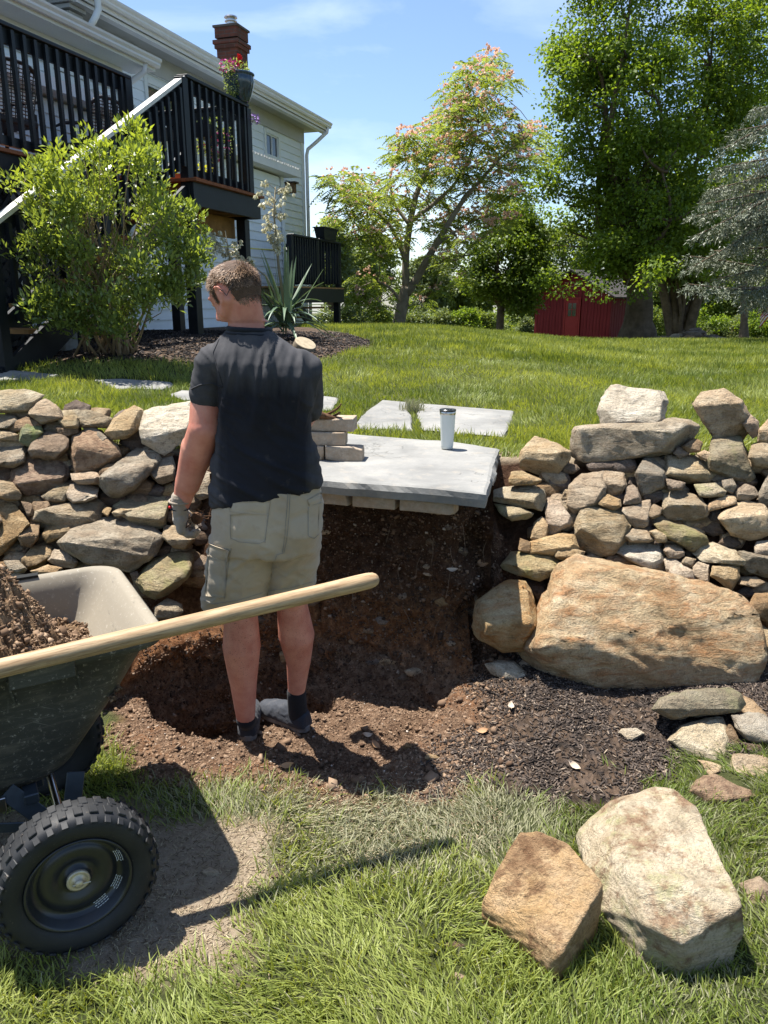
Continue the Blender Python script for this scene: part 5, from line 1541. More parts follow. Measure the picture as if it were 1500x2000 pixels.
def leaves_mesh(name, C, DIR, L, W, tint, nrm=None, curl=0.15, seed=0):
    """a diamond leaf of two triangles (four corners) at each point C, pointing along DIR"""
    n = len(C); rg = np.random.default_rng(seed + 5)
    DIR = DIR / (np.linalg.norm(DIR, axis=1)[:, None] + 1e-9)
    if nrm is None:
        nrm = rg.normal(size=(n, 3)) * 0.6 + np.array([0, 0, 1.0])
    side = np.cross(DIR, nrm); side /= (np.linalg.norm(side, axis=1)[:, None] + 1e-9)
    up = np.cross(side, DIR)
    L = np.broadcast_to(np.asarray(L, float), (n,))[:, None]; W = np.broadcast_to(np.asarray(W, float), (n,))[:, None]
    a = C; b = C + DIR * L * 0.45 + side * W * 0.5 + up * L * curl * 0.4; c = C + DIR * L - up * L * curl; d = C + DIR * L * 0.45 - side * W * 0.5 + up * L * curl * 0.4
    V = np.stack([a, b, c, d], 1).reshape(-1, 3)
    i = np.arange(n)[:, None] * 4
    me = mesh_np(name, V, (i + np.array([[0, 1, 2, 3]])), False)
    at_ = me.attributes.new('tint', 'FLOAT', 'POINT'); at_.data.foreach_set('value', np.repeat(np.clip(tint, 0, 1), 4).astype(np.float32))
    return me
def blob_leaves(name, c, rad, n, L, W, mat, parent, seed=0, flat=1.0, **k):
    rg = np.random.default_rng(seed); d = rg.normal(size=(n, 3)); d /= np.linalg.norm(d, axis=1)[:, None]
    rr_ = rg.uniform(0.3, 1, n)[:, None] ** 0.6
    C = np.asarray(c) + d * rr_ * np.asarray(rad)
    me = leaves_mesh(name, C, d + rg.normal(size=(n, 3)) * 0.7, L * rg.uniform(0.6, 1.2, n), W, rg.uniform(0, 1, n), seed=seed)
    return obj(name, me, mat, parent)
blob_leaves('foliage', pc + (-0.05, 0, 0.38), (0.19, 0.14, 0.10), 350, 0.045, 0.018, M_LEAFS, pot, 1)
blob_leaves('trailing_foliage', pc + D(0, 0, 0) * 0 + HU * -0.20 + UZ * 0.18, (0.08, 0.07, 0.22), 350, 0.04, 0.016, M_LEAFS, pot, 2)
blob_leaves('pink_blossom', pc + HU * -0.24 + UZ * 0.36, (0.13, 0.07, 0.08), 70, 0.035, 0.03, M_PINK, pot, 3)
blob_leaves('red_blossom', pc + HU * 0.03 + UZ * 0.48, (0.03, 0.03, 0.07), 90, 0.03, 0.03, M_RED, pot, 4)
# second planting hanging on the inside of the rail
hb = empty('hanging_planter', D(0.75, -0.25, 3.4)); tag(hb, 'planter of trailing pink and lilac flowers hung inside the deck railing', 'planter')
mb = MB(); mb.box(D(0.95, -0.2, 3.66), (0.5, 0.16, 0.16), (HU, HN, UZ)); mb.build('planter_box', M_DECK, hb)
blob_leaves('foliage', D(0.95, -0.17, 3.60), (0.25, 0.12, 0.28), 500, 0.045, 0.02, M_LEAFS, hb, 11)
blob_leaves('pink_blossom', D(0.85, -0.10, 3.52), (0.2, 0.05, 0.2), 60, 0.035, 0.03, M_PINK, hb, 12)
blob_leaves('lilac_blossom', D(LB + 0.12, 0.05, 3.95), (0.08, 0.08, 0.07), 60, 0.035, 0.03, M_PURP, hb, 13)
# deck furniture: wicker chairs, table, box of yellow plants
M_WICK = simple('wicker_dark', (0.022, 0.020, 0.024), 0.5, 0.4, var=0.5, scale=60, bump=0.8, bscale=120)
def wicker_chair(p, ang, lab):
    ch_ = empty('wicker_chair', p); tag(ch_, lab, 'chair', 'dark wicker chairs on the deck')
    c, s = math.cos(ang), math.sin(ang); X = np.array([c, s, 0]); Y = np.array([-s, c, 0]); p = np.asarray(p, float)
    mb = MB()
    for i in range(13):                    # open weave of the back
        for j in range(2): pass
    nB = 13
    for i in range(nB):
        t = -1 + 2 * i / (nB - 1); top = 0.92 - 0.10 * t ** 4
        pts = [p + X * (0.25 * t) + Y * (0.22 + 0.05 * (1 - t * t)) + UZ * 0.42, p + X * (0.29 * t) + Y * (0.30 + 0.05 * (1 - t * t)) + UZ * top]
        mb.tube(pts, 0.006, 4)
    for j in range(14):
        z = 0.44 + 0.033 * j; pts = [p + X * (0.27 * t) + Y * (0.22 + 0.08 * (z - .42) / .5 + 0.05 * (1 - t * t)) + UZ * z for t in np.linspace(-1, 1, 7)]
        mb.tube(pts, 0.007, 4)
    mb.build('woven_back', M_WICK, ch_)
    mb = MB(); mb.tube([p + X * (0.30 * t) + Y * (0.30 + 0.05 * (1 - t * t)) + UZ * (0.92 - 0.10 * t ** 4) for t in np.linspace(-1, 1, 11)], 0.02, 8); mb.build('back_rim', M_WICK, ch_, smooth=True)
    mb = MB(); mb.box(p + UZ * 0.40, (0.56, 0.54, 0.07), (X, Y, UZ)); mb.build('seat', M_WICK, ch_, bevel=0.02, seg=2)
    for sx in (-1, 1):
        mb = MB(); mb.tube([p + X * 0.29 * sx + Y * 0.25 + UZ * 0.62, p + X * 0.30 * sx - Y * 0.10 + UZ * 0.64, p + X * 0.30 * sx - Y * 0.26 + UZ * 0.60, p + X * 0.28 * sx - Y * 0.25], 0.02, 8); mb.build('arm', M_WICK, ch_, smooth=True)
        mb = MB(); mb.tube([p + X * 0.26 * sx + Y * 0.24, p + X * 0.27 * sx + Y * 0.24 + UZ * 0.5], 0.018, 8); mb.build('leg', M_WICK, ch_)
wicker_chair(D(-2.3, EL - 0.62, FZ + 0.033), math.atan2(HU[1], HU[0]) + math.pi, 'dark wicker chair nearest the left railing, seen through the slats')
wicker_chair(D(-1.4, EL - 0.65, FZ + 0.033), math.atan2(HU[1], HU[0]) + math.pi - 0.15, 'dark wicker chair left of the stair top, seen through the slats')
wicker_chair(D(0.1, -1.35, FZ + 0.033), math.atan2(HU[1], HU[0]) + math.pi, 'dark wicker chair behind the landing railing')
yb = empty('plant_tub', D(0.55, -0.5, FZ + 0.033)); tag(yb, 'orange tub of lime yellow foliage standing on the landing boards', 'plant tub')
mb = MB(); mb.box(D(0.6, -0.3, FZ + 0.09), (0.7, 0.16, 0.10), (HU, HN, UZ)); mb.build('tub', simple('terracotta', (0.42, 0.13, 0.05), 0.7), yb)
blob_leaves('foliage', D(0.6, -0.3, FZ + 0.20), (0.35, 0.09, 0.12), 260, 0.05, 0.03, leaf_mat('leaf_lime', (0.35, 0.40, 0.04), (0.5, 0.5, 0.08)), yb, 14)
dt = empty('deck_table', D(0.9, -1.2, FZ + 0.033)); tag(dt, 'dark slatted table on the landing behind the railing', 'table')
mb = MB()
mb.box(D(0.95, -1.1, FZ + 0.74), (0.8, 0.8, 0.03), (HU, HN, UZ)); mb.build('table_top', M_WICK, dt)
for sx in (-1, 1):
    for sy in (-1, 1):
        mb = MB(); mb.box(D(0.95 + 0.35 * sx, -1.1 + 0.35 * sy, FZ + 0.38), (0.05, 0.05, 0.69), (HU, HN, UZ)); mb.build('leg', M_WICK, dt)

# ---------------------------------------------------------------- lower deck at the far corner
e2 = 1.78
sA, zr = hpx(566, 455, e2); sB, zr2 = hpx(660, 478, e2)
zr = (zr + zr2) / 2; zf = hpx(600, 560, e2)[1]
sM = hpx(617, 470, e2)[0]
low = empty('side_deck', H((sA + sB) / 2, e2, 1.1)); tag(low, 'small black railed side deck at the far corner of the white house', 'deck')
for s in (sA, sM, sB):
    mb = MB(); hbox(mb, s - 0.05, s + 0.05, e2 - 0.05, e2 + 0.05, zf - 0.22, zr - 0.01); mb.build('rail_post', M_DECK, low)
for (a, b, n) in ((sA - 0.05, sM + 0.05, 10), (sM - 0.05, sB + 0.05, 7)):
    railing(low, H(a, e2, 0), H(b, e2, 0), zr, zf, n)
railing(low, H(sB, e2 - 0.05, 0), H(sB, e2 - 1.6, 0), zr, zf, 12)
mb = MB(); hbox(mb, sA + 0.3, sB - 0.1, e2 + 0.04, e2 + 0.085, zf - 0.30, zf - 0.03); mb.build('rim_board', M_DECK, low)
mb = MB(); hbox(mb, sB - 0.1, sB - 0.055, e2 - 1.6, e2 + 0.04, zf - 0.30, zf - 0.03); mb.build('rim_board', M_DECK, low)
for i in range(11):
    e = e2 + 0.02 - 0.147 * i; mb = MB(); hbox(mb, sA + 0.3, sB - 0.11, e - 0.07, e + 0.07, zf - 0.028, zf); mb.build('deck_board', M_JOIST, low)
for (s, e) in ((sB + 0.05, e2 - 0.02), (sA, e2 - 0.02), (sB + 0.05, e2 - 1.4)):
    p = H(s, e, 0); g = gz(p[0], p[1]); mb = MB(); hbox(mb, s - 0.06, s + 0.06, e - 0.06, e + 0.06, g - 0.1, zf - 0.3); mb.build('support_post', M_DECK, low)
gl = gz(*H(sB + 0.6, e2, 0)[:2])
for k in range(3):
    z = zf - 0.2 - 0.19 * k
    mb = MB(); hbox(mb, sB + 0.15, sB + 1.1, e2 - 0.3 - 0.2 * k, e2 - 0.08 - 0.2 * k, max(z, gl + .02) - 0.035, max(z, gl + .02)); mb.build('tread', M_JOIST, low)
mb = MB(); mb.beam(H(sA - 0.4, e2 - 0.1, zf - 0.3), H(sA - 1.2, e2 - 0.1, gl + 0.02), 0.04, 0.2); mb.build('stringer', M_DECK, low)
a_, z_ = hpx(637, 462, e2)
pb = empty('planter_box', H(a_, e2, zr + 0.02)); tag(pb, 'long dark planter box standing on the side deck railing', 'planter')
mb = MB(); V = []
for z, k in ((zr + 0.018, 0.8), (zr + 0.23, 1.0)):
    V += [H(a_ - 0.38 * k, e2 - 0.11 * k, z), H(a_ + 0.38 * k, e2 - 0.11 * k, z), H(a_ + 0.38 * k, e2 + 0.11 * k, z), H(a_ - 0.38 * k, e2 + 0.11 * k, z)]
mb.add(V, [(0, 1, 2, 3), (4, 7, 6, 5), (0, 4, 5, 1), (1, 5, 6, 2), (2, 6, 7, 3), (3, 7, 4, 0)]); mb.build('box_body', M_DECK, pb)
mb = MB(); hbox(mb, a_ - 0.40, a_ + 0.40, e2 - 0.13, e2 + 0.13, zr + 0.231, zr + 0.25); mb.build('box_rim', M_DECK, pb)
# wire fence and yellow cord in front of the basement wall
wf = MB(); 
s0, z0 = hpx(497, 492, 1.3); s1, z1 = hpx(548, 500, 1.3)
for i in range(14):
    s = s0 + (s1 - s0) * i / 13 ; wf.tube([H(s, 1.3, 1.25), H(s, 1.3, 2.15)], 0.004, 3, cap=False)
for i in range(10): wf.tube([H(s0, 1.3, 1.25 + i * 0.1), H(s1, 1.3, 1.25 + i * 0.1)], 0.004, 3, cap=False)
o = wf.build('wire_fence', simple('galvanised_wire', (0.30, 0.32, 0.32), 0.5, metal=0.5), center='base'); tag(o, 'thin wire mesh fence panel against the farmhouse wall behind the yucca', 'wire fence')
mb = MB(); sa, za = hpx(380, 478, 1.25); sb, zb2 = hpx(548, 489, 1.25); mb.tube([H(sa, 1.25, za), H(sb, 1.25, zb2)], 0.012, 6)
o = mb.build('yellow_hose', simple('yellow_hose_rubber', (0.55, 0.5, 0.12), 0.5), center=True); tag(o, 'pale yellow hose strung along the farmhouse wall under the deck', 'hose')

# ================================================================== TREES
M_BARKT = simple('tree_bark', (0.115, 0.085, 0.060), 0.95, 0.1, var=0.45, scale=5, bump=1.0, bscale=9)
M_BARKG = simple('grey_bark', (0.20, 0.17, 0.13), 0.9, 0.1, var=0.35, scale=7, bump=0.6, bscale=20)
M_LEAF_BIG = leaf_mat('leaf_maple', (0.085, 0.15, 0.020), (0.20, 0.28, 0.042), 0.58)
M_LEAF_MID = leaf_mat('leaf_wood', (0.09, 0.14, 0.035), (0.19, 0.24, 0.065), 0.5)
M_LEAF_PALE = leaf_mat('leaf_pale', (0.11, 0.15, 0.06), (0.19, 0.23, 0.10), 0.4)
M_FROND = leaf_mat('leaf_mimosa', (0.13, 0.19, 0.04), (0.24, 0.30, 0.085), 0.55)
M_MBLOOM = leaf_mat('bloom_mimosa', (0.70, 0.47, 0.36), (0.78, 0.62, 0.50), 0.4, tcol=(1.1, 0.9, 0.8))
M_SPRUCE = leaf_mat('needle_spruce', (0.085, 0.105, 0.070), (0.25, 0.27, 0.19), 0.12, tcol=(1, 1, 0.9))
M_BUSH = leaf_mat('leaf_bush', (0.13, 0.19, 0.075), (0.32, 0.40, 0.07), 0.45, rough=0.32, spec=0.5)

def limb(mb, p0, p1, r0, r1, seed, wob=0.06, seg=8, n=8):
    p0 = np.asarray(p0, float); p1 = np.asarray(p1, float); L = np.linalg.norm(p1 - p0); rs = np.random.default_rng(seed)
    off = rs.normal(size=3) * wob * L; off2 = rs.normal(size=3) * wob * 0.5 * L
    t = np.linspace(0, 1, n)
    pts = [p0 + (p1 - p0) * q + off * math.sin(math.pi * q) + off2 * math.sin(2 * math.pi * q) for q in t]
    mb.tube(pts, [r0 + (r1 - r0) * q ** 0.8 for q in t], seg)
    return np.array(pts)

def clump_cloud(cent, rad, n_leaf, seed, flat=0.75, droop=0.0):
    """leaf points around clump centres"""
    rg = np.random.default_rng(seed)
    m = len(cent)
    idx = rg.integers(0, m, n_leaf)
    d = rg.normal(size=(n_leaf, 3)); d /= np.linalg.norm(d, axis=1)[:, None]
    r = rg.uniform(0.15, 1.0, n_leaf)[:, None] ** 0.7
    rr_ = np.broadcast_to(np.asarray(rad, float), (m,))[idx][:, None]
    P = cent[idx] + d * r * rr_ * np.array([1, 1, flat])
    return P, d, idx

def crown_points(ells, n, seed, shell=0.55):
    """points in a union of ellipsoids, towards their surface; clipped by noise so that the sky shows through"""
    rg = np.random.default_rng(seed); out = []
    w = np.array([e[3] * e[4] * e[5] for e in ells]) ** (2 / 3); w /= w.sum()
    k = rg.choice(len(ells), size=n * 3, p=w)
    E = np.array(ells)[k]
    d = rg.normal(size=(n * 3, 3)); d /= np.linalg.norm(d, axis=1)[:, None]
    r = rg.uniform(shell ** 3, 1, n * 3)[:, None] ** (1 / 3)
    P = E[:, :3] + d * r * E[:, 3:]
    keep = fbm(P * 0.55 + seed, 3) > -0.12
    if keep.sum() < n * 0.7: keep[:n] = True
    return P[keep][:n]

def tree(name, label, cat, base, trunk_r, ells, n_clump, clump_r, n_leaf, leafL, leafW, lm, bm, seed, group=None, limbs=9, fork=0.3, lean=(0, 0), droop=0.35, shell=0.5, trunk_top=None, seg=10, noflare=False):
    base = np.asarray(base, float)
    t = empty(name, base); tag(t, label, cat, group)
    C = crown_points(ells, n_clump, seed, shell)
    mb = MB()
    top = np.array(trunk_top if trunk_top is not None else np.mean([e[:3] for e in ells], 0), float)
    fk = base + (top - base) * fork + np.array([lean[0], lean[1], 0])
    pts = []
    n = 7
    for i in range(n):
        q = i / (n - 1); p = base + (fk - base) * q; pts.append(p + np.array([0.04 * math.sin(3 * q + seed), 0.04 * math.cos(4 * q), 0]) * trunk_r * 4)
    rad = [trunk_r * (1.35 if (i == 0 and not noflare) else 1.05 if i == 1 else 0.88 - 0.25 * i / n) for i in range(n)]
    pts[0] = pts[0] - np.array([0, 0, 0.25])
    mb.tube(pts, rad, 16)
    obj('trunk', trunk_shape(mb, seed, trunk_r), bm, t)
    mb = MB(); rs = np.random.default_rng(seed + 3)
    tips = C[rs.choice(len(C), size=min(len(C), limbs * 9), replace=False)]
    mains = C[rs.choice(len(C), size=limbs, replace=False)]
    jn = []
    lim0 = limb(mb, fk, top + (top - fk) * 0.45, trunk_r * 0.7, 0.03, seed + 50, 0.03)
    jn.append(lim0)
    for i, m in enumerate(mains):
        st = fk if i % 2 else lim0[rs.integers(1, 5)]
        jn.append(limb(mb, st, st + (m - st) * 0.9, trunk_r * rs.uniform(0.22, 0.42), 0.025, seed + i, 0.07))
    J = np.vstack(jn)
    for i, m in enumerate(tips):
        d = np.linalg.norm(J - m, axis=1) + 0.8 * np.clip(J[:, 2] - m[2], 0, None)
        k = d.argmin(); limb(mb, J[k], m, trunk_r * 0.085 + 0.01, 0.008, seed + 100 + i, 0.08, seg=5, n=5)
    mb.build('limbs', bm, t, smooth=True)
    P, d, idx = clump_cloud(C, clump_r, n_leaf, seed + 9, 0.62)
    rg = np.random.default_rng(seed + 4)
    D_ = d * np.array([1, 1, 0.5]) + rg.normal(size=P.shape) * 0.5 + np.array([0, 0, -droop])
    ct = rg.uniform(0, 1, len(C))
    tint = 0.55 * ct[idx] + 0.45 * rg.uniform(0, 1, len(P))
    me = leaves_mesh('crown', P, D_, leafL * rg.uniform(0.65, 1.25, len(P)), leafW * rg.uniform(0.8, 1.2, len(P)), tint, seed=seed)
    obj('crown', me, lm, t)
    return t

def trunk_shape(mb, seed, r):
    me = mb.mesh('trunk', smooth=True)
    bm = bmesh.new(); bm.from_mesh(me); bmesh.ops.subdivide_edges(bm, edges=bm.edges, cuts=2, use_grid_fill=True); bm.to_mesh(me); bm.free()
    co = np.empty(len(me.vertices) * 3, np.float32); me.vertices.foreach_get('co', co); co = co.reshape(-1, 3)
    no = np.empty(len(me.vertices) * 3, np.float32); me.vertices.foreach_get('normal', no); no = no.reshape(-1, 3)
    nn = fbm(co * np.array([2.2 / r * 0.7, 2.2 / r * 0.7, 0.5 / r * 0.5]) + seed, 4)
    co = co + no * (nn * r * 0.22)[:, None]
    me.vertices.foreach_set('co', co.astype(np.float32).ravel()); me.polygons.foreach_set('use_smooth', [True] * len(me.polygons)); me.update()
    return me

def ell_px(px, py, Y, rx_px, rz_px, ry=None):
    c = at(px, py, Y); k = np.linalg.norm(c - [0, 0, EYE]); f = Y / ray(px, py)[1] / 1500.0
    return (c[0], c[1], c[2], rx_px * f, (ry if ry else rx_px * f), rz_px * f)

# the big tree beside the shed
bY = 24.0
bb = at(1254, 668, bY); bb[2] = gz(bb[0], bb[1])
ells = [ell_px(1230, 380, bY, 170, 150), ell_px(1130, 330, bY, 120, 150), ell_px(1110, 470, bY, 115, 105), ell_px(1220, 180, bY, 165, 170), ell_px(1340, 330, bY + 1, 130, 170), ell_px(1290, 500, bY, 120, 80),
        ell_px(1180, 520, bY - 1.5, 110, 62, 2.6), ell_px(1090, 530, bY - 0.5, 60, 55), ell_px(1230, 40, bY, 150, 130), ell_px(1400, 110, bY + 1, 110, 160), ell_px(1120, 150, bY, 70, 100), ell_px(1390, 480, bY + 1, 80, 70), ell_px(1240, -120, bY, 150, 120), ell_px(1055, 420, bY, 55, 60), ell_px(1065, 260, bY, 50, 60), ell_px(1450, 60, bY + 1, 80, 110), ell_px(1430, 230, bY + 1, 70, 90)]
tree('maple_tree', 'huge spreading leafy tree with gnarled trunk standing in front of the red shed', 'tree', bb, 0.50, ells, 1400, 0.46, 98000, 0.105, 0.08, M_LEAF_BIG, M_BARKT, 11, limbs=14, fork=0.36, shell=0.25,
     trunk_top=at(1215, 330, bY), lean=(0.0, 0.0))
# small tree in front of the far wood, left of the shed
sY = 26.0; sb_ = at(978, 664, sY); sb_[2] = gz(sb_[0], sb_[1])
ells = [ell_px(985, 500, sY, 65, 75), ell_px(1020, 560, sY, 45, 50), ell_px(945, 545, sY, 45, 35), ell_px(990, 430, sY, 45, 45), ell_px(1040, 490, sY, 40, 50)]
tree('young_tree', 'slim bright green tree with dark trunk, between the mimosa and the red shed', 'tree', sb_, 0.17, ells, 260, 0.42, 17000, 0.12, 0.09, leaf_mat('leaf_bright', (0.085, 0.14, 0.02), (0.16, 0.22, 0.04), 0.5), M_BARKT, 23, limbs=8, fork=0.45, trunk_top=at(975, 520, sY))
# double trunked tree behind the big one
dY = 31.0
for k, (px, tx) in enumerate([(1318, 1290), (1340, 1375)]): pass
db_ = at(1328, 660, dY); db_[2] = gz(db_[0], db_[1])
ells = [ell_px(1330, 470, dY, 110, 80), ell_px(1400, 520, dY, 90, 60), ell_px(1290, 420, dY, 90, 80), ell_px(1440, 430, dY, 90, 80)]
t2 = tree('forked_tree', 'dark tree with two forking trunks behind and right of the huge tree', 'tree', db_, 0.34, ells, 420, 0.6, 22000, 0.16, 0.12, M_LEAF_MID, M_BARKT, 31, limbs=8, fork=0.1, trunk_top=at(1300, 480, dY))
mb = MB(); limb(mb, db_ + (0.2, 0, -0.1), at(1385, 520, dY), 0.28, 0.12, 5, 0.05, 10); mb.build('second_trunk', M_BARKT, t2, smooth=True)
mb = MB(); limb(mb, db_ + (-0.1, 0, -0.1), at(1290, 540, dY), 0.30, 0.14, 6, 0.05, 10); mb.build('second_trunk', M_BARKT, t2, smooth=True)

# ---- far wood: each tree with its own crown and trunk
FAR = [ # px, base py, Y, crown centre py, rx, rz, mat, label
 (648, 640, 34, 510, 50, 75, 'P', 'pale loose tree just right of the side deck'),
 (700, 642, 44, 545, 46, 60, 'M', 'dark rounded tree behind the mimosa trunk on its left'),
 (735, 642, 52, 500, 42, 62, 'M', 'mid green tree rising behind the left half of the mimosa'),
 (830, 645, 55, 560, 60, 52, 'P', 'greyish green tree seen through the mimosa trunks'),
 (885, 650, 58, 555, 42, 60, 'M', 'low dark tree between mimosa and slim young tree'),
 (925, 655, 64, 590, 40, 45, 'M', 'small far tree behind the diamond road sign'),
 (1035, 655, 60, 560, 52, 75, 'M', 'tall far tree behind the left side of the shed'),
 (1100, 655, 62, 520, 60, 80, 'M', 'far tree rising behind the shed roof'),
 (1455, 655, 44, 330, 95, 190, 'B', 'tall bright tree behind the blue spruce'),
 (1300, 655, 60, 560, 60, 62, 'M', 'far tree between shed and forked trunks'),
 (1395, 655, 58, 570, 60, 60, 'B', 'bright far tree right of the forked trunks'),
 (1475, 655, 56, 560, 55, 62, 'M', 'far dark tree at the right end of the wood'),
 (1560, 655, 50, 500, 70, 110, 'M', 'far tall tree beyond the right end of the stone heap'),
]
for i, (px, by, Y, cyp, rx, rz, m, lab) in enumerate(FAR):
    b = at(px, by, Y); b[2] = gz(b[0], b[1])
    e = [ell_px(px, cyp, Y, rx, rz), ell_px(px - rx * 0.5, cyp + rz * 0.4, Y, rx * 0.6, rz * 0.5), ell_px(px + rx * 0.5, cyp + rz * 0.3, Y + 1, rx * 0.6, rz * 0.55), ell_px(px + rx * 0.2, cyp - rz * 0.5, Y, rx * 0.6, rz * 0.5)]
    f = Y / 1500.0
    tree('wood_tree', lab, 'tree', b, 0.20 + 0.02 * (i % 3), e, 230, 14 * f, 9500, 4.2 * f + 0.05, 3.4 * f + 0.03, {'M': M_LEAF_MID, 'P': M_LEAF_PALE, 'B': M_LEAF_BIG}[m], M_BARKT, 200 + i * 13, group='trees of the far wood', limbs=5, fork=0.35, trunk_top=at(px, cyp, Y), shell=0.3)
# shrubs along the foot of the wood
SHR = [(640, 630, 30, 22, 22, 'P', 'pale shrub by the end of the side deck'), (690, 622, 33, 26, 22, 'P', 'rounded pale green shrub left of the mimosa trunk'), (735, 620, 38, 24, 26, 'M', 'dark shrub just behind the mimosa trunk'), (812, 632, 32, 30, 18, 'P', 'low pale shrub right of the mimosa trunk'), (858, 630, 36, 30, 24, 'P', 'silvery shrub between mimosa and sign'),
 (905, 635, 36, 26, 30, 'B', 'bright green shrub left of the diamond sign'), (940, 628, 40, 26, 22, 'M', 'shrub behind the diamond sign'), (1015, 640, 42, 26, 20, 'P', 'low shrub left of the red shed'), (1280, 640, 40, 26, 40, 'M', 'vine covered shrub between the shed tree and forked tree'), (1370, 630, 48, 40, 30, 'B', 'shrub behind the heap of stones'),
 (1420, 640, 50, 40, 22, 'P', 'pale bramble bank behind the right of the heap'), (1480, 640, 48, 40, 26, 'B', 'bright bramble bush at the far right'), (760, 600, 46, 40, 40, 'B', 'tall green thicket behind the mimosa stems'), (665, 590, 36, 26, 50, 'M', 'dark climber covered shrub beside the side deck')]
for i, (px, py, Y, rx, rz, m, lab) in enumerate(SHR):
    c = at(px, py, Y); g = gz(c[0], c[1]); f = Y / 1500.0
    t = empty('wood_shrub', (c[0], c[1], g)); tag(t, lab, 'shrub', 'shrubs along the foot of the wood')
    top = max(c[2] + rz * f, g + 0.8)
    cz_ = (g + top) / 2; rzz = (top - g) / 2 + 0.1
    C = crown_points([(c[0], c[1], cz_, rx * f, rx * f * 0.8, rzz), (c[0] + rx * f * .6, c[1], cz_ - .1, rx * f * .7, rx * f * .6, rzz * .8), (c[0] - rx * f * .6, c[1], cz_ - .15, rx * f * .7, rx * f * .6, rzz * .75)], 90, 400 + i, 0.3)
    P, d, idx = clump_cloud(C, 9 * f, 4200, 500 + i)
    rg = np.random.default_rng(i)
    obj('foliage', leaves_mesh('foliage', P, d + rg.normal(size=P.shape) * .5, 4.5 * f * rg.uniform(.6, 1.2, len(P)), 3.0 * f, rg.uniform(0, 1, len(P)), seed=i), {'M': M_LEAF_MID, 'P': M_LEAF_PALE, 'B': M_LEAF_BIG}[m], t)
    mb = MB(); 
    for k in range(4): limb(mb, (c[0] + 0.1 * k - .2, c[1], g - .05), C[k * 7], 0.03, 0.01, i * 9 + k, seg=5, n=4)
    mb.build('stems', M_BARKT, t)
# far undergrowth that closes the foot of the wood
rg = np.random.default_rng(77)
n = 60000
ux = rg.uniform(-22, 75, n); uy = rg.uniform(64, 80, n) ; ug = ground_z(ux, uy)
hh = 1.8 + 1.6 * fbm(xy3(ux, uy, 0.13), 3) + 1.8 * sstep(20, 40, ux)
uz = ug + hh * rg.uniform(0, 1, n) ** 0.7
P = np.stack([ux, uy, uz], -1)
o = obj('undergrowth', leaves_mesh('undergrowth', P, rg.normal(size=P.shape), 0.35 * rg.uniform(.6, 1.2, n), 0.25, rg.uniform(0, 1, n), seed=3), M_LEAF_MID); tag(o, 'tangled undergrowth closing the foot of the far wood', 'undergrowth', kind='stuff')

# ---- mimosa: leaning stems, feathery fronds, pink blooms
mY = 20.0
mbp = at(775, 641, mY); mbp[2] = gz(mbp[0], mbp[1])
mim = empty('mimosa_tree', mbp); tag(mim, 'leaning mimosa tree in pink bloom with feathery leaves, middle of the lawn crest', 'tree')
def mp_(x, y, dy=0.0): return at(x, y, mY + dy)
mb = MB()
STEMS = [([(775, 650), (785, 600), (793, 560)], .17, .13), ([(793, 560), (792, 500), (800, 440), (812, 380), (835, 330), (862, 275), (895, 210), (930, 160), (962, 118)], .10, .015), ([(795, 575), (822, 530), (850, 480), (880, 430), (905, 390), (940, 350), (985, 300), (1035, 262)], .11, .015),
 ([(792, 510), (770, 450), (735, 410), (690, 385), (650, 362)], .06, .012), ([(850, 480), (885, 455), (925, 430), (960, 420)], .05, .01), ([(805, 430), (845, 400), (890, 360), (920, 300), (935, 240)], .06, .012), ([(785, 590), (760, 560), (735, 548), (705, 560)], .05, .01), ([(800, 440), (770, 400), (760, 350), (775, 300), (790, 270)], .05, .012), ([(822, 530), (850, 520), (880, 500), (905, 500)], .04, .01)]
nodes = []
for i, (pp, r0, r1) in enumerate(STEMS):
    pts = np.array([mp_(x, y, 0.8 * math.sin(i * 2.1) * (j / len(pp))) for j, (x, y) in enumerate(pp)])
    # smooth the polyline
    tt = np.linspace(0, len(pts) - 1, 4 * len(pts)); P = np.array([[np.interp(q, range(len(pts)), pts[:, k]) for k in range(3)] for q in tt])
    P[1:-1] = (P[:-2] + P[1:-1] + P[2:]) / 3
    mb.tube(P, np.linspace(r0, r1, len(P)), 9); nodes.append(P)
J = np.vstack(nodes)
CL = [(962, 112, 18), (945, 140, 26), (915, 150, 24), (985, 165, 16), (880, 185, 22), (925, 200, 30), (955, 215, 24), (890, 225, 26), (860, 240, 24), (840, 255, 20), (900, 260, 30), (870, 290, 28), (930, 280, 26), (815, 275, 18), (790, 268, 16), (835, 300, 24),
 (800, 310, 22), (775, 300, 16), (860, 335, 26), (900, 330, 28), (950, 320, 26), (990, 290, 24), (1020, 270, 22), (1045, 255, 18), (1030, 310, 22), (985, 340, 24), (820, 345, 26), (785, 345, 20), (930, 370, 28), (965, 385, 24), (1000, 380, 20), (850, 390, 26),
 (810, 395, 26), (770, 390, 26), (735, 380, 26), (700, 380, 28), (665, 365, 26), (645, 350, 18), (680, 400, 24), (720, 415, 28), (760, 430, 26), (690, 440, 26), (655, 430, 20), (735, 455, 26), (700, 470, 22), (900, 420, 24), (940, 420, 22), (870, 440, 22), (830, 440, 20),
 (910, 470, 22), (880, 510, 20), (850, 500, 16), (780, 470, 20), (740, 500, 20), (715, 545, 22), (745, 560, 22), (700, 575, 18), (735, 600, 18), (870, 470, 20), (960, 450, 20), (1000, 430, 18), (825, 590, 16), (850, 570, 14), (900, 545, 14), (690, 340, 16), (1000, 235, 14), (720, 350, 18), (965, 260, 20)]
rg = np.random.default_rng(5); fc = []; fd = []; fl = []; bc = []; br = []
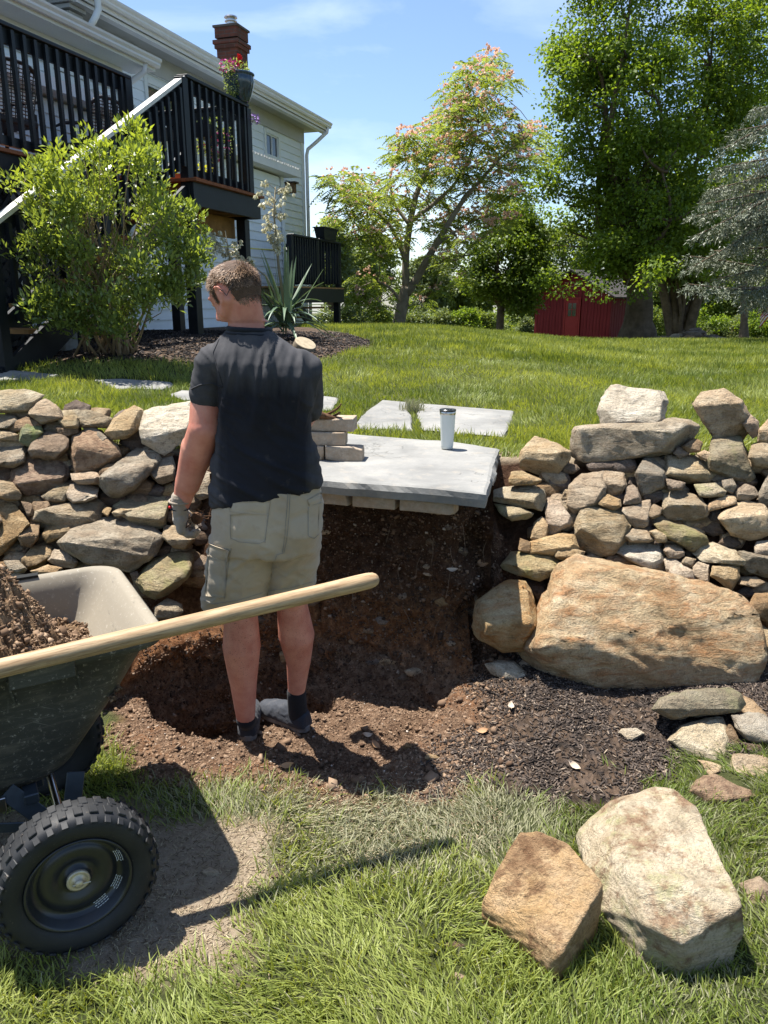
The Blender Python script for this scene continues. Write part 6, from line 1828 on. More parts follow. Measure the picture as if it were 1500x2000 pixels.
for i, (x, y, r) in enumerate(CL):
    nfr = int(25 * (r / 22) ** 2) + 5
    ctr = mp_(x, y, rg.uniform(-1.6, 1.6)); f = mY / 1500
    for k in range(nfr):
        d = rg.normal(size=3); d /= np.linalg.norm(d); p = ctr + d * np.array([1.15, 1.6, 0.6]) * r * f * 1.15 * rg.uniform(0.2, 1)
        fc.append(p); dd = np.array([d[0], d[1], 0.15 * d[2]]) + rg.normal(size=3) * .25; dd /= np.linalg.norm(dd); fd.append(dd); fl.append(rg.uniform(0.30, 0.50))
    pink = 1.0 if (y < 330 or x > 850 and y < 480) else 0.35
    for k in range(int(nfr * 1.1 * pink)):
        d = rg.normal(size=3); d /= np.linalg.norm(d); bc.append(ctr + d * np.array([1.1, 1.5, 0.6]) * r * f * 1.1 * rg.uniform(0.4, 1) + np.array([0, 0, 0.10]))
    k = np.linalg.norm(J - ctr, axis=1).argmin(); limb(mb, J[k], ctr, 0.02, 0.006, 900 + i, 0.08, seg=5, n=5)
mb.build('stems', M_BARKG, mim, smooth=True)
fc = np.array(fc); fd = np.array(fd); fl = np.array(fl); m = len(fc)
LC = []; LD = []; NP_ = 8
sd = np.cross(fd, [0, 0, 1.0]); sd /= np.linalg.norm(sd, axis=1)[:, None] + 1e-9
for j in range(NP_):
    t = (j + 0.5) / NP_
    q = fc + fd * (fl * t)[:, None] - np.array([0, 0, 1.0]) * (fl * t * t * 0.45)[:, None]
    w = math.sin(math.pi * (0.12 + 0.8 * t)) 
    for s in (-1, 1):
        LC.append(q); LD.append((sd * s + fd * 0.45 - np.array([0, 0, 0.25])) * w)
LC = np.vstack(LC); LD = np.vstack(LD); tn = np.tile(rg.uniform(0, 1, m), NP_ * 2)
wl = np.linalg.norm(LD, axis=1)
obj('fronds', leaves_mesh('fronds', LC, LD, 0.125 * wl, 0.036, tn, seed=8), M_FROND, mim)
bc = np.array(bc); nb2 = len(bc); K = 7
BC = np.repeat(bc, K, 0); BD = rg.normal(size=(nb2 * K, 3)) * 0.6 + np.array([0, 0, 0.9])
obj('blossoms', leaves_mesh('blossoms', BC, BD, 0.075, 0.045, np.repeat(rg.uniform(0, 1, nb2), K), seed=9), M_MBLOOM, mim)

# ---- blue spruce reaching in from the right
pY = 15.0
sp_base = np.array([9.6, 15.6, 0.0]); sp_base[2] = gz(9.6, 15.6)
spr = empty('spruce_tree', sp_base); tag(spr, 'blue grey spruce with drooping boughs reaching in from the right edge', 'tree')
mb = MB(); mb.tube([sp_base - (0, 0, .2), sp_base + (0, 0, 4), sp_base + (0, 0, 9), sp_base + (0, 0, 12)], [.26, .2, .1, .02], 12); mb.build('trunk', M_BARKT, spr, smooth=True)
BO = [(1470, 215), (1440, 255), (1415, 290), (1400, 330), (1385, 372), (1370, 400), (1350, 425), (1362, 460), (1345, 500), (1338, 530), (1345, 555), (1400, 545), (1430, 480), (1450, 420), (1460, 350), (1480, 300), (1420, 440), (1395, 490), (1440, 560), (1475, 520), (1480, 440), (1410, 370), (1490, 600), (1470, 590)]
BR = []; rg = np.random.default_rng(12)
for i, (x, y) in enumerate(BO): BR.append((at(x, y, pY + rg.uniform(-1.0, 1.2)),))
for i in range(46):
    h = rg.uniform(1.0, 11.5); ang = rg.uniform(0, 2 * math.pi); L = (12 - h) / 11 * 3.6 + .3
    BR.append((sp_base + np.array([math.cos(ang) * L, math.sin(ang) * L, h - 0.5]),))
mb = MB(); NC = []; ND = []; NL = []; NTn = []
for i, (tip,) in enumerate(BR):
    st = np.array([sp_base[0], sp_base[1], min(tip[2] + 0.35 * np.linalg.norm(tip[:2] - sp_base[:2]) * 0.5, sp_base[2] + 11.8)])
    pts = limb(mb, st, tip, 0.045, 0.01, 700 + i, 0.07, seg=5, n=12)
    ax = (tip - st); L = np.linalg.norm(ax); ax /= L; sdv = np.cross(ax, [0, 0, 1.0]); sdv /= np.linalg.norm(sdv)
    for t in np.linspace(0.18, 1.0, int(27 * L / 3)):
        q = np.array([np.interp(t, np.linspace(0, 1, 12), pts[:, k]) for k in range(3)])
        for s in (-1, 1):
            tl = (0.22 + 0.50 * (1 - t)) * rg.uniform(0.6, 1.2)
            td = sdv * s * rg.uniform(.5, 1) + ax * rg.uniform(.3, .9) + np.array([0, 0, -rg.uniform(0.2, 1.5)]); td /= np.linalg.norm(td)
            c_ = rg.uniform(0, 1)
            for u in np.arange(0, tl, 0.035):
                w = q + td * u - np.array([0, 0, 0.25 * u * u])
                for _ in range(5):
                    NC.append(w + rg.normal(size=3) * 0.022); ND.append(td * 0.8 + rg.normal(size=3) * 0.6); NL.append(0.075); NTn.append(0.6 * c_ + 0.4 * rg.uniform())
mb.build('boughs', M_BARKT, spr, smooth=True)
NC = np.array(NC); obj('needles', leaves_mesh('needles', NC, np.array(ND), np.array(NL) * rg.uniform(.7, 1.2, len(NC)), 0.019, np.array(NTn), curl=0.02, seed=4), M_SPRUCE, spr)

# ================================================================== RED SHED, SIGN, ROW OF STONES
def red_mat():
    t = NT('shed_red_paint'); v = t.obco(scale=(1, 1, 0.15)); n = t.noise(v, 14, 6, 0.7); g2 = t.noise(t.obco(), 2.0, 4)
    c = t.ramp(n, [(0.3, (0.13, 0.013, 0.016)), (0.7, (0.20, 0.022, 0.025))]); c = t.mix(t.ramp(g2, [(0.6, 0.0), (0.8, 0.3)]), c, (0.30, 0.09, 0.07))
    return t.bsdf(c, 0.75, 0.2)
M_RED2 = red_mat()
M_DOOR = simple('shed_door_red', (0.26, 0.03, 0.028), 0.7, 0.2, var=0.1)
shY = 34.0
p0 = at(1042, 666, shY); p1 = at(1188, 666, shY - 2.0); p0[2] = p1[2] = gz(p0[0], p0[1]) + 0.05
ux_ = (p1 - p0); SW = np.linalg.norm(ux_); ux_ /= SW; uy_ = np.array([-ux_[1], ux_[0], 0.0])
shed = empty('red_shed', p0); tag(shed, 'small dark red board shed with a narrow door, behind the huge tree', 'shed')
def Q(x, y, z): return p0 + ux_ * x + uy_ * y + UZ * z
WH = 1.85; SD = 3.6; RH = 0.95
pw = 0.135; npl = int(SW / pw); pw = SW / npl
dx0, dx1 = (1105 - 1042) / 150 * SW, (1132 - 1042) / 150 * SW
for i in range(npl):
    x = (i + 0.5) * pw; top = WH + RH * (1 - abs(x / SW * 2 - 1)) 
    zb_ = 0.0
    if dx0 - 0.02 < x < dx1 + 0.02: zb_ = 1.75
    mb = MB(); mb.box(Q(x, 0.01 * (i % 2), (top + zb_) / 2), (pw - 0.012, 0.03, top - zb_), (ux_, uy_, UZ)); mb.build('plank', M_RED2, shed, center=True)
for j in range(int(SD / pw)):
    y = (j + 0.5) * pw
    mb = MB(); mb.box(Q(SW + 0.01 * (j % 2), y, WH / 2), (pw - 0.012, 0.03, WH), (uy_, -ux_, UZ)); mb.build('plank', M_RED2, shed, center=True)
mb = MB(); mb.box(Q(0.02, SD / 2, WH / 2), (0.03, SD, WH), (ux_, uy_, UZ)); mb.box(Q(SW / 2, SD, WH / 2), (SW, 0.03, WH), (ux_, uy_, UZ)); mb.build('rear_wall', M_RED2, shed)
for sgn in (-1, 1):
    e0 = Q(SW / 2, -0.35, WH + RH + 0.06); e1 = Q(SW / 2 + sgn * (SW / 2 + 0.28), -0.35, WH - 0.10 * 1 + 0.02); L = SD + 0.7
    V = [e0, e1, e1 + uy_ * L, e0 + uy_ * L]; V += [v + UZ * 0.06 for v in V]
    mb = MB(); mb.add(V, [(0, 1, 2, 3), (4, 7, 6, 5), (0, 4, 5, 1), (1, 5, 6, 2), (2, 6, 7, 3), (3, 7, 4, 0)]); mb.build('roof', simple('shed_roof', (0.045, 0.04, 0.037), 0.9, var=0.3), shed)
door = MB(); door.box(Q((dx0 + dx1) / 2, -0.02, 0.88), (dx1 - dx0 - 0.03, 0.04, 1.70), (ux_, uy_, UZ)); dr = door.build('door', M_DOOR, shed, center=True)
mb = MB()
for xx in (dx0 - 0.03, dx1 + 0.03): mb.box(Q(xx, -0.035, 0.92), (0.06, 0.03, 1.84), (ux_, uy_, UZ))
mb.box(Q((dx0 + dx1) / 2, -0.035, 1.78), (dx1 - dx0, 0.03, 0.07), (ux_, uy_, UZ)); mb.build('door_frame', M_DOOR, shed)
mb = MB(); mb.box(Q((dx0 + dx1) / 2, -0.045, 1.32), (0.40, 0.012, 0.52), (ux_, uy_, UZ)); mb.build('pane', M_GLASS, dr)
mb = MB(); 
for k in (-1, 0, 1): mb.box(Q((dx0 + dx1) / 2 + k * 0.19, -0.056, 1.32), (0.025, 0.012, 0.52), (ux_, uy_, UZ))
mb.box(Q((dx0 + dx1) / 2, -0.058, 1.32), (0.40, 0.010, 0.02), (ux_, uy_, UZ)); mb.build('muntin', M_DOOR, dr)
mb = MB(); 
for z in (0.35, 0.62): mb.box(Q((dx0 + dx1) / 2, -0.045, z), (0.44, 0.012, 0.16), (ux_, uy_, UZ))
mb.build('door_panel', M_DOOR, dr)
px_rock('foundation_stone', [(1178, 660), (1196, 657), (1200, 668), (1180, 670)], 32.5, 'G', shed, level=3)
px_rock('foundation_stone', [(1100, 664), (1126, 662), (1128, 669), (1102, 670)], 33.2, 'G', shed, level=3, seed=3.0)
# diamond road sign seen from behind, and a small mailbox
sgY = 27.0; c = at(953, 652, sgY); g = gz(c[0], c[1]); sg = empty('road_sign', (c[0], c[1], g)); tag(sg, 'grey back of a diamond shaped road sign on a post, left of the slim tree', 'road sign')
s_ = 0.16; mb = MB(); mb.box(c, (s_ * 1.25, 0.01, s_ * 1.25), ((.707, 0, .707), (0, 1, 0), (-.707, 0, .707))); mb.build('sign_plate', simple('sign_aluminium', (0.42, 0.42, 0.40), 0.5, metal=0.2), sg, bevel=0.003)
mb = MB(); mb.beam((c[0], c[1] + 0.02, g - 0.1), (c[0], c[1] + 0.02, c[2] + 0.1), 0.03, 0.02); mb.build('post', M_FRAME, sg)
c = at(987, 656, sgY); g = gz(c[0], c[1]); ml = empty('mail_box', (c[0], c[1], g)); tag(ml, 'small pale box on a post at the foot of the slim tree', 'mailbox')
mb = MB(); mb.box(c, (0.16, 0.3, 0.12)); mb.build('box_body', M_TRIM, ml, bevel=0.03, seg=3); mb = MB(); mb.beam((c[0], c[1], g - .1), (c[0], c[1], c[2] - .05), .05, .05); mb.build('post', M_BARKT, ml)
# low line of stones in the grass, and the dark heap under the trees
row = empty('stone_edging', at(1130, 672, 25.5)); tag(row, 'low line of pale stones edging the grass in front of the red shed', 'stone edging')
rs = random.Random(4)
x = 1042
while x < 1232:
    w = rs.uniform(8, 18); h = rs.uniform(4, 7); y = 672 + 6 * (x - 1042) / 190
    px_rock('stone', [(x, y), (x + w * .3, y - h), (x + w * .8, y - h * .8), (x + w, y), (x + w * .7, y + 3), (x + w * .2, y + 3)], 24.5, rs.choice('TGCG'), row, level=3, seed=x * .1); x += w * rs.uniform(.8, 1.1)
hp = empty('stone_heap', at(1350, 670, 24)); tag(hp, 'long dark heap of field stones and logs under the forked tree', 'stone heap')
for k in range(46):
    x = rs.uniform(1262, 1425); env = np.interp(x, [1262, 1290, 1340, 1360, 1400, 1425], [8, 14, 22, 30, 16, 5])
    y = 676 - rs.uniform(0, env); w = rs.uniform(8, 18); h = w * rs.uniform(.4, .7)
    px_rock('stone', [(x + w * math.cos(a), y + h * math.sin(a)) for a in np.arange(0, 6.2, .9)], 24 + rs.uniform(-.5, .8) + (676 - y) * 0.03, rs.choice('GBDDG'), hp, level=3, seed=x * .13 + k)
# flag at the far right edge
fl_ = at(1496, 606, 30); fe = empty('flag', (fl_[0] + .3, fl_[1], gz(fl_[0], fl_[1]))); tag(fe, 'red and white striped flag hanging at the right edge under the spruce', 'flag')
mb = MB(); mb.tube([(fl_[0] + .3, fl_[1], gz(fl_[0], fl_[1])), (fl_[0] + .3, fl_[1], fl_[2] + .9)], 0.02, 6); mb.build('flag_pole', M_TRIM, fe)
for k in range(7):
    mb = MB(); n = 7; V = []
    for j in range(n):
        t = j / (n - 1)
        for dz in (0, 0.07): V.append((fl_[0] + .28 - .45 * t, fl_[1] + 0.04 * math.sin(7 * t + k), fl_[2] + .2 - .07 * k + dz - .35 * t * t - .1 * t))
    mb.add(V, [(2 * j, 2 * j + 1, 2 * j + 3, 2 * j + 2) for j in range(n - 1)]); mb.build('stripe', simple('flag_red', (0.45, 0.03, 0.04), 0.8) if k % 2 == 0 else simple('flag_white', (0.7, 0.7, 0.68), 0.8), fe)

# ================================================================== BUSH BEFORE THE STAIR
BYd = 6.75
bb_ = ghit(205, 690); bb_[2] = gz(bb_[0], bb_[1])
bush = empty('leafy_bush', bb_); tag(bush, 'tall leafy bush with many thin stems growing in mulch before the deck stair', 'bush')
BE_ = [(225, 330, 95, 55), (160, 370, 85, 70), (270, 400, 85, 80), (200, 450, 110, 80), (130, 560, 70, 65), (230, 540, 110, 80), (320, 500, 70, 70), (370, 520, 45, 30), (265, 290, 40, 30), (95, 360, 40, 25), (90, 620, 30, 30), (20, 350, 30, 22), (300, 580, 60, 50), (345, 445, 40, 40), (255, 262, 14, 22), (195, 300, 40, 25), (60, 500, 38, 20), (210, 630, 60, 25), (100, 470, 40, 40), (105, 590, 40, 35), (60, 420, 25, 20)]
ells = []
for (x, y, rx, rz) in BE_:
    c = at(x + 2, y, BYd); f = 6.75 / 1500 * 1.12; ells.append((c[0], c[1], c[2], rx * f, min(rx * f, 0.42), rz * f))
C = crown_points(ells, 430, 61, 0.5)
C = C[(fbm(C * 2.6 + 5, 2) > -0.12) | (np.arange(len(C)) % 5 == 0)]
P, d, idx = clump_cloud(C, 0.11, 13500, 62, 0.9)
P[:, 2] = np.maximum(P[:, 2], ground_z(P[:, 0], P[:, 1]) + 0.06)
rg = np.random.default_rng(63)
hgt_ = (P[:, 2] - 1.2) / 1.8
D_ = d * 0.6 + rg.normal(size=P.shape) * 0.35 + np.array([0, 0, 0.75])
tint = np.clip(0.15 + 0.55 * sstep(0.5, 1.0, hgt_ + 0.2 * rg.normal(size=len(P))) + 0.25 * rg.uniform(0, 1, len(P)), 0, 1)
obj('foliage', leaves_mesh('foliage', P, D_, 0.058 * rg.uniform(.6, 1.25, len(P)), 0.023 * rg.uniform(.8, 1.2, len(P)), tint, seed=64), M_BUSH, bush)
mb = MB()
for k in range(34):
    tgt = C[rg.integers(0, len(C))]; b0 = bb_ + np.array([rg.uniform(-.28, .28), rg.uniform(-.15, .15), -0.03])
    mid = b0 + (tgt - b0) * 0.45 + np.array([0, 0, 0.15])
    p = limb(mb, b0, mid, 0.014, 0.010, 800 + k, 0.05, seg=6, n=6); limb(mb, mid, tgt, 0.010, 0.003, 860 + k, 0.06, seg=5, n=6)
    for q in range(3): limb(mb, p[3 + q % 3], C[rg.integers(0, len(C))] * 0.35 + tgt * 0.65, 0.005, 0.002, 900 + k * 3 + q, 0.08, seg=4, n=4)
mb.build('stems', simple('bush_stem', (0.26, 0.20, 0.13), 0.85, var=0.3), bush, smooth=True)

# ================================================================== YUCCA
yb_ = at(560, 655, 9.6); yb_[2] = gz(yb_[0], yb_[1])
yuc = empty('yucca', yb_); tag(yuc, 'yucca with sword leaves and tall cream flower spikes in the mulch bed', 'plant')
M_YUC = leaf_mat('yucca_leaf', (0.075, 0.13, 0.075), (0.15, 0.21, 0.13), 0.15, rough=0.4, spec=0.45, tcol=(1.2, 1.2, .6)); M_YF = leaf_mat('yucca_bloom', (0.55, 0.52, 0.36), (0.74, 0.72, 0.58), 0.4, tcol=(1, 1, .85))
M_STK = simple('yucca_stalk', (0.23, 0.20, 0.13), 0.8, var=0.3)
me_l = None
for k in range(52):
    up = k < 20; ang = rg.uniform(0, 2 * math.pi); L = rg.uniform(0.62, 0.88) if up else rg.uniform(0.5, 0.75)
    el = R(rg.uniform(52, 86)) if up else R(rg.uniform(-5, 50))
    d0 = np.array([math.cos(ang) * math.cos(el), math.sin(ang) * math.cos(el), math.sin(el)]); sd = np.array([-math.sin(ang), math.cos(ang), 0])
    n = 7; V = []; w0 = 0.026; bend = 0.08 if up else rg.uniform(0.3, 0.9)
    base = yb_ + np.array([math.cos(ang), math.sin(ang), 0]) * 0.05 + UZ * rg.uniform(0.1, 0.42)
    for j in range(n):
        t = j / (n - 1); p = base + d0 * L * t - UZ * bend * L * t * t * 0.8; w = w0 * (1 - t ** 2.2) + 0.002; V += [p - sd * w + UZ * 0.010, p, p + sd * w + UZ * 0.010]
        gg = yb_[2] + 0.02
        for q in (-1, -2, -3): V[q][2] = max(V[q][2], gg)
    F = []
    for j in range(n - 1): F += [(3 * j, 3 * j + 1, 3 * j + 4, 3 * j + 3), (3 * j + 1, 3 * j + 2, 3 * j + 5, 3 * j + 4)]
    me = mesh_np('leaf', np.array(V), np.array(F), True); a_t = me.attributes.new('tint', 'FLOAT', 'POINT'); a_t.data.foreach_set('value', np.full(len(V), rg.uniform()).astype(np.float32))
    obj('leaf', me, M_YUC, yuc)
def stalk(p0, pts, r, nfl, seed, dry=False):
    mb = MB(); mb.tube(pts, np.linspace(r, r * 0.35, len(pts)), 7)
    rg = np.random.default_rng(seed); C = []; D = []
    P = np.array(pts)
    for k in range(nfl):
        t = rg.uniform(0.42, 1.0); q = np.array([np.interp(t, np.linspace(0, 1, len(P)), P[:, i]) for i in range(3)])
        a = rg.uniform(0, 2 * math.pi); L = rg.uniform(0.10, 0.26) * math.sin(math.pi * min(1, (1.08 - t) * 1.5 + .1)); e = q + np.array([math.cos(a) * L, math.sin(a) * L, L * 0.35])
        mb.tube([q, (q + e) / 2 + UZ * 0.01, e], 0.004, 4)
        for m_ in range(5):
            C.append(e + rg.normal(size=3) * 0.03)
    mb.build('flower_stalk', M_STK, yuc, smooth=True)
    C = np.array(C); K = 6; CC = np.repeat(C, K, 0); DD = rg.normal(size=(len(CC), 3)) * 0.45 + np.array([0, 0, -1.0])
    tag(obj('flowers', leaves_mesh('flowers', CC, DD, 0.052, 0.026, np.repeat(rg.uniform(0, 1, len(C)), K), seed=seed), M_YF, yuc), kind='stuff')
stalk(yb_, [yb_ + UZ * .3, at(545, 530, 9.5), at(540, 470, 9.5), at(535, 420, 9.5), at(538, 365, 9.5)], 0.020, 34, 1)
stalk(yb_, [yb_ + UZ * .3, at(500, 560, 9.5), at(455, 530, 9.4), at(446, 490, 9.4), at(440, 450, 9.4)], 0.014, 16, 2)
stalk(yb_, [yb_ + UZ * .3, at(520, 540, 9.6), at(470, 500, 9.5), at(430, 480, 9.5), at(400, 470, 9.5)], 0.010, 10, 3)
# sawn log slice at the edge of the bed
lg = at(594, 684, 8.6); lg[2] = gz(lg[0], lg[1])
log = empty('log_slice', lg); tag(log, 'short sawn log lying at the edge of the mulch bed beside the yucca', 'log')
ax_ = np.array([0.35, -0.35, 0.80]); ax_ /= np.linalg.norm(ax_)
mb = MB(); mb.lathe([(0.001, 0.06), (0.115, 0.06), (0.120, 0.055)], lg + UZ * 0.03, axis=ax_, seg=28); mb.build('cut_face', simple('sawn_wood', (0.34, 0.28, 0.19), 0.8, var=0.3, scale=20), log)
mb = MB(); mb.lathe([(0.120, 0.055), (0.127, 0.0), (0.12, -0.10), (0.001, -0.10)], lg + UZ * 0.03, axis=ax_, seg=28); mb.build('bark', M_BARKG, log, smooth=True)

# ================================================================== GRASS
M_GRASS = leaf_mat('grass_blade', (0.115, 0.165, 0.025), (0.33, 0.37, 0.10), 0.42, rough=0.5, spec=0.32)
M_DRY = leaf_mat('grass_dusty', (0.19, 0.20, 0.10), (0.42, 0.40, 0.27), 0.30, rough=0.7, spec=0.2, tcol=(1.1, 1.1, 0.8))
KEEP_OUT = []
for o in COL.objects:
    if o.name.split('.')[0] in ('loose_stone', 'earthy_block_stone', 'big_cream_stone', 'concrete_block'):
        co = np.empty(len(o.data.vertices) * 3, np.float32); o.data.vertices.foreach_get('co', co); co = co.reshape(-1, 3) + np.array(o.location[:])
        KEEP_OUT.append((co[:, 0].mean(), co[:, 1].mean(), np.ptp(co[:, 0]) * 0.36, np.ptp(co[:, 1]) * 0.36))
def allowed(x, y):
    so = zone(x, y, Z_SOIL, 0.10, 0.12); ba = zone(x, y, Z_BARE, 0.10, 0.10); mu = np.maximum(zone(x, y, Z_MULCH, 0.08, 0.16), zone(x, y, Z_BED, 0.05, 0.05))
    p = (1 - so) * (1 - ba) * (1 - mu)
    ok = np.ones(len(x), bool)
    yw = wall_y0(x); top = yw + wall_k(x) * 0.92
    ok &= ~((y > yw - 0.28) & (y < top + 0.0 + 0.08 * fbm(xy3(x, y, 9.0), 2)))
    for P in [SLAB] + FLAGW:
        ok &= ~(poly_sd(x, y, [tuple(q[:2]) for q in P]) > -0.012)
    for (cx, cy, rx, ry) in KEEP_OUT: ok &= ((x - cx) / rx) ** 2 + ((y - cy) / ry) ** 2 > 1
    return p, ok
def grass_patch(name, label, x, y, hmin, hmax, w, mat, seed, lean=0.6, dry=False, nseg=3):
    rg = np.random.default_rng(seed)
    z = ground_z(x, y) - 0.004
    n = len(x)
    mown = fbm(xy3(x, y, 3.0, 7.0), 3)
    h = rg.uniform(hmin, hmax, n) * (1 + 0.45 * mown)
    a = rg.uniform(0, 2 * math.pi, n) + 1.5 * fbm(xy3(x, y, 5.0), 2)
    wind = np.stack([fbm(xy3(x, y, 4.0, 1.0), 3), fbm(xy3(x, y, 4.0, 8.0), 3)], -1) * 1.6
    ld = np.stack([np.cos(a), np.sin(a)], -1) * rg.uniform(0.2, 1.0, n)[:, None] + wind
    ld = ld * lean
    b = np.stack([x, y, z], -1)
    fa = rg.uniform(0, 2 * math.pi, n); sd = np.stack([np.cos(fa), np.sin(fa), 0 * fa], -1)
    ww = w * rg.uniform(0.7, 1.3, n)
    Ls = np.sqrt((ld ** 2).sum(1)); vert = 1 / np.sqrt(1 + Ls ** 2)
    V = []
    for j in range(nseg + 1):
        t = j / nseg
        c = b + np.concatenate([ld * (h * t ** 1.6 * vert)[:, None], (h * vert * (t - 0.18 * Ls * t * t))[:, None]], 1)
        if j < nseg:
            wd = (ww * (1 - 0.55 * t))[:, None]; V += [c - sd * wd / 2, c + sd * wd / 2]
        else: V.append(c)
    k = 2 * nseg + 1
    V = np.stack(V, 1).reshape(-1, 3)
    i = np.arange(n)[:, None] * k
    quads = [(2 * j, 2 * j + 1, 2 * j + 3, 2 * j + 2) for j in range(nseg - 1)]
    F = [i + np.array([q]) for q in quads]
    # last piece as a degenerate free triangle: use two faces sizes by building triangles only
    T = []
    for q in quads: T += [(q[0], q[1], q[2]), (q[0], q[2], q[3])]
    T.append((2 * (nseg - 1), 2 * (nseg - 1) + 1, 2 * nseg))
    F = (i[:, None, :] + np.array(T)[None]).reshape(-1, 3)
    me = mesh_np(name, V, F, True)
    tn = np.clip(0.5 + 0.35 * fbm(xy3(x, y, 1.3, 2.0), 3) * 2 + rg.uniform(-0.35, 0.35, n), 0, 1)
    at_ = me.attributes.new('tint', 'FLOAT', 'POINT'); at_.data.foreach_set('value', np.repeat(tn, k).astype(np.float32))
    o = obj(name, me, mat); tag(o, label, 'grass', kind='stuff'); return o
rg = np.random.default_rng(91)
def scatter(n, x0, x1, y0, y1, seed, power=1.0, fan=None):
    rg = np.random.default_rng(seed)
    y = y0 + (y1 - y0) * rg.uniform(0, 1, n) ** power
    if fan: x = rg.uniform(-1, 1, n) * (fan[0] + fan[1] * y) + (fan[2] if len(fan) > 2 else 0)
    else: x = rg.uniform(x0, x1, n)
    return x, y
# foreground lawn, cropped and matted
x, y = scatter(110000, -1.5, 2.1, 0.75, 2.75, 1)
p, ok = allowed(x, y); u = rg.uniform(0, 1, len(x)); k = ok & (u < p); x, y = x[k], y[k]
DUST = [tuple(atz(a, b, 0)[:2]) for a, b in [(330, 1530), (600, 1520), (900, 1530), (1150, 1570), (1120, 1640), (960, 1680), (700, 1700), (560, 1640), (400, 1600)]]
dd = poly_sd(x, y, DUST) + 0.12 * fbm(xy3(x, y, 5.0, 4.0), 3)
dk = rg.uniform(0, 1, len(x)) < sstep(-0.22, 0.16, dd) * 0.80 + 0.06 + 0.45 * sstep(-0.05, 0.45, fbm(xy3(x, y, 2.6, 14.0), 4))
grass_patch('grass', 'short green lawn grass in the foreground', x[~dk], y[~dk], 0.034, 0.080, 0.0046, M_GRASS, 2, lean=1.4)
grass_patch('dry_grass', 'dusty pale grass along the edge of the dug earth', x[dk], y[dk], 0.025, 0.055, 0.0038, M_DRY, 3, lean=1.3)
# lawn above the wall
x, y = scatter(150000, 0, 0, 3.9, 8.5, 4, 1.15, (0.6, 0.62, 0.1)); p, ok = allowed(x, y); u = rg.uniform(0, 1, len(x)); k = ok & (u < p)
grass_patch('lawn', 'bright green lawn above the stone walls', x[k], y[k], 0.035, 0.085, 0.006, M_GRASS, 5, lean=0.8, nseg=2)
x, y = scatter(150000, 0, 0, 8.3, 20, 6, 1.2, (0.6, 0.62, 0.1)); p, ok = allowed(x, y); u = rg.uniform(0, 1, len(x)); k = ok & (u < p)
grass_patch('lawn', 'bright lawn rolling up to its crest beyond the path', x[k], y[k], 0.05, 0.10, 0.011, M_GRASS, 7, lean=0.5, nseg=2)
x, y = scatter(90000, 0, 0, 19, 60, 8, 1.3, (0.6, 0.62, 0.1)); p, ok = allowed(x, y); u = rg.uniform(0, 1, len(x)); k = ok & (u < p)
grass_patch('lawn', 'far lawn running to the shed and the wood', x[k], y[k], 0.06, 0.13, 0.035, M_GRASS, 9, lean=0.5, nseg=1)
# tuft on the flagstone and weeds between slab and path
q = at(805, 806, 6.0); q = ghit(806, 806)
r_ = np.random.default_rng(3); x = q[0] + r_.normal(size=220) * 0.035; y = q[1] + r_.normal(size=220) * 0.03
o = grass_patch('grass_tuft', 'lone tuft of grass growing on the flagstone', x, y, 0.07, 0.15, 0.006, M_DRY, 11, lean=0.5)
# ---- chips of mulch, clods and crumbs of earth
def chips(name, label, x, y, L, W, T, col, seed, zoff=0.004, blocky=False, zz=None):
    rg = np.random.default_rng(seed); n = len(x)
    z = (ground_z(x, y) if zz is None else zz) + zoff
    if blocky: k_ = np.exp(rg.normal(size=n) * 0.5) * 0.75; L = L * k_; W = W * k_; T = T * k_ * 0.85
    L = L * rg.uniform(0.4, 1.3, n); W = W * rg.uniform(0.5, 1.3, n); T = T * rg.uniform(0.5, 1.2, n)
    q = rg.normal(size=(n, 4)); q[:, 0] *= 0.25; q[:, 1] *= 0.25
    yaw = rg.uniform(0, 2 * math.pi, n); pit = rg.normal(size=n) * (0.6 if blocky else 0.35)
    X = np.stack([np.cos(yaw) * np.cos(pit), np.sin(yaw) * np.cos(pit), np.sin(pit)], -1); Y = np.stack([-np.sin(yaw), np.cos(yaw), rg.normal(size=n) * 0.25], -1)
    Y /= np.linalg.norm(Y, axis=1)[:, None]; Z = np.cross(X, Y)
    c = np.stack([x, y, z], -1); V = []
    for sx in (-1, 1):
        for sy in (-1, 1):
            for sz in (-1, 1):
                jit = rg.uniform(0.55, 1.0, (n, 1))
                V.append(c + (X * (sx * L / 2)[:, None] + Y * (sy * W / 2)[:, None] + Z * (sz * T / 2)[:, None]) * jit)
    V = np.stack(V, 1).reshape(-1, 3); F = np.array([(0, 1, 3, 2), (4, 6, 7, 5), (0, 4, 5, 1), (2, 3, 7, 6), (0, 2, 6, 4), (1, 5, 7, 3)])
    me = mesh_np(name, V, (np.arange(n)[:, None, None] * 8 + F[None]).reshape(-1, 4))
    at_ = me.attributes.new('tint', 'FLOAT', 'POINT'); at_.data.foreach_set('value', np.repeat(rg.uniform(0, 1, n), 8).astype(np.float32))
    t = NT(name + '_mat'); c_ = t.ramp(t.attr('tint').outputs['Fac'], col); m = t.bsdf(c_, 0.9, 0.2)
    o = obj(name, me, m); tag(o, label, name.split('_')[0], kind='stuff'); return o
x, y = scatter(34000, 0.0, 2.4, 2.2, 3.25, 21); m = zone(x, y, Z_MULCH, 0.12, 0.22) * (0.25 + 0.75 * sstep(0.25, -0.1, fbm(xy3(x, y, 7.0, 2.0), 3))); k = rg.uniform(0, 1, len(x)) < m; x, y = x[k], y[k]
chips('mulch_chips', 'dark shredded bark mulch on the slope below the boulder', x, y, 0.024, 0.006, 0.0035, [(0, (0.025, 0.019, 0.016)), (0.6, (0.065, 0.051, 0.042)), (0.93, (0.15, 0.115, 0.09)), (1.0, (0.28, 0.22, 0.16))], 22)
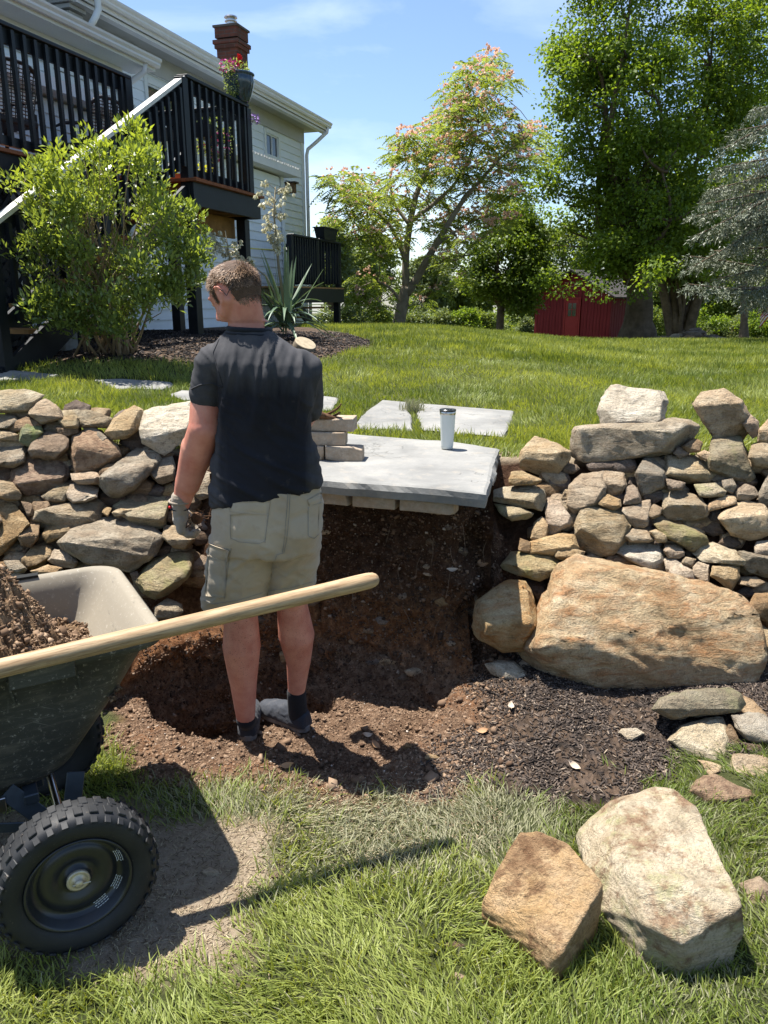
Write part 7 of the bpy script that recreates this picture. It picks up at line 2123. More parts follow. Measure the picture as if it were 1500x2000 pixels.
x, y = scatter(16000, -4.5, 0.4, 6.9, 11.5, 23); m = zone(x, y, Z_BED, 0.04, 0.05); k = m > 0.5
chips('mulch_chips', 'dark bark mulch in the bed under bush and yucca', x[k], y[k], 0.05, 0.016, 0.008, [(0, (0.012, 0.010, 0.010)), (0.7, (0.040, 0.033, 0.030)), (1.0, (0.12, 0.10, 0.085))], 24)
x, y = scatter(60000, -1.3, 1.0, 2.15, 3.6, 25); m = np.maximum(zone(x, y, Z_SOIL, 0.08, 0.16), 0); k = rg.uniform(0, 1, len(x)) < m
x, y = x[k], y[k]
chips('soil_crumbs', 'crumbly brown earth clods over the dug ground', x, y, 0.0075, 0.0065, 0.006, [(0, (0.08, 0.048, 0.03)), (0.6, (0.18, 0.115, 0.072)), (0.985, (0.28, 0.195, 0.13)), (1.0, (0.5, 0.46, 0.40))], 26, 0.0, True)
x, y = scatter(800, -1.3, 1.0, 2.2, 3.5, 27); k = rg.uniform(0, 1, len(x)) < zone(x, y, Z_SOIL, 0.02, 0.1)
chips('soil_clods', 'larger lumps of brown earth in and around the dug pit', x[k], y[k], 0.024, 0.020, 0.016, [(0, (0.08, 0.047, 0.029)), (0.7, (0.17, 0.108, 0.067)), (1.0, (0.26, 0.18, 0.12))], 28, 0.006, True)
x, y = scatter(26000, -1.3, 0.4, 1.5, 2.6, 29); m = np.maximum(zone(x, y, Z_BARE, 0.10, 0.14), zone(x, y, DUST, 0.1, 0.1) * 0.8); k = rg.uniform(0, 1, len(x)) < m * 0.7
chips('straw_litter', 'bits of straw and crumbs on the bare tan ground', x[k], y[k], 0.020, 0.0022, 0.0015, [(0, (0.10, 0.07, 0.045)), (0.4, (0.25, 0.19, 0.12)), (1.0, (0.45, 0.38, 0.25))], 30, 0.002)

# pebbles and root hairs showing in the cut bank
rgp = random.Random(14)
bank = empty('bank_stones', (-0.3, 3.4, 0.2)); tag(bank, 'small stones embedded in the dark cut bank below the step slab', 'embedded stones')
_v = [v.co[:] for v in GROUND.data.vertices]; _n = len(_v); _v += [v.co[:] for v in BANK.data.vertices]
GB = BVHTree.FromPolygons(_v, [p.vertices[:] for p in GROUND.data.polygons] + [tuple(_n + q for q in p.vertices) for p in BANK.data.polygons])
def ground_cast(px, py):
    h = GB.ray_cast(Vector((0, 0, EYE)), Vector(ray(px, py).tolist()).normalized(), 20); return h
for k in range(52):
    px, py = rgp.uniform(440, 930), rgp.uniform(1000, 1300)
    if k > 44: px, py = rgp.uniform(600, 940), rgp.uniform(1260, 1500)
    h = ground_cast(px, py)
    if h[0] is None or h[0].y > 3.9: continue
    r = rgp.uniform(5, 15) if k % 5 else rgp.uniform(14, 24)
    pts = [(px + r * rgp.uniform(.7, 1.3) * math.cos(a), py + .65 * r * rgp.uniform(.7, 1.2) * math.sin(a)) for a in np.arange(0, 6.2, 1.05)]
    px_rock('pebble', pts, h[0].y + 0.004, rgp.choice('BDDTBP'), bank, level=3, seed=80 + k, thick=1.0)
mb = MB()
for k in range(11):
    px, py = rgp.uniform(640, 960), rgp.uniform(1000, 1220); h = ground_cast(px, py)
    if h[0] is None: continue
    p = np.array(h[0][:]); n_ = np.array(h[1][:]); q = [p]; d_ = n_ * .5 + np.array([rgp.uniform(-.6, .6), -.4, -.8])
    for j in range(6): d_ = d_ + np.array([rgp.uniform(-.5, .5), rgp.uniform(-.2, .1), -.25]); q.append(q[-1] + d_ / np.linalg.norm(d_) * rgp.uniform(.012, .03))
    mb.tube(q, np.linspace(.0016, .0006, 7), 5)
o = mb.build('root_hairs', simple('root_tan', (0.16, 0.105, 0.065), 0.8), center=True); tag(o, 'fine pale roots hanging out of the cut bank', 'roots', kind='stuff')
# dead leaves caught on the right side of the bank
for k, (px, py) in enumerate([(885, 1115), (940, 1100), (948, 1105), (715, 1440), (735, 1460), (560, 1500), (1000, 1385), (942, 1432), (790, 1300), (1120, 1500)]):
    h = ground_cast(px, py)
    if h[0] is None: continue
    p = np.array(h[0][:]) + np.array(h[1][:]) * 0.01; a = k * 1.3; n = 5; V = []
    X = np.array([math.cos(a), math.sin(a) * .6, .3 * math.sin(a * 2)]); X /= np.linalg.norm(X); Yv = np.cross([0, -.5, 1], X); Yv /= np.linalg.norm(Yv); Zv = np.cross(X, Yv)
    for j in range(n):
        t = j / (n - 1) * 2 - 1; w = 0.012 * (1 - t * t) + .001
        for s in (-1, 0, 1): V.append(p + X * t * .026 + Yv * s * w + Zv * (.006 * abs(s) + .008 * t * t))
    F = [(j * 3 + i, j * 3 + i + 1, j * 3 + i + 4, j * 3 + i + 3) for j in range(n - 1) for i in (0, 1)]
    o = obj('dead_leaf', mesh_np('dead_leaf', np.array(V), np.array(F), True), simple('dead_leaf_tan', (0.36, 0.21, 0.11) if k % 3 else (0.45, 0.36, 0.27), 0.8), center=True)
    tag(o, ['curled tan leaf on the bank at the left of the round boulder', 'pale leaf caught high on the right of the cut bank', 'brown leaf close beside the pale one on the cut bank', 'pale leaf in the man\'s shadow, nearer him', 'curled brown leaf at the end of the man\'s shadow', 'dry leaf on the pit rim in front of the man', 'light leaf on the mulch left of the pale stone',
            'dry leaf where earth meets mulch, below the flat pale stone', 'brown leaf on the shaded earth under the slab', 'tan leaf on the mulch near the big cream stone'][k], 'leaf', 'dry leaves on the dug earth')

def mesh_co(o):
    co = np.empty(len(o.data.vertices) * 3, np.float32); o.data.vertices.foreach_get('co', co); no = np.empty(len(o.data.vertices) * 3, np.float32); o.data.vertices.foreach_get('normal', no)
    return co.reshape(-1, 3) + np.array(o.location[:]), no.reshape(-1, 3)
rg = np.random.default_rng(55)
co, no = mesh_co(BANK); no = no * np.where(no[:, 1:2] > 0, -1, 1)
ok = (co[:, 0] > -1.1) & (co[:, 0] < 0.48) & ~((co[:, 0] < -0.82) & (co[:, 2] > 0.18)); co = co[ok]; no = no[ok]
i = rg.integers(0, len(co), 26000); P = co[i] + rg.normal(size=(26000, 3)) * 0.006 + no[i] * 0.002
chips('soil_crumbs', 'crumbs of dark earth clinging to the cut bank', P[:, 0], P[:, 1], 0.0085, 0.0075, 0.007, [(0, (0.035, 0.021, 0.014)), (0.6, (0.10, 0.060, 0.038)), (0.97, (0.20, 0.13, 0.085)), (1.0, (0.38, 0.32, 0.25))], 56, 0.0, True, zz=P[:, 2])
hp_ = bpy.data.objects['soil_heap']; co, no = mesh_co(hp_); co = co[(no[:, 2] > 0.05)]
i = rg.integers(0, len(co), 15000); P = co[i] + rg.normal(size=(15000, 3)) * 0.003
chips('soil_crumbs', 'loose crumbs of brown earth on the heap in the cart', P[:, 0], P[:, 1], 0.0095, 0.0085, 0.008, [(0, (0.07, 0.042, 0.025)), (0.6, (0.18, 0.115, 0.07)), (1.0, (0.31, 0.22, 0.145))], 57, 0.001, True, zz=P[:, 2])

# ================================================================== THE MAN
from mathutils.bvhtree import BVHTree
MY = 2.70
man_feet = ghit(530, 1440)
man = empty('person', (man_feet[0], man_feet[1], man_feet[2]))
tag(man, 'man from behind in black t-shirt, khaki cargo shorts and gloves, standing in the pit', 'person')
def B(px, py, dy=0.0): return at(px, py, MY + dy)

def capsule(mb, p0, p1, r0, r1, seg=20, rings=6, flat=None):
    """tapered capsule; flat = (axis, factor) squashes it about its middle line"""
    p0 = np.asarray(p0, float); p1 = np.asarray(p1, float); d = p1 - p0; L = np.linalg.norm(d) + 1e-9; d = d / L
    prof = []
    for i in range(rings + 1):
        a = math.pi / 2 * (1 - i / rings); prof.append((r0 * math.cos(a), -r0 * math.sin(a)))
    for i in range(rings + 1):
        a = math.pi / 2 * i / rings; prof.append((r1 * math.cos(a), L + r1 * math.sin(a)))
    b = len(mb.v)
    mb.lathe(prof, p0, axis=d, seg=seg)
    if flat:
        ax = np.asarray(flat[0], float); ax /= np.linalg.norm(ax)
        for i in range(b, len(mb.v)):
            v = np.array(mb.v[i]); t = np.clip(np.dot(v - p0, d), 0, L); c = p0 + d * t; w = v - c
            mb.v[i] = tuple(c + w - ax * np.dot(w, ax) * (1 - flat[1]))
def ellipsoid(mb, c, rad, axes=None, seg=20, rings=14):
    A = np.eye(3) if axes is None else np.asarray(axes, float); c = np.asarray(c, float)
    V = []; F = []
    for i in range(rings + 1):
        th = math.pi * i / rings
        for k in range(seg):
            ph = 2 * math.pi * k / seg; l = (math.sin(th) * math.cos(ph) * rad[0], math.sin(th) * math.sin(ph) * rad[1], math.cos(th) * rad[2])
            V.append(c + A[0] * l[0] + A[1] * l[1] + A[2] * l[2])
    for i in range(rings):
        for k in range(seg):
            F.append((i * seg + k, (i + 1) * seg + k, (i + 1) * seg + (k + 1) % seg, i * seg + (k + 1) % seg))
    if np.dot(np.cross(A[0], A[1]), A[2]) < 0: F = [f[::-1] for f in F]
    mb.add(V, F)
def loft(mb, rings, seg=36, ex=2.3):
    """rings: (left point, right point, half depth back, half depth front): cross sections with superelliptic outline"""
    V = []; F = []; n = len(rings)
    for (l, r, db, df) in rings:
        l = np.asarray(l, float); r = np.asarray(r, float); c = (l + r) / 2; a = (r - l) / 2
        for k in range(seg):
            th = 2 * math.pi * k / seg; cx = math.cos(th); sy = math.sin(th)
            x = math.copysign(abs(cx) ** (2 / ex), cx); y = math.copysign(abs(sy) ** (2 / ex), sy)
            V.append(c + a * x + np.array([0, 1.0, 0]) * (y * (df if y > 0 else db)))
    for i in range(n - 1):
        for k in range(seg):
            k2 = (k + 1) % seg; F.append((i * seg + k, i * seg + k2, (i + 1) * seg + k2, (i + 1) * seg + k))
    F.append(tuple(range(seg))[::-1]); F.append(tuple((n - 1) * seg + k for k in range(seg)))
    mb.add(V, F)
def remesh(mb, name, voxel, smooth=3, factor=0.5):
    me = mb.mesh(name)
    bm = bmesh.new(); bm.from_mesh(me); bmesh.ops.remove_doubles(bm, verts=bm.verts, dist=1e-5)
    bmesh.ops.recalc_face_normals(bm, faces=bm.faces); bm.to_mesh(me); bm.free()
    o = bpy.data.objects.new('tmp_' + name, me); COL.objects.link(o)
    m = o.modifiers.new('r', 'REMESH'); m.mode = 'VOXEL'; m.voxel_size = voxel; m.use_smooth_shade = True
    if smooth:
        s = o.modifiers.new('s', 'SMOOTH'); s.factor = factor; s.iterations = smooth
    dg = bpy.context.evaluated_depsgraph_get()
    out = bpy.data.meshes.new_from_object(o.evaluated_get(dg)); out.name = name
    bpy.data.objects.remove(o)
    out.polygons.foreach_set('use_smooth', [True] * len(out.polygons))
    return out
def get_co(me):
    co = np.empty(len(me.vertices) * 3, np.float32); me.vertices.foreach_get('co', co)
    no = np.empty(len(me.vertices) * 3, np.float32); me.vertices.foreach_get('normal', no)
    return co.reshape(-1, 3).astype(float), no.reshape(-1, 3).astype(float)
def set_co(me, co): me.vertices.foreach_set('co', co.astype(np.float32).ravel()); me.update()

# ---- body
F0 = np.array([-0.84, 0.54, 0.0]); F0 /= np.linalg.norm(F0)
pt = R(27); HF = F0 * math.cos(pt) - UZ * math.sin(pt); HUp = F0 * math.sin(pt) + UZ * math.cos(pt); HS = np.cross(HF, HUp)
HCn = B(459, 573, 0.02)
def hd(f, s, u): return HCn + HF * f + HS * s + HUp * u
AX = (HF, HS, HUp)
lf = ghit(484, 1452) + (0, 0, .006); rf = ghit(585, 1432) + (0, 0, .012)
mb = MB()
ellipsoid(mb, hd(-0.006, 0, 0.012), (0.096, 0.076, 0.090), AX)
ellipsoid(mb, hd(0.030, 0, -0.040), (0.062, 0.062, 0.068), AX)
ellipsoid(mb, hd(0.052, 0, 0.010), (0.042, 0.055, 0.055), AX)
ellipsoid(mb, hd(0.055, 0, -0.085), (0.032, 0.036, 0.028), AX)          # chin
capsule(mb, hd(0.088, 0, 0.002), hd(0.108, 0, -0.040), 0.009, 0.0135)     # nose
ellipsoid(mb, hd(0.100, 0, -0.046), (0.012, 0.017, 0.009), AX)
ellipsoid(mb, hd(0.083, 0, 0.022), (0.014, 0.046, 0.010), AX)             # brow
ellipsoid(mb, hd(0.082, 0, -0.067), (0.012, 0.024, 0.006), AX); ellipsoid(mb, hd(0.080, 0, -0.077), (0.011, 0.021, 0.007), AX)  # lips
for s in (-1, 1):
    ellipsoid(mb, hd(-0.004, s * 0.077, -0.012), (0.017, 0.008, 0.032), AX)
    mb.tube([hd(0.008, s * 0.077, -0.036), hd(-0.010, s * 0.083, -0.038), hd(-0.022, s * 0.088, -0.012), hd(-0.018, s * 0.090, 0.014), hd(0.0, s * 0.087, 0.022), hd(0.010, s * 0.078, 0.008)], 0.0052, 8)
    capsule(mb, hd(0.03, s * 0.05, -0.055), hd(-0.01, s * 0.062, -0.03), 0.022, 0.02)
capsule(mb, hd(-0.025, 0, -0.035), B(484, 655, 0.03), 0.058, 0.066)
capsule(mb, B(470, 640, 0.04), B(500, 668, 0.03), 0.06, 0.09, flat=((0, 1, 0), 0.8))
loft(mb, [(B(440, 960, .0), B(618, 950, .0), .09, .09), (B(435, 880), B(605, 875), .09, .10), (B(442, 780), B(600, 780), .10, .11), (B(430, 715), B(600, 720), .10, .11), (B(452, 680), B(548, 686), .065, .07)])
capsule(mb, B(415, 712, .02), B(406, 768, .02), .058, .054); 
ELB = B(399, 838, 0.0)
capsule(mb, B(406, 760, .02), ELB, .057, .055); ellipsoid(mb, ELB + np.array([0.004, -0.012, 0]), (.036, .036, .036))
capsule(mb, ELB, B(384, 890, .045), .057, .060); capsule(mb, B(386, 875, .035), B(367, 945, .075), .060, .046); capsule(mb, B(366, 940, .075), B(354, 985, .09), .045, .032, flat=((0, 1, 0), 0.85))
# right arm, bent forward out of sight
capsule(mb, B(592, 725, .03), B(602, 800, .12), .056, .050); capsule(mb, B(602, 800, .12), B(570, 860, .33), .046, .032)
# legs
KL = np.array([0, 0, 0.0])
hipL = B(478, 1040, .03); hipR = B(572, 1035, .03)
def along(px, py, a, b, t):
    Y = a[1] * (1 - t) + b[1] * t; return at(px, py, Y)
kneeL = along(471, 1195, hipL, lf, .48); kneeR = along(571, 1185, hipR, rf, .5)
capsule(mb, hipL, kneeL, .085, .058); capsule(mb, hipR, kneeR, .085, .056)
c1 = along(472, 1262, hipL, lf, .66); c2 = along(475, 1325, hipL, lf, .8); an = along(480, 1405, hipL, lf, .97)
capsule(mb, kneeL, c1, .064, .076); capsule(mb, c1, c2, .076, .058); capsule(mb, c2, an, .057, .038)
c1 = along(579, 1240, hipR, rf, .66); c2 = along(583, 1290, hipR, rf, .8); an2 = along(579, 1352, hipR, rf, .97)
capsule(mb, kneeR, c1, .062, .074); capsule(mb, c1, c2, .074, .052); capsule(mb, c2, an2, .051, .036)
for (a_, g_, o_) in ((an, lf, (0, .045, 0)), (an2, rf, (0.0, .03, 0))): capsule(mb, a_, np.array([g_[0] + o_[0], g_[1] + o_[1], g_[2] + 0.06]), .033, .030)
body = remesh(mb, 'body', 0.0052, 3)
co, no = get_co(body)                      # keep the root of the neck inside the collar
nb = B(482, 652, .02); dxy = co[:, :2] - nb[:2]; rr0 = np.linalg.norm(dxy, axis=1) + 1e-9
lim = 0.062 + 0.9 * np.clip(1.548 - co[:, 2], 0, 1)
m_ = (co[:, 2] < 1.605) & (co[:, 2] > 1.40) & (rr0 > lim) & (co[:, 2] > 1.49)
co[m_, :2] = nb[:2] + dxy[m_] * (lim[m_] / rr0[m_])[:, None]
set_co(body, co)
def skin_mat():
    t = NT('skin'); g = t.n('NewGeometry').outputs['Position']
    n = t.noise(g, 14, 5, 0.6); nf = t.noise(g, 150, 4, 0.7); sp = t.noise(g, 230, 3, 0.6)
    c = t.ramp(n, [(0.28, (0.46, 0.155, 0.105)), (0.72, (0.62, 0.29, 0.205))])
    sx = t.n('SeparateXYZ'); t.l(g, sx.inputs[0])
    low = t.ramp(t.math('ADD', sx.outputs[2], t.math('MULTIPLY', n, 0.25)), [(0.15, 0.15), (0.45, 1.0), (0.62, 1.0), (0.80, 0.0)])       # mud splashes on the legs only
    c = t.mix(t.math('MULTIPLY', low, t.ramp(sp, [(0.60, 0.0), (0.66, 0.8)])), c, (0.19, 0.085, 0.055))
    t.bsdf(c, 0.48, 0.35, t.bump(nf, 0.25, 0.002)); p = t.last
    p.inputs['Subsurface Weight'].default_value = 0.12; p.inputs['Subsurface Radius'].default_value = (0.02, 0.008, 0.004); p.inputs['Subsurface Scale'].default_value = 0.5
    return t.m
M_SKIN = skin_mat()
bo = obj('body', body, M_SKIN, man)
bvh_body = BVHTree.FromPolygons([v.co[:] for v in body.vertices], [p.vertices[:] for p in body.polygons])
# eyes and brows
for s in (-1, 1):
    mb = MB(); ellipsoid(mb, hd(0.0735, s * 0.031, 0.001), (0.012, 0.012, 0.011), AX); mb.build('eye', simple('eye_white', (0.7, 0.68, 0.65), 0.2), bo, smooth=True)
    mb = MB(); ellipsoid(mb, hd(0.0840, s * 0.031, 0.0), (0.003, 0.006, 0.006), AX); mb.build('iris', simple('iris_grey', (0.08, 0.10, 0.12), 0.2), bo, smooth=True)
# ---- hair: short strands rooted over the scalp
rg = np.random.default_rng(41); n = 26000
d = rg.normal(size=(n, 3)); d /= np.linalg.norm(d, axis=1)[:, None]
f, s_, u = d[:, 0], d[:, 1], d[:, 2]
line = np.where(f > 0.05, 0.55 * np.clip((f - 0.30) / 0.5, 0, 1) + 0.10 * (f > 0.05), np.where(f > -0.35, 0.10 - 1.0 * np.clip((0.05 - f) / 0.4, 0, 1) * 0.65, -0.72))
temple = (f > 0.12) & (f < 0.42) & (u > -0.35) & (np.abs(s_) > 0.80)          # side burn in front of the ear
ear = ((f + 0.06) / 0.32) ** 2 + ((u + 0.24) / 0.50) ** 2 < 1
keep = ((u > line + 0.05 * rg.normal(size=n)) | temple) & ~(ear & (np.abs(s_) > 0.6))
d = d[keep]
loc = d * np.array([0.098, 0.0785, 0.092]) + np.array([-0.006, 0, 0.012])
low_ = np.clip((-0.25 - d[:, 2]) / 0.5, 0, 1) * (d[:, 0] < 0.1)
loc[:, 1] *= 1 - 0.10 * low_
Pw = HCn + loc[:, :1] * HF + loc[:, 1:2] * HS + loc[:, 2:] * HUp
nor = d[:, :1] * HF + d[:, 1:2] * HS + d[:, 2:] * HUp
# snap to the head
Pr = []
for p, q in zip(Pw, nor):
    h = bvh_body.ray_cast(Vector((p + q * 0.03).tolist()), Vector((-q).tolist()), 0.09)
    Pr.append(np.array(h[0][:]) - q * 0.001 if h[0] is not None else p)
Pr = np.array(Pr)
flow = (HF * 0.9 - HUp * 0.1) * np.clip(d[:, 2:] , 0, 1) + (-HUp) * np.clip(0.6 - d[:, 2:], 0, 1) * 0.9 + 0.42 * nor + rg.normal(size=nor.shape) * 0.16 + 0.32 * np.stack([fbm(Pr * 30, 2), fbm(Pr * 30 + 9, 2), fbm(Pr * 30 + 21, 2)], -1)
ln = np.where(d[:, 2] > 0.1, 0.019, np.where(d[:, 2] > -0.3, 0.012, 0.007)) * rg.uniform(0.7, 1.2, len(d))
M_HAIR = leaf_mat('hair', (0.12, 0.072, 0.042), (0.34, 0.22, 0.135), 0.1, rough=0.5, spec=0.25, tcol=(1, 1, 1))
hm = leaves_mesh('hair', Pr, flow, ln, 0.0026, 0.5 + 0.5 * fbm(Pr * 55, 3) + rg.uniform(-.3, .3, len(d)), nrm=nor, curl=0.12, seed=3)
obj('hair', hm, M_HAIR, man)
# darker scalp under the strands
mb = MB(); 
V = []; Fh = []
nu, nv = 40, 26
me_s = bpy.data.meshes.new('hair_base'); bm = bmesh.new(); bmesh.ops.create_icosphere(bm, subdivisions=5, radius=1.0)
kill = []
for v in bm.verts:
    q = v.co; f_, ss, uu = q.x, q.y, q.z
    ln_ = (0.55 * min(1, max(0, (f_ - 0.30) / 0.5)) + 0.10) if f_ > 0.05 else ((0.10 - 0.65 * min(1, (0.05 - f_) / 0.4)) if f_ > -0.35 else -0.68)
    er = ((f_ + 0.06) / 0.32) ** 2 + ((uu + 0.24) / 0.50) ** 2 < 1 and abs(ss) > 0.6
    tm = 0.14 < f_ < 0.40 and uu > -0.3 and abs(ss) > 0.8
    if (uu < ln_ + 0.02 and not tm) or er: kill.append(v)
bmesh.ops.delete(bm, geom=kill, context='VERTS')
for v in bm.verts:
    q = np.array(v.co[:]); wq = HCn + HF * (q[0] * 0.098 - 0.006) + HS * (q[1] * 0.0785) + HUp * (q[2] * 0.092 + 0.012); nq = HF * q[0] + HS * q[1] + HUp * q[2]
    h = bvh_body.ray_cast(Vector((wq + nq * 0.03).tolist()), Vector((-nq).tolist()), 0.09)
    v.co = Vector((np.array(h[0][:]) + nq * 0.0035).tolist()) if h[0] is not None else Vector(wq.tolist())
bm.to_mesh(me_s); bm.free(); me_s.polygons.foreach_set('use_smooth', [True] * len(me_s.polygons))
obj('hair_base', me_s, simple('hair_under', (0.085, 0.052, 0.034), 0.7, 0.2, var=0.4, scale=60, bump=0.8, bscale=300), man)
# thin cord over the ear
mb = MB(); mb.tube([hd(0.004, -0.082, 0.024), hd(-0.012, -0.091, 0.018), hd(-0.028, -0.088, -0.006), hd(-0.034, -0.084, -0.026), hd(-0.050, -0.078, -0.012), hd(-0.066, -0.070, 0.0)], 0.0016, 6)
mb.build('ear_cord', simple('cord_black', (0.01, 0.01, 0.01), 0.5), man)

# ---- t-shirt
def cloth_mat(name, c1, c2, rough=0.9, bs=0.2, dust=None, damt=0.0):
    t = NT(name); g = t.n('TexCoord').outputs['Object']; n = t.noise(g, 5, 6, 0.6); w = t.noise(g, 500, 2, 0.6); m = t.noise(g, 20, 6, 0.65)
    c = t.ramp(n, [(0.3, c1), (0.7, c2)])
    if dust: c = t.mix(t.ramp(m, [(0.55, 0.0), (0.78, damt)]), c, dust)
    t.bsdf(c, rough, 0.2, t.bump(t.math('ADD', w, t.math('MULTIPLY', m, 0.7)), bs, 0.002)); t.last.inputs['Sheen Weight'].default_value = 0.06 if c1[0] < 0.1 else 0.2; t.last.inputs['Sheen Roughness'].default_value = 0.6
    return t.m
def shirt_mat():
    t = NT('shirt_black_sun_sweat'); g = t.n('TexCoord').outputs['Object']
    n = t.noise(g, 5, 6, 0.6); w = t.noise(g, 500, 2, 0.6); m = t.noise(g, 22, 6, 0.65); sx = t.n('SeparateXYZ'); t.l(g, sx.inputs[0])
    vs = t.obco(scale=(30, 6, 3)); st = t.noise(vs, 1.0, 4, 0.6)
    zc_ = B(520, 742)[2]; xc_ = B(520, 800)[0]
    # paler sunlit shoulders and sleeves, darker shaded back painted in, besides sweat and dust
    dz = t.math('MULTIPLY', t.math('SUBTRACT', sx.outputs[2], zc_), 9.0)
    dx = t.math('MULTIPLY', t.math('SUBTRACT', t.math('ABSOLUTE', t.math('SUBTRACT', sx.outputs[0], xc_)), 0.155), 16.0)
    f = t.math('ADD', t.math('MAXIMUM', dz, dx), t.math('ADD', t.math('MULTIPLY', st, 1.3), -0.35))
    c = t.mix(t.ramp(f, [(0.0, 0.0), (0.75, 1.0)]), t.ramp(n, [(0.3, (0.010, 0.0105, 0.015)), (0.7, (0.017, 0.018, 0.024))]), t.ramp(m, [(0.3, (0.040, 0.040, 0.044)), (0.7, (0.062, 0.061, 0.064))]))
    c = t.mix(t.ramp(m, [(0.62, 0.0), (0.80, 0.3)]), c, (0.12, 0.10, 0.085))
    t.bsdf(c, 0.88, 0.2, t.bump(t.math('ADD', w, t.math('MULTIPLY', m, 0.7)), 0.2, 0.002)); return t.m
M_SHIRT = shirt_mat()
mb = MB()
loft(mb, [(B(414, 986), B(629, 945), .115, .12), (B(412, 950), B(628, 918), .122, .12), (B(418, 890), B(616, 882), .118, .12), (B(425, 845), B(606, 842), .115, .12), (B(432, 800), B(606, 802), .122, .125),
          (B(430, 760), B(613, 762), .133, .13), (B(420, 728), B(617, 732), .137, .13), (B(405, 704), B(608, 710), .128, .12), (B(404, 684), B(592, 692), .110, .105), (B(424, 665), B(566, 672), .090, .09), (B(440, 650), B(541, 656), .077, .078), (B(446, 640), B(528, 644), .070, .072)], seg=48, ex=2.35)
capsule(mb, B(420, 712, .0), B(405, 768, .01), .070, .060); capsule(mb, B(405, 764, .01), B(404, 774, .01), .061, .059)
capsule(mb, B(590, 724, .0), B(600, 790, .08), .070, .062)
shirt = remesh(mb, 't_shirt', 0.0062, 6, 0.6)
co, no = get_co(shirt)
k = co[:, 2]; xm = co[:, 0] - B(520, 800)[0]; back = sstep(0.2, -0.5, no[:, 1])
z_hi, z_lo = B(500, 690)[2], B(500, 950)[2]; tz = (z_hi - k) / (z_hi - z_lo)
# drapes hanging from the shoulder blades, tight rolls round the waist, drag lines at the sleeve
fold_up = (1 - np.abs(fbm(np.stack([xm * 17 + 1.5 * tz, co[:, 1] * 4, k * 2.2], -1), 3))) ** 3 - .35
fold_lo = (1 - np.abs(fbm(np.stack([xm * 3 + 3, co[:, 1] * 3, k * 17 + 1.5 * xm * 6], -1), 3))) ** 3 - .35
dgn = (1 - np.abs(fbm(np.stack([(xm + k) * 14, co[:, 1] * 5, (xm - k) * 3.5], -1), 3))) ** 3 - .35
w_up = sstep(0.62, 0.35, tz) * sstep(-0.22, -0.02, tz); w_lo = sstep(0.5, 0.75, tz); w_mid = sstep(0.2, 0.4, tz) * sstep(0.8, 0.5, tz)
dsp = 0.017 * fold_up * w_up * (0.35 + 0.65 * back) + 0.015 * fold_lo * w_lo + 0.010 * dgn * w_mid
dsp += 0.010 * np.exp(-((xm - 0.026 - 0.03 * tz) / 0.009) ** 2) * w_up * back - 0.007 * np.exp(-((xm - 0.052 - 0.03 * tz) / 0.012) ** 2) * w_up * back
sl = sstep(-0.155, -0.185, xm) * (tz < 0.4); dsp = dsp * (1 - sl) + sl * 0.006 * ((1 - np.abs(fbm(np.stack([(xm * 0.7 + k) * 26, co[:, 1] * 5, xm * 4], -1), 2))) ** 3 - .35)
set_co(shirt, co + no * dsp[:, None])
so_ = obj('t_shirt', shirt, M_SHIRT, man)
bvh_shirt = BVHTree.FromPolygons([v.co[:] for v in shirt.vertices], [p.vertices[:] for p in shirt.polygons])
# collar band, sleeve hem and bottom hem as raised bands
def ring_band(name, l, r, db, df, rad, mat, parent, seg=48, ex=2.3):
    l = np.asarray(l, float); r = np.asarray(r, float); c = (l + r) / 2; a = (r - l) / 2; pts = []
    for k in range(seg + 1):
        th = 2 * math.pi * k / seg; cx, sy = math.cos(th), math.sin(th)
        pts.append(c + a * math.copysign(abs(cx) ** (2 / ex), cx) + np.array([0, 1, 0]) * math.copysign(abs(sy) ** (2 / ex), sy) * (df if sy > 0 else db))
    mb = MB(); mb.tube(pts, rad, 6, cap=False); return mb.build(name, mat, parent, smooth=True)
M_COLL = cloth_mat('collar_black', (0.010, 0.012, 0.018), (0.016, 0.018, 0.024))
ring_band('collar', B(447, 641), B(527, 645), .070, .072, .0095, M_COLL, so_)
ring_band('collar_seam', B(441, 649), B(538, 654), .077, .078, .004, M_COLL, so_)
def cast(bvh, px, py, off=0.003):
    o = Vector((0, 0, EYE)); d = Vector(ray(px, py).tolist()).normalized()
    h = bvh.ray_cast(o, d, 10)
    if h[0] is None: return None
    return np.array((h[0] + h[1] * off)[:])
def seam(name, bvh, pts, rad, mat, parent, off=0.0012, n=24):
    P = []
    L = np.array(pts, float); tt = np.linspace(0, len(L) - 1, n)
    for q in tt:
        x = np.interp(q, range(len(L)), L[:, 0]); y = np.interp(q, range(len(L)), L[:, 1]); c = cast(bvh, x, y, off)
        if c is not None and (not P or np.linalg.norm(c - P[-1]) < 0.06): P.append(c)
    if len(P) < 2: return
    mb = MB(); mb.tube(P, rad, 5); return mb.build(name, mat, parent, smooth=True)
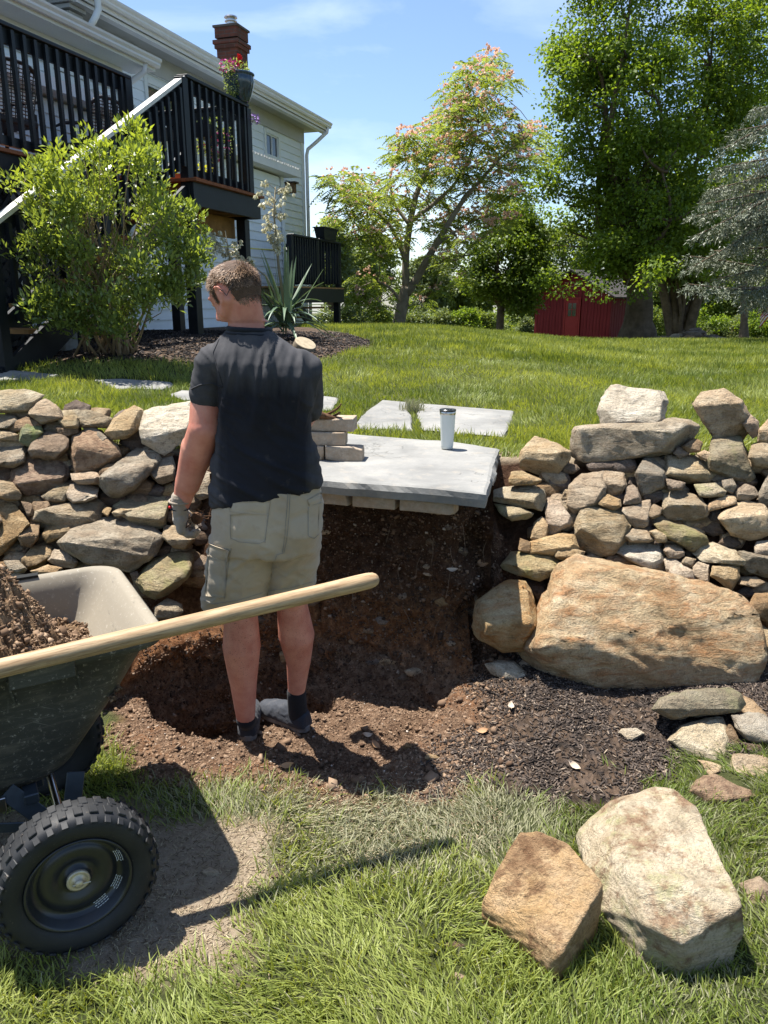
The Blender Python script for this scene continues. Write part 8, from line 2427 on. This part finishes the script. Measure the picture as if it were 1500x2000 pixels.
def patch(name, bvh, quad, nx, ny, off, mat, parent, thick=0.003):
    q = np.array(quad, float); V = []; Vn = []
    for j in range(ny + 1):
        for i in range(nx + 1):
            s, t = i / nx, j / ny; p = (q[0] * (1 - s) + q[1] * s) * (1 - t) + (q[3] * (1 - s) + q[2] * s) * t
            c = cast(bvh, p[0], p[1], off + thick * (1 if 0 < i < nx and 0 < j < ny else 0)); 
            if c is None: c = V[-1] if V else B(*p)
            V.append(c)
    F = [(j * (nx + 1) + i, j * (nx + 1) + i + 1, (j + 1) * (nx + 1) + i + 1, (j + 1) * (nx + 1) + i) for j in range(ny) for i in range(nx)]
    m = len(V); V2 = V + [v + (np.array([0, 0.006, 0])) for v in V]
    rim = [i for i in range(nx + 1)] + [(j) * (nx + 1) + nx for j in range(1, ny + 1)] + [ny * (nx + 1) + i for i in range(nx - 1, -1, -1)] + [j * (nx + 1) for j in range(ny - 1, 0, -1)]
    for a_, b_ in zip(rim, rim[1:] + rim[:1]): F.append((a_, b_, m + b_, m + a_))
    me = mesh_np(name, np.array(V2), [list(f) for f in F], True)
    return obj(name, me, mat, parent)
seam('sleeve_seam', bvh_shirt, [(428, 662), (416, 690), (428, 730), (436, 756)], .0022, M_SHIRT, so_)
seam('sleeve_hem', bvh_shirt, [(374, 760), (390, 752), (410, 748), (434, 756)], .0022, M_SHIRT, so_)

# ---- shorts
M_KHAKI = cloth_mat('shorts_khaki', (0.33, 0.265, 0.18), (0.42, 0.35, 0.245), dust=(0.24, 0.17, 0.11), damt=0.5, bs=0.25)
M_KHAKD = cloth_mat('shorts_stitch', (0.20, 0.185, 0.15), (0.26, 0.24, 0.19))
mb = MB()
hL = lambda x, y, t: along(x, y, hipL, lf, t); hR = lambda x, y, t: along(x, y, hipR, rf, t)
loft(mb, [(B(432, 952), B(624, 930), .105, .11), (B(418, 985), B(630, 965), .115, .115), (B(416, 1020), B(629, 1012), .122, .115), (B(412, 1050), B(625, 1048), .120, .11), (B(420, 1078), B(618, 1072), .100, .10)], seg=48)
ellipsoid(mb, B(475, 1035, -.035), (.088, .085, .10)); ellipsoid(mb, B(580, 1030, -.035), (.085, .085, .10))
loft(mb, [(hL(412, 1045, 0), hL(540, 1050, 0), .115, .11), (hL(405, 1095, .15), hL(538, 1095, .15), .105, .11), (hL(401, 1140, .28), hL(526, 1135, .28), .105, .11), (hL(398, 1182, .40), hL(519, 1166, .40), .105, .11)], seg=40)
loft(mb, [(hR(525, 1045, 0), hR(626, 1045, 0), .115, .11), (hR(535, 1090, .15), hR(621, 1085, .15), .10, .11), (hR(528, 1130, .3), hR(617, 1118, .3), .10, .11), (hR(521, 1160, .4), hR(615, 1143, .4), .10, .11)], seg=40)
shorts = remesh(mb, 'shorts', 0.0065, 4, 0.55)
co, no = get_co(shorts)
xs_ = co[:, 0]; zs_ = co[:, 2]; zc = B(520, 1070)[2]
f1 = (1 - np.abs(fbm(np.stack([xs_ * 9 + zs_ * 5, co[:, 1] * 4, zs_ * 11], -1), 3))) ** 3 - .35
f2 = (1 - np.abs(fbm(np.stack([(xs_ - zs_) * 12, co[:, 1] * 3, (xs_ + zs_) * 3 + 5], -1), 3))) ** 3 - .35
xc = B(543, 1080)[0]
crease = np.exp(-(((np.abs(xs_ - xc)) - 0.03) / 0.05) ** 2) * np.exp(-((zs_ - zc + .02) / 0.06) ** 2)
dsp = 0.010 * f1 + 0.011 * f2 * sstep(0.08, -0.05, zs_ - zc) + 0.008 * crease * (f1 + .2)
set_co(shorts, co + no * dsp[:, None])
sh = obj('shorts', shorts, M_KHAKI, man)
bvh_s = BVHTree.FromPolygons([v.co[:] for v in shorts.vertices], [p.vertices[:] for p in shorts.polygons])
E8 = lambda pts: [(300 + x / 3, 950 + y / 3) for x, y in pts]
patch('back_pocket', bvh_s, E8([(452, 165), (675, 150), (655, 330), (450, 310)]), 10, 8, 0.0008, M_KHAKI, sh, 0.0022)
patch('pocket_flap', bvh_s, E8([(445, 92), (684, 84), (672, 168), (448, 150)]), 10, 5, 0.003, M_KHAKI, sh, 0.004)
patch('back_pocket', bvh_s, E8([(905, 100), (972, 60), (965, 300), (905, 300)]), 5, 8, 0.0008, M_KHAKI, sh, 0.0022)
patch('pocket_flap', bvh_s, E8([(900, 80), (978, 35), (978, 100), (915, 115)]), 5, 4, 0.004, M_KHAKI, sh, 0.006)
patch('cargo_pocket', bvh_s, E8([(325, 400), (430, 420), (420, 650), (305, 640)]), 6, 8, 0.004, M_KHAKI, sh, 0.006)
patch('cargo_flap', bvh_s, E8([(335, 335), (448, 370), (430, 445), (325, 405)]), 6, 4, 0.008, M_KHAKI, sh, 0.006)
for nm, pts in (('centre_seam', E8([(800, 30), (795, 150), (782, 300), (765, 390), (720, 400)])), ('centre_seam', E8([(787, 30), (780, 150), (768, 300), (755, 385)])), ('waist_seam', E8([(440, 70), (560, 40), (700, 20), (860, -5), (975, -30)])),
                ('pocket_stitch', E8([(450, 165), (450, 300), (500, 325), (620, 335), (652, 320), (672, 170)])), ('pocket_stitch', E8([(445, 95), (684, 87)])), ('pocket_stitch', E8([(905, 120), (905, 290), (940, 305), (965, 280)])),
                ('side_seam', E8([(455, 360), (440, 450), (415, 660)])), ('hem_stitch', E8([(300, 665), (350, 690), (500, 665), (640, 622)])), ('hem_stitch', E8([(675, 612), (800, 595), (942, 555)])), ('inner_seam', E8([(720, 405), (690, 500), (665, 600)]))):
    seam(nm, bvh_s, pts, .0011, M_KHAKD, sh)
for x in ((700, 30, 712, -28), (868, 40, 862, -10)):
    mb = MB(); a_ = cast(bvh_s, 300 + x[0] / 3, 950 + x[1] / 3, .004); b_ = cast(bvh_s, 300 + x[2] / 3, 950 + x[3] / 3, .005)
    if a_ is None: continue
    if b_ is None: b_ = a_ + np.array([0, 0.002, .03])
    mb.beam(a_, b_, 0.012, 0.004, up=(0, -1, 0.2)); mb.build('belt_loop', M_KHAKI, sh, bevel=0.001)
# ---- gloves
M_GLOVE = cloth_mat('glove_leather', (0.20, 0.16, 0.115), (0.33, 0.28, 0.21), dust=(0.11, 0.075, 0.05), damt=0.8, bs=0.5)
def glove(wr, dirn, side, curl, name='glove', sgn=1):
    """wr wrist, dirn towards the fingers, side towards the thumb, curl towards the palm"""
    mb = MB()
    W = lambda a, b, c: wr + dirn * a + side * b + curl * c
    capsule(mb, W(-0.035, 0, 0), W(0.012, 0, 0), .037, .033, flat=(curl, .85)); capsule(mb, W(0.01, 0, 0), W(0.045, 0.004, 0), .033, .038, flat=(curl, .75))
    capsule(mb, W(0.045, .018, 0), W(0.080, .024, .0), .026, .022, flat=(curl, .8)); capsule(mb, W(0.045, -.016, 0), W(0.078, -.024, .0), .026, .021, flat=(curl, .8))
    L = [(0.026, .040, .024, .018), (0.009, .045, .028, .020), (-0.010, .042, .026, .019), (-0.028, .034, .020, .016)]
    for i, (o_, a, b, c) in enumerate(L):
        p0 = W(0.078 - 0.004 * abs(i - 1), o_, 0.0); p1 = p0 + dirn * a * 0.80 + curl * a * 0.55; p2 = p1 + dirn * b * 0.1 + curl * b * 0.98; p3 = p2 - dirn * c * 0.75 + curl * c * 0.55
        capsule(mb, p0, p1, .0135, .0125); capsule(mb, p1, p2, .0125, .0115); capsule(mb, p2, p3, .0115, .0105)
    t0 = W(0.02, 0.028, 0.006); t1 = W(0.055, 0.048, 0.030); t2 = W(0.082, 0.038, 0.048)
    capsule(mb, t0, t1, .019, .0155); capsule(mb, t1, t2, .0150, .0125)
    me = remesh(mb, name, 0.0038, 2)
    co, no = get_co(me); set_co(me, co + no * (0.0028 * ((1 - np.abs(fbm(co * np.array([30, 30, 70]), 3))) ** 3 - .3))[:, None])
    g = obj(name, me, M_GLOVE, man)
    return g
wr = B(352, 992, .09); dn_ = np.array([-0.06, 0.10, -1.0]); dn_ /= np.linalg.norm(dn_); cu = np.array([0.90, 0.25, 0.03]); cu -= dn_ * np.dot(cu, dn_); cu /= np.linalg.norm(cu); sd_ = np.cross(dn_, cu); sd_ = sd_ if sd_[1] > 0 else -sd_
gl = glove(wr, dn_, sd_, cu)
ring = MB(); mbp_ = []
u1 = cu; u2 = sd_
pts = [wr - dn_ * 0.028 + u1 * 0.039 * math.cos(a) + u2 * 0.035 * math.sin(a) for a in np.linspace(0, 2 * math.pi, 25)]
ring.tube(pts, 0.0045, 6, cap=False); ring.build('cuff_hem', M_GLOVE, gl, smooth=True)
ring = MB(); pts = [wr + dn_ * 0.0 + u1 * 0.0355 * math.cos(a) + u2 * 0.031 * math.sin(a) for a in np.linspace(0, 2 * math.pi, 25)]
ring.tube(pts, 0.0022, 6, cap=False); ring.build('wrist_band', M_COLL, gl, smooth=True)
mb = MB(); ellipsoid(mb, wr + dn_ * -0.004 - u1 * 0.037, (.006, .006, .006)); mb.build('toggle', M_RED, gl, smooth=True)
glove(B(566, 868, .36), np.array([-0.5, 0.7, -0.5]) / np.linalg.norm([-0.5, 0.7, -0.5]), np.array([0.0, 0.58, 0.81]), np.array([-0.8, -0.5, 0.1]) / np.linalg.norm([-0.8, -0.5, 0.1]))
# roots and earth held in the gloved hand
mb = MB(); gc = wr + dn_ * 0.045 + cu * 0.060
rs = np.random.default_rng(8)
for k in range(9):
    a_ = gc + rs.normal(size=3) * 0.012; mb.tube([a_, a_ + rs.normal(size=3) * 0.02, a_ + rs.normal(size=3) * 0.03 + cu * 0.02 + dn_ * 0.005 * k * 0.5], [0.003, 0.002, 0.001], 5)
ellipsoid(mb, gc, (.022, .02, .024)); 
o = mb.build('root_clump', M_BARK, smooth=True, center=True); tag(o, 'clump of dry roots held in the man\'s gloved left hand', 'roots')

# ---- socks and shoes
M_SOCK = cloth_mat('sock_black', (0.008, 0.008, 0.010), (0.014, 0.014, 0.017), bs=0.4)
M_SHOE = cloth_mat('shoe_dusty_black', (0.022, 0.025, 0.033), (0.050, 0.055, 0.065), rough=0.7, dust=(0.13, 0.12, 0.11), damt=0.6, bs=0.4)
M_SOLE = simple('shoe_sole', (0.17, 0.16, 0.15), 0.8, var=0.4, scale=30)
def shoe(heel, fwd, ankle, ln_=0.285):
    fwd = np.asarray(fwd, float); fwd /= np.linalg.norm(fwd); sd = np.array([-fwd[1], fwd[0], 0]); h = np.asarray(heel, float)
    mb = MB(); capsule(mb, np.array(ankle) + UZ * 0.0, h + fwd * 0.055 + UZ * 0.055, .041, .043); mb2 = remesh(mb, 'sock', 0.005, 2); so = obj('sock', mb2, M_SOCK, man)
    mb = MB(); prof = [(0.0, .030, .060), (0.02, .041, .074), (0.06, .046, .082), (0.10, .046, .084), (0.15, .048, .070), (0.20, .052, .056), (0.245, .045, .042), (0.275, .030, .032), (0.287, .012, .020)]
    V = []; F = []; seg = 24
    for (d_, w, hh) in prof:
        for k in range(seg):
            th = 2 * math.pi * k / seg; c_, s_ = math.cos(th), math.sin(th)
            x = math.copysign(abs(c_) ** .75, c_) * w; z = (s_ ** 0.85 * hh if s_ > 0 else -abs(s_) ** .5 * 0.006) + 0.022
            V.append(h + fwd * (d_ * ln_ / .285) + sd * x + UZ * z)
    n = len(prof)
    for i in range(n - 1):
        for k in range(seg): F.append((i * seg + k, i * seg + (k + 1) % seg, (i + 1) * seg + (k + 1) % seg, (i + 1) * seg + k))
    F.append(tuple(range(seg))); F.append(tuple((n - 1) * seg + k for k in range(seg))[::-1]); mb.add(V, F)
    me = remesh(mb, 'shoe', 0.005, 3); co, no = get_co(me); set_co(me, co + no * (0.003 * ((1 - np.abs(fbm(co * np.array([25, 25, 50]), 3))) ** 3 - .3))[:, None])
    s = obj('shoe', me, M_SHOE, man)
    mb = MB(); out = []
    for t in np.linspace(0, 1, 13): out.append((t, np.interp(t, [0, .05, .25, .4, .7, .9, 1], [.012, .034, .038, .038, .050, .036, .010])))
    poly = [(h + fwd * (t * (ln_ + .008) - .004) + sd * w)[:2] for t, w in out] + [(h + fwd * (t * (ln_ + .008) - .004) - sd * w)[:2] for t, w in out[::-1]]
    mb.prism([tuple(p) for p in poly][::-1], h[2] - 0.004, h[2] + 0.024); mb.build('sole', M_SOLE, s, bevel=0.003)
shoe(np.array([lf[0] + 0.000, lf[1] + 0.01, lf[2]]), (-0.12, 1.0, 0), an)
shoe(np.array([rf[0] + 0.035, rf[1] + 0.0, rf[2]]), (-0.80, 0.62, 0), an2)
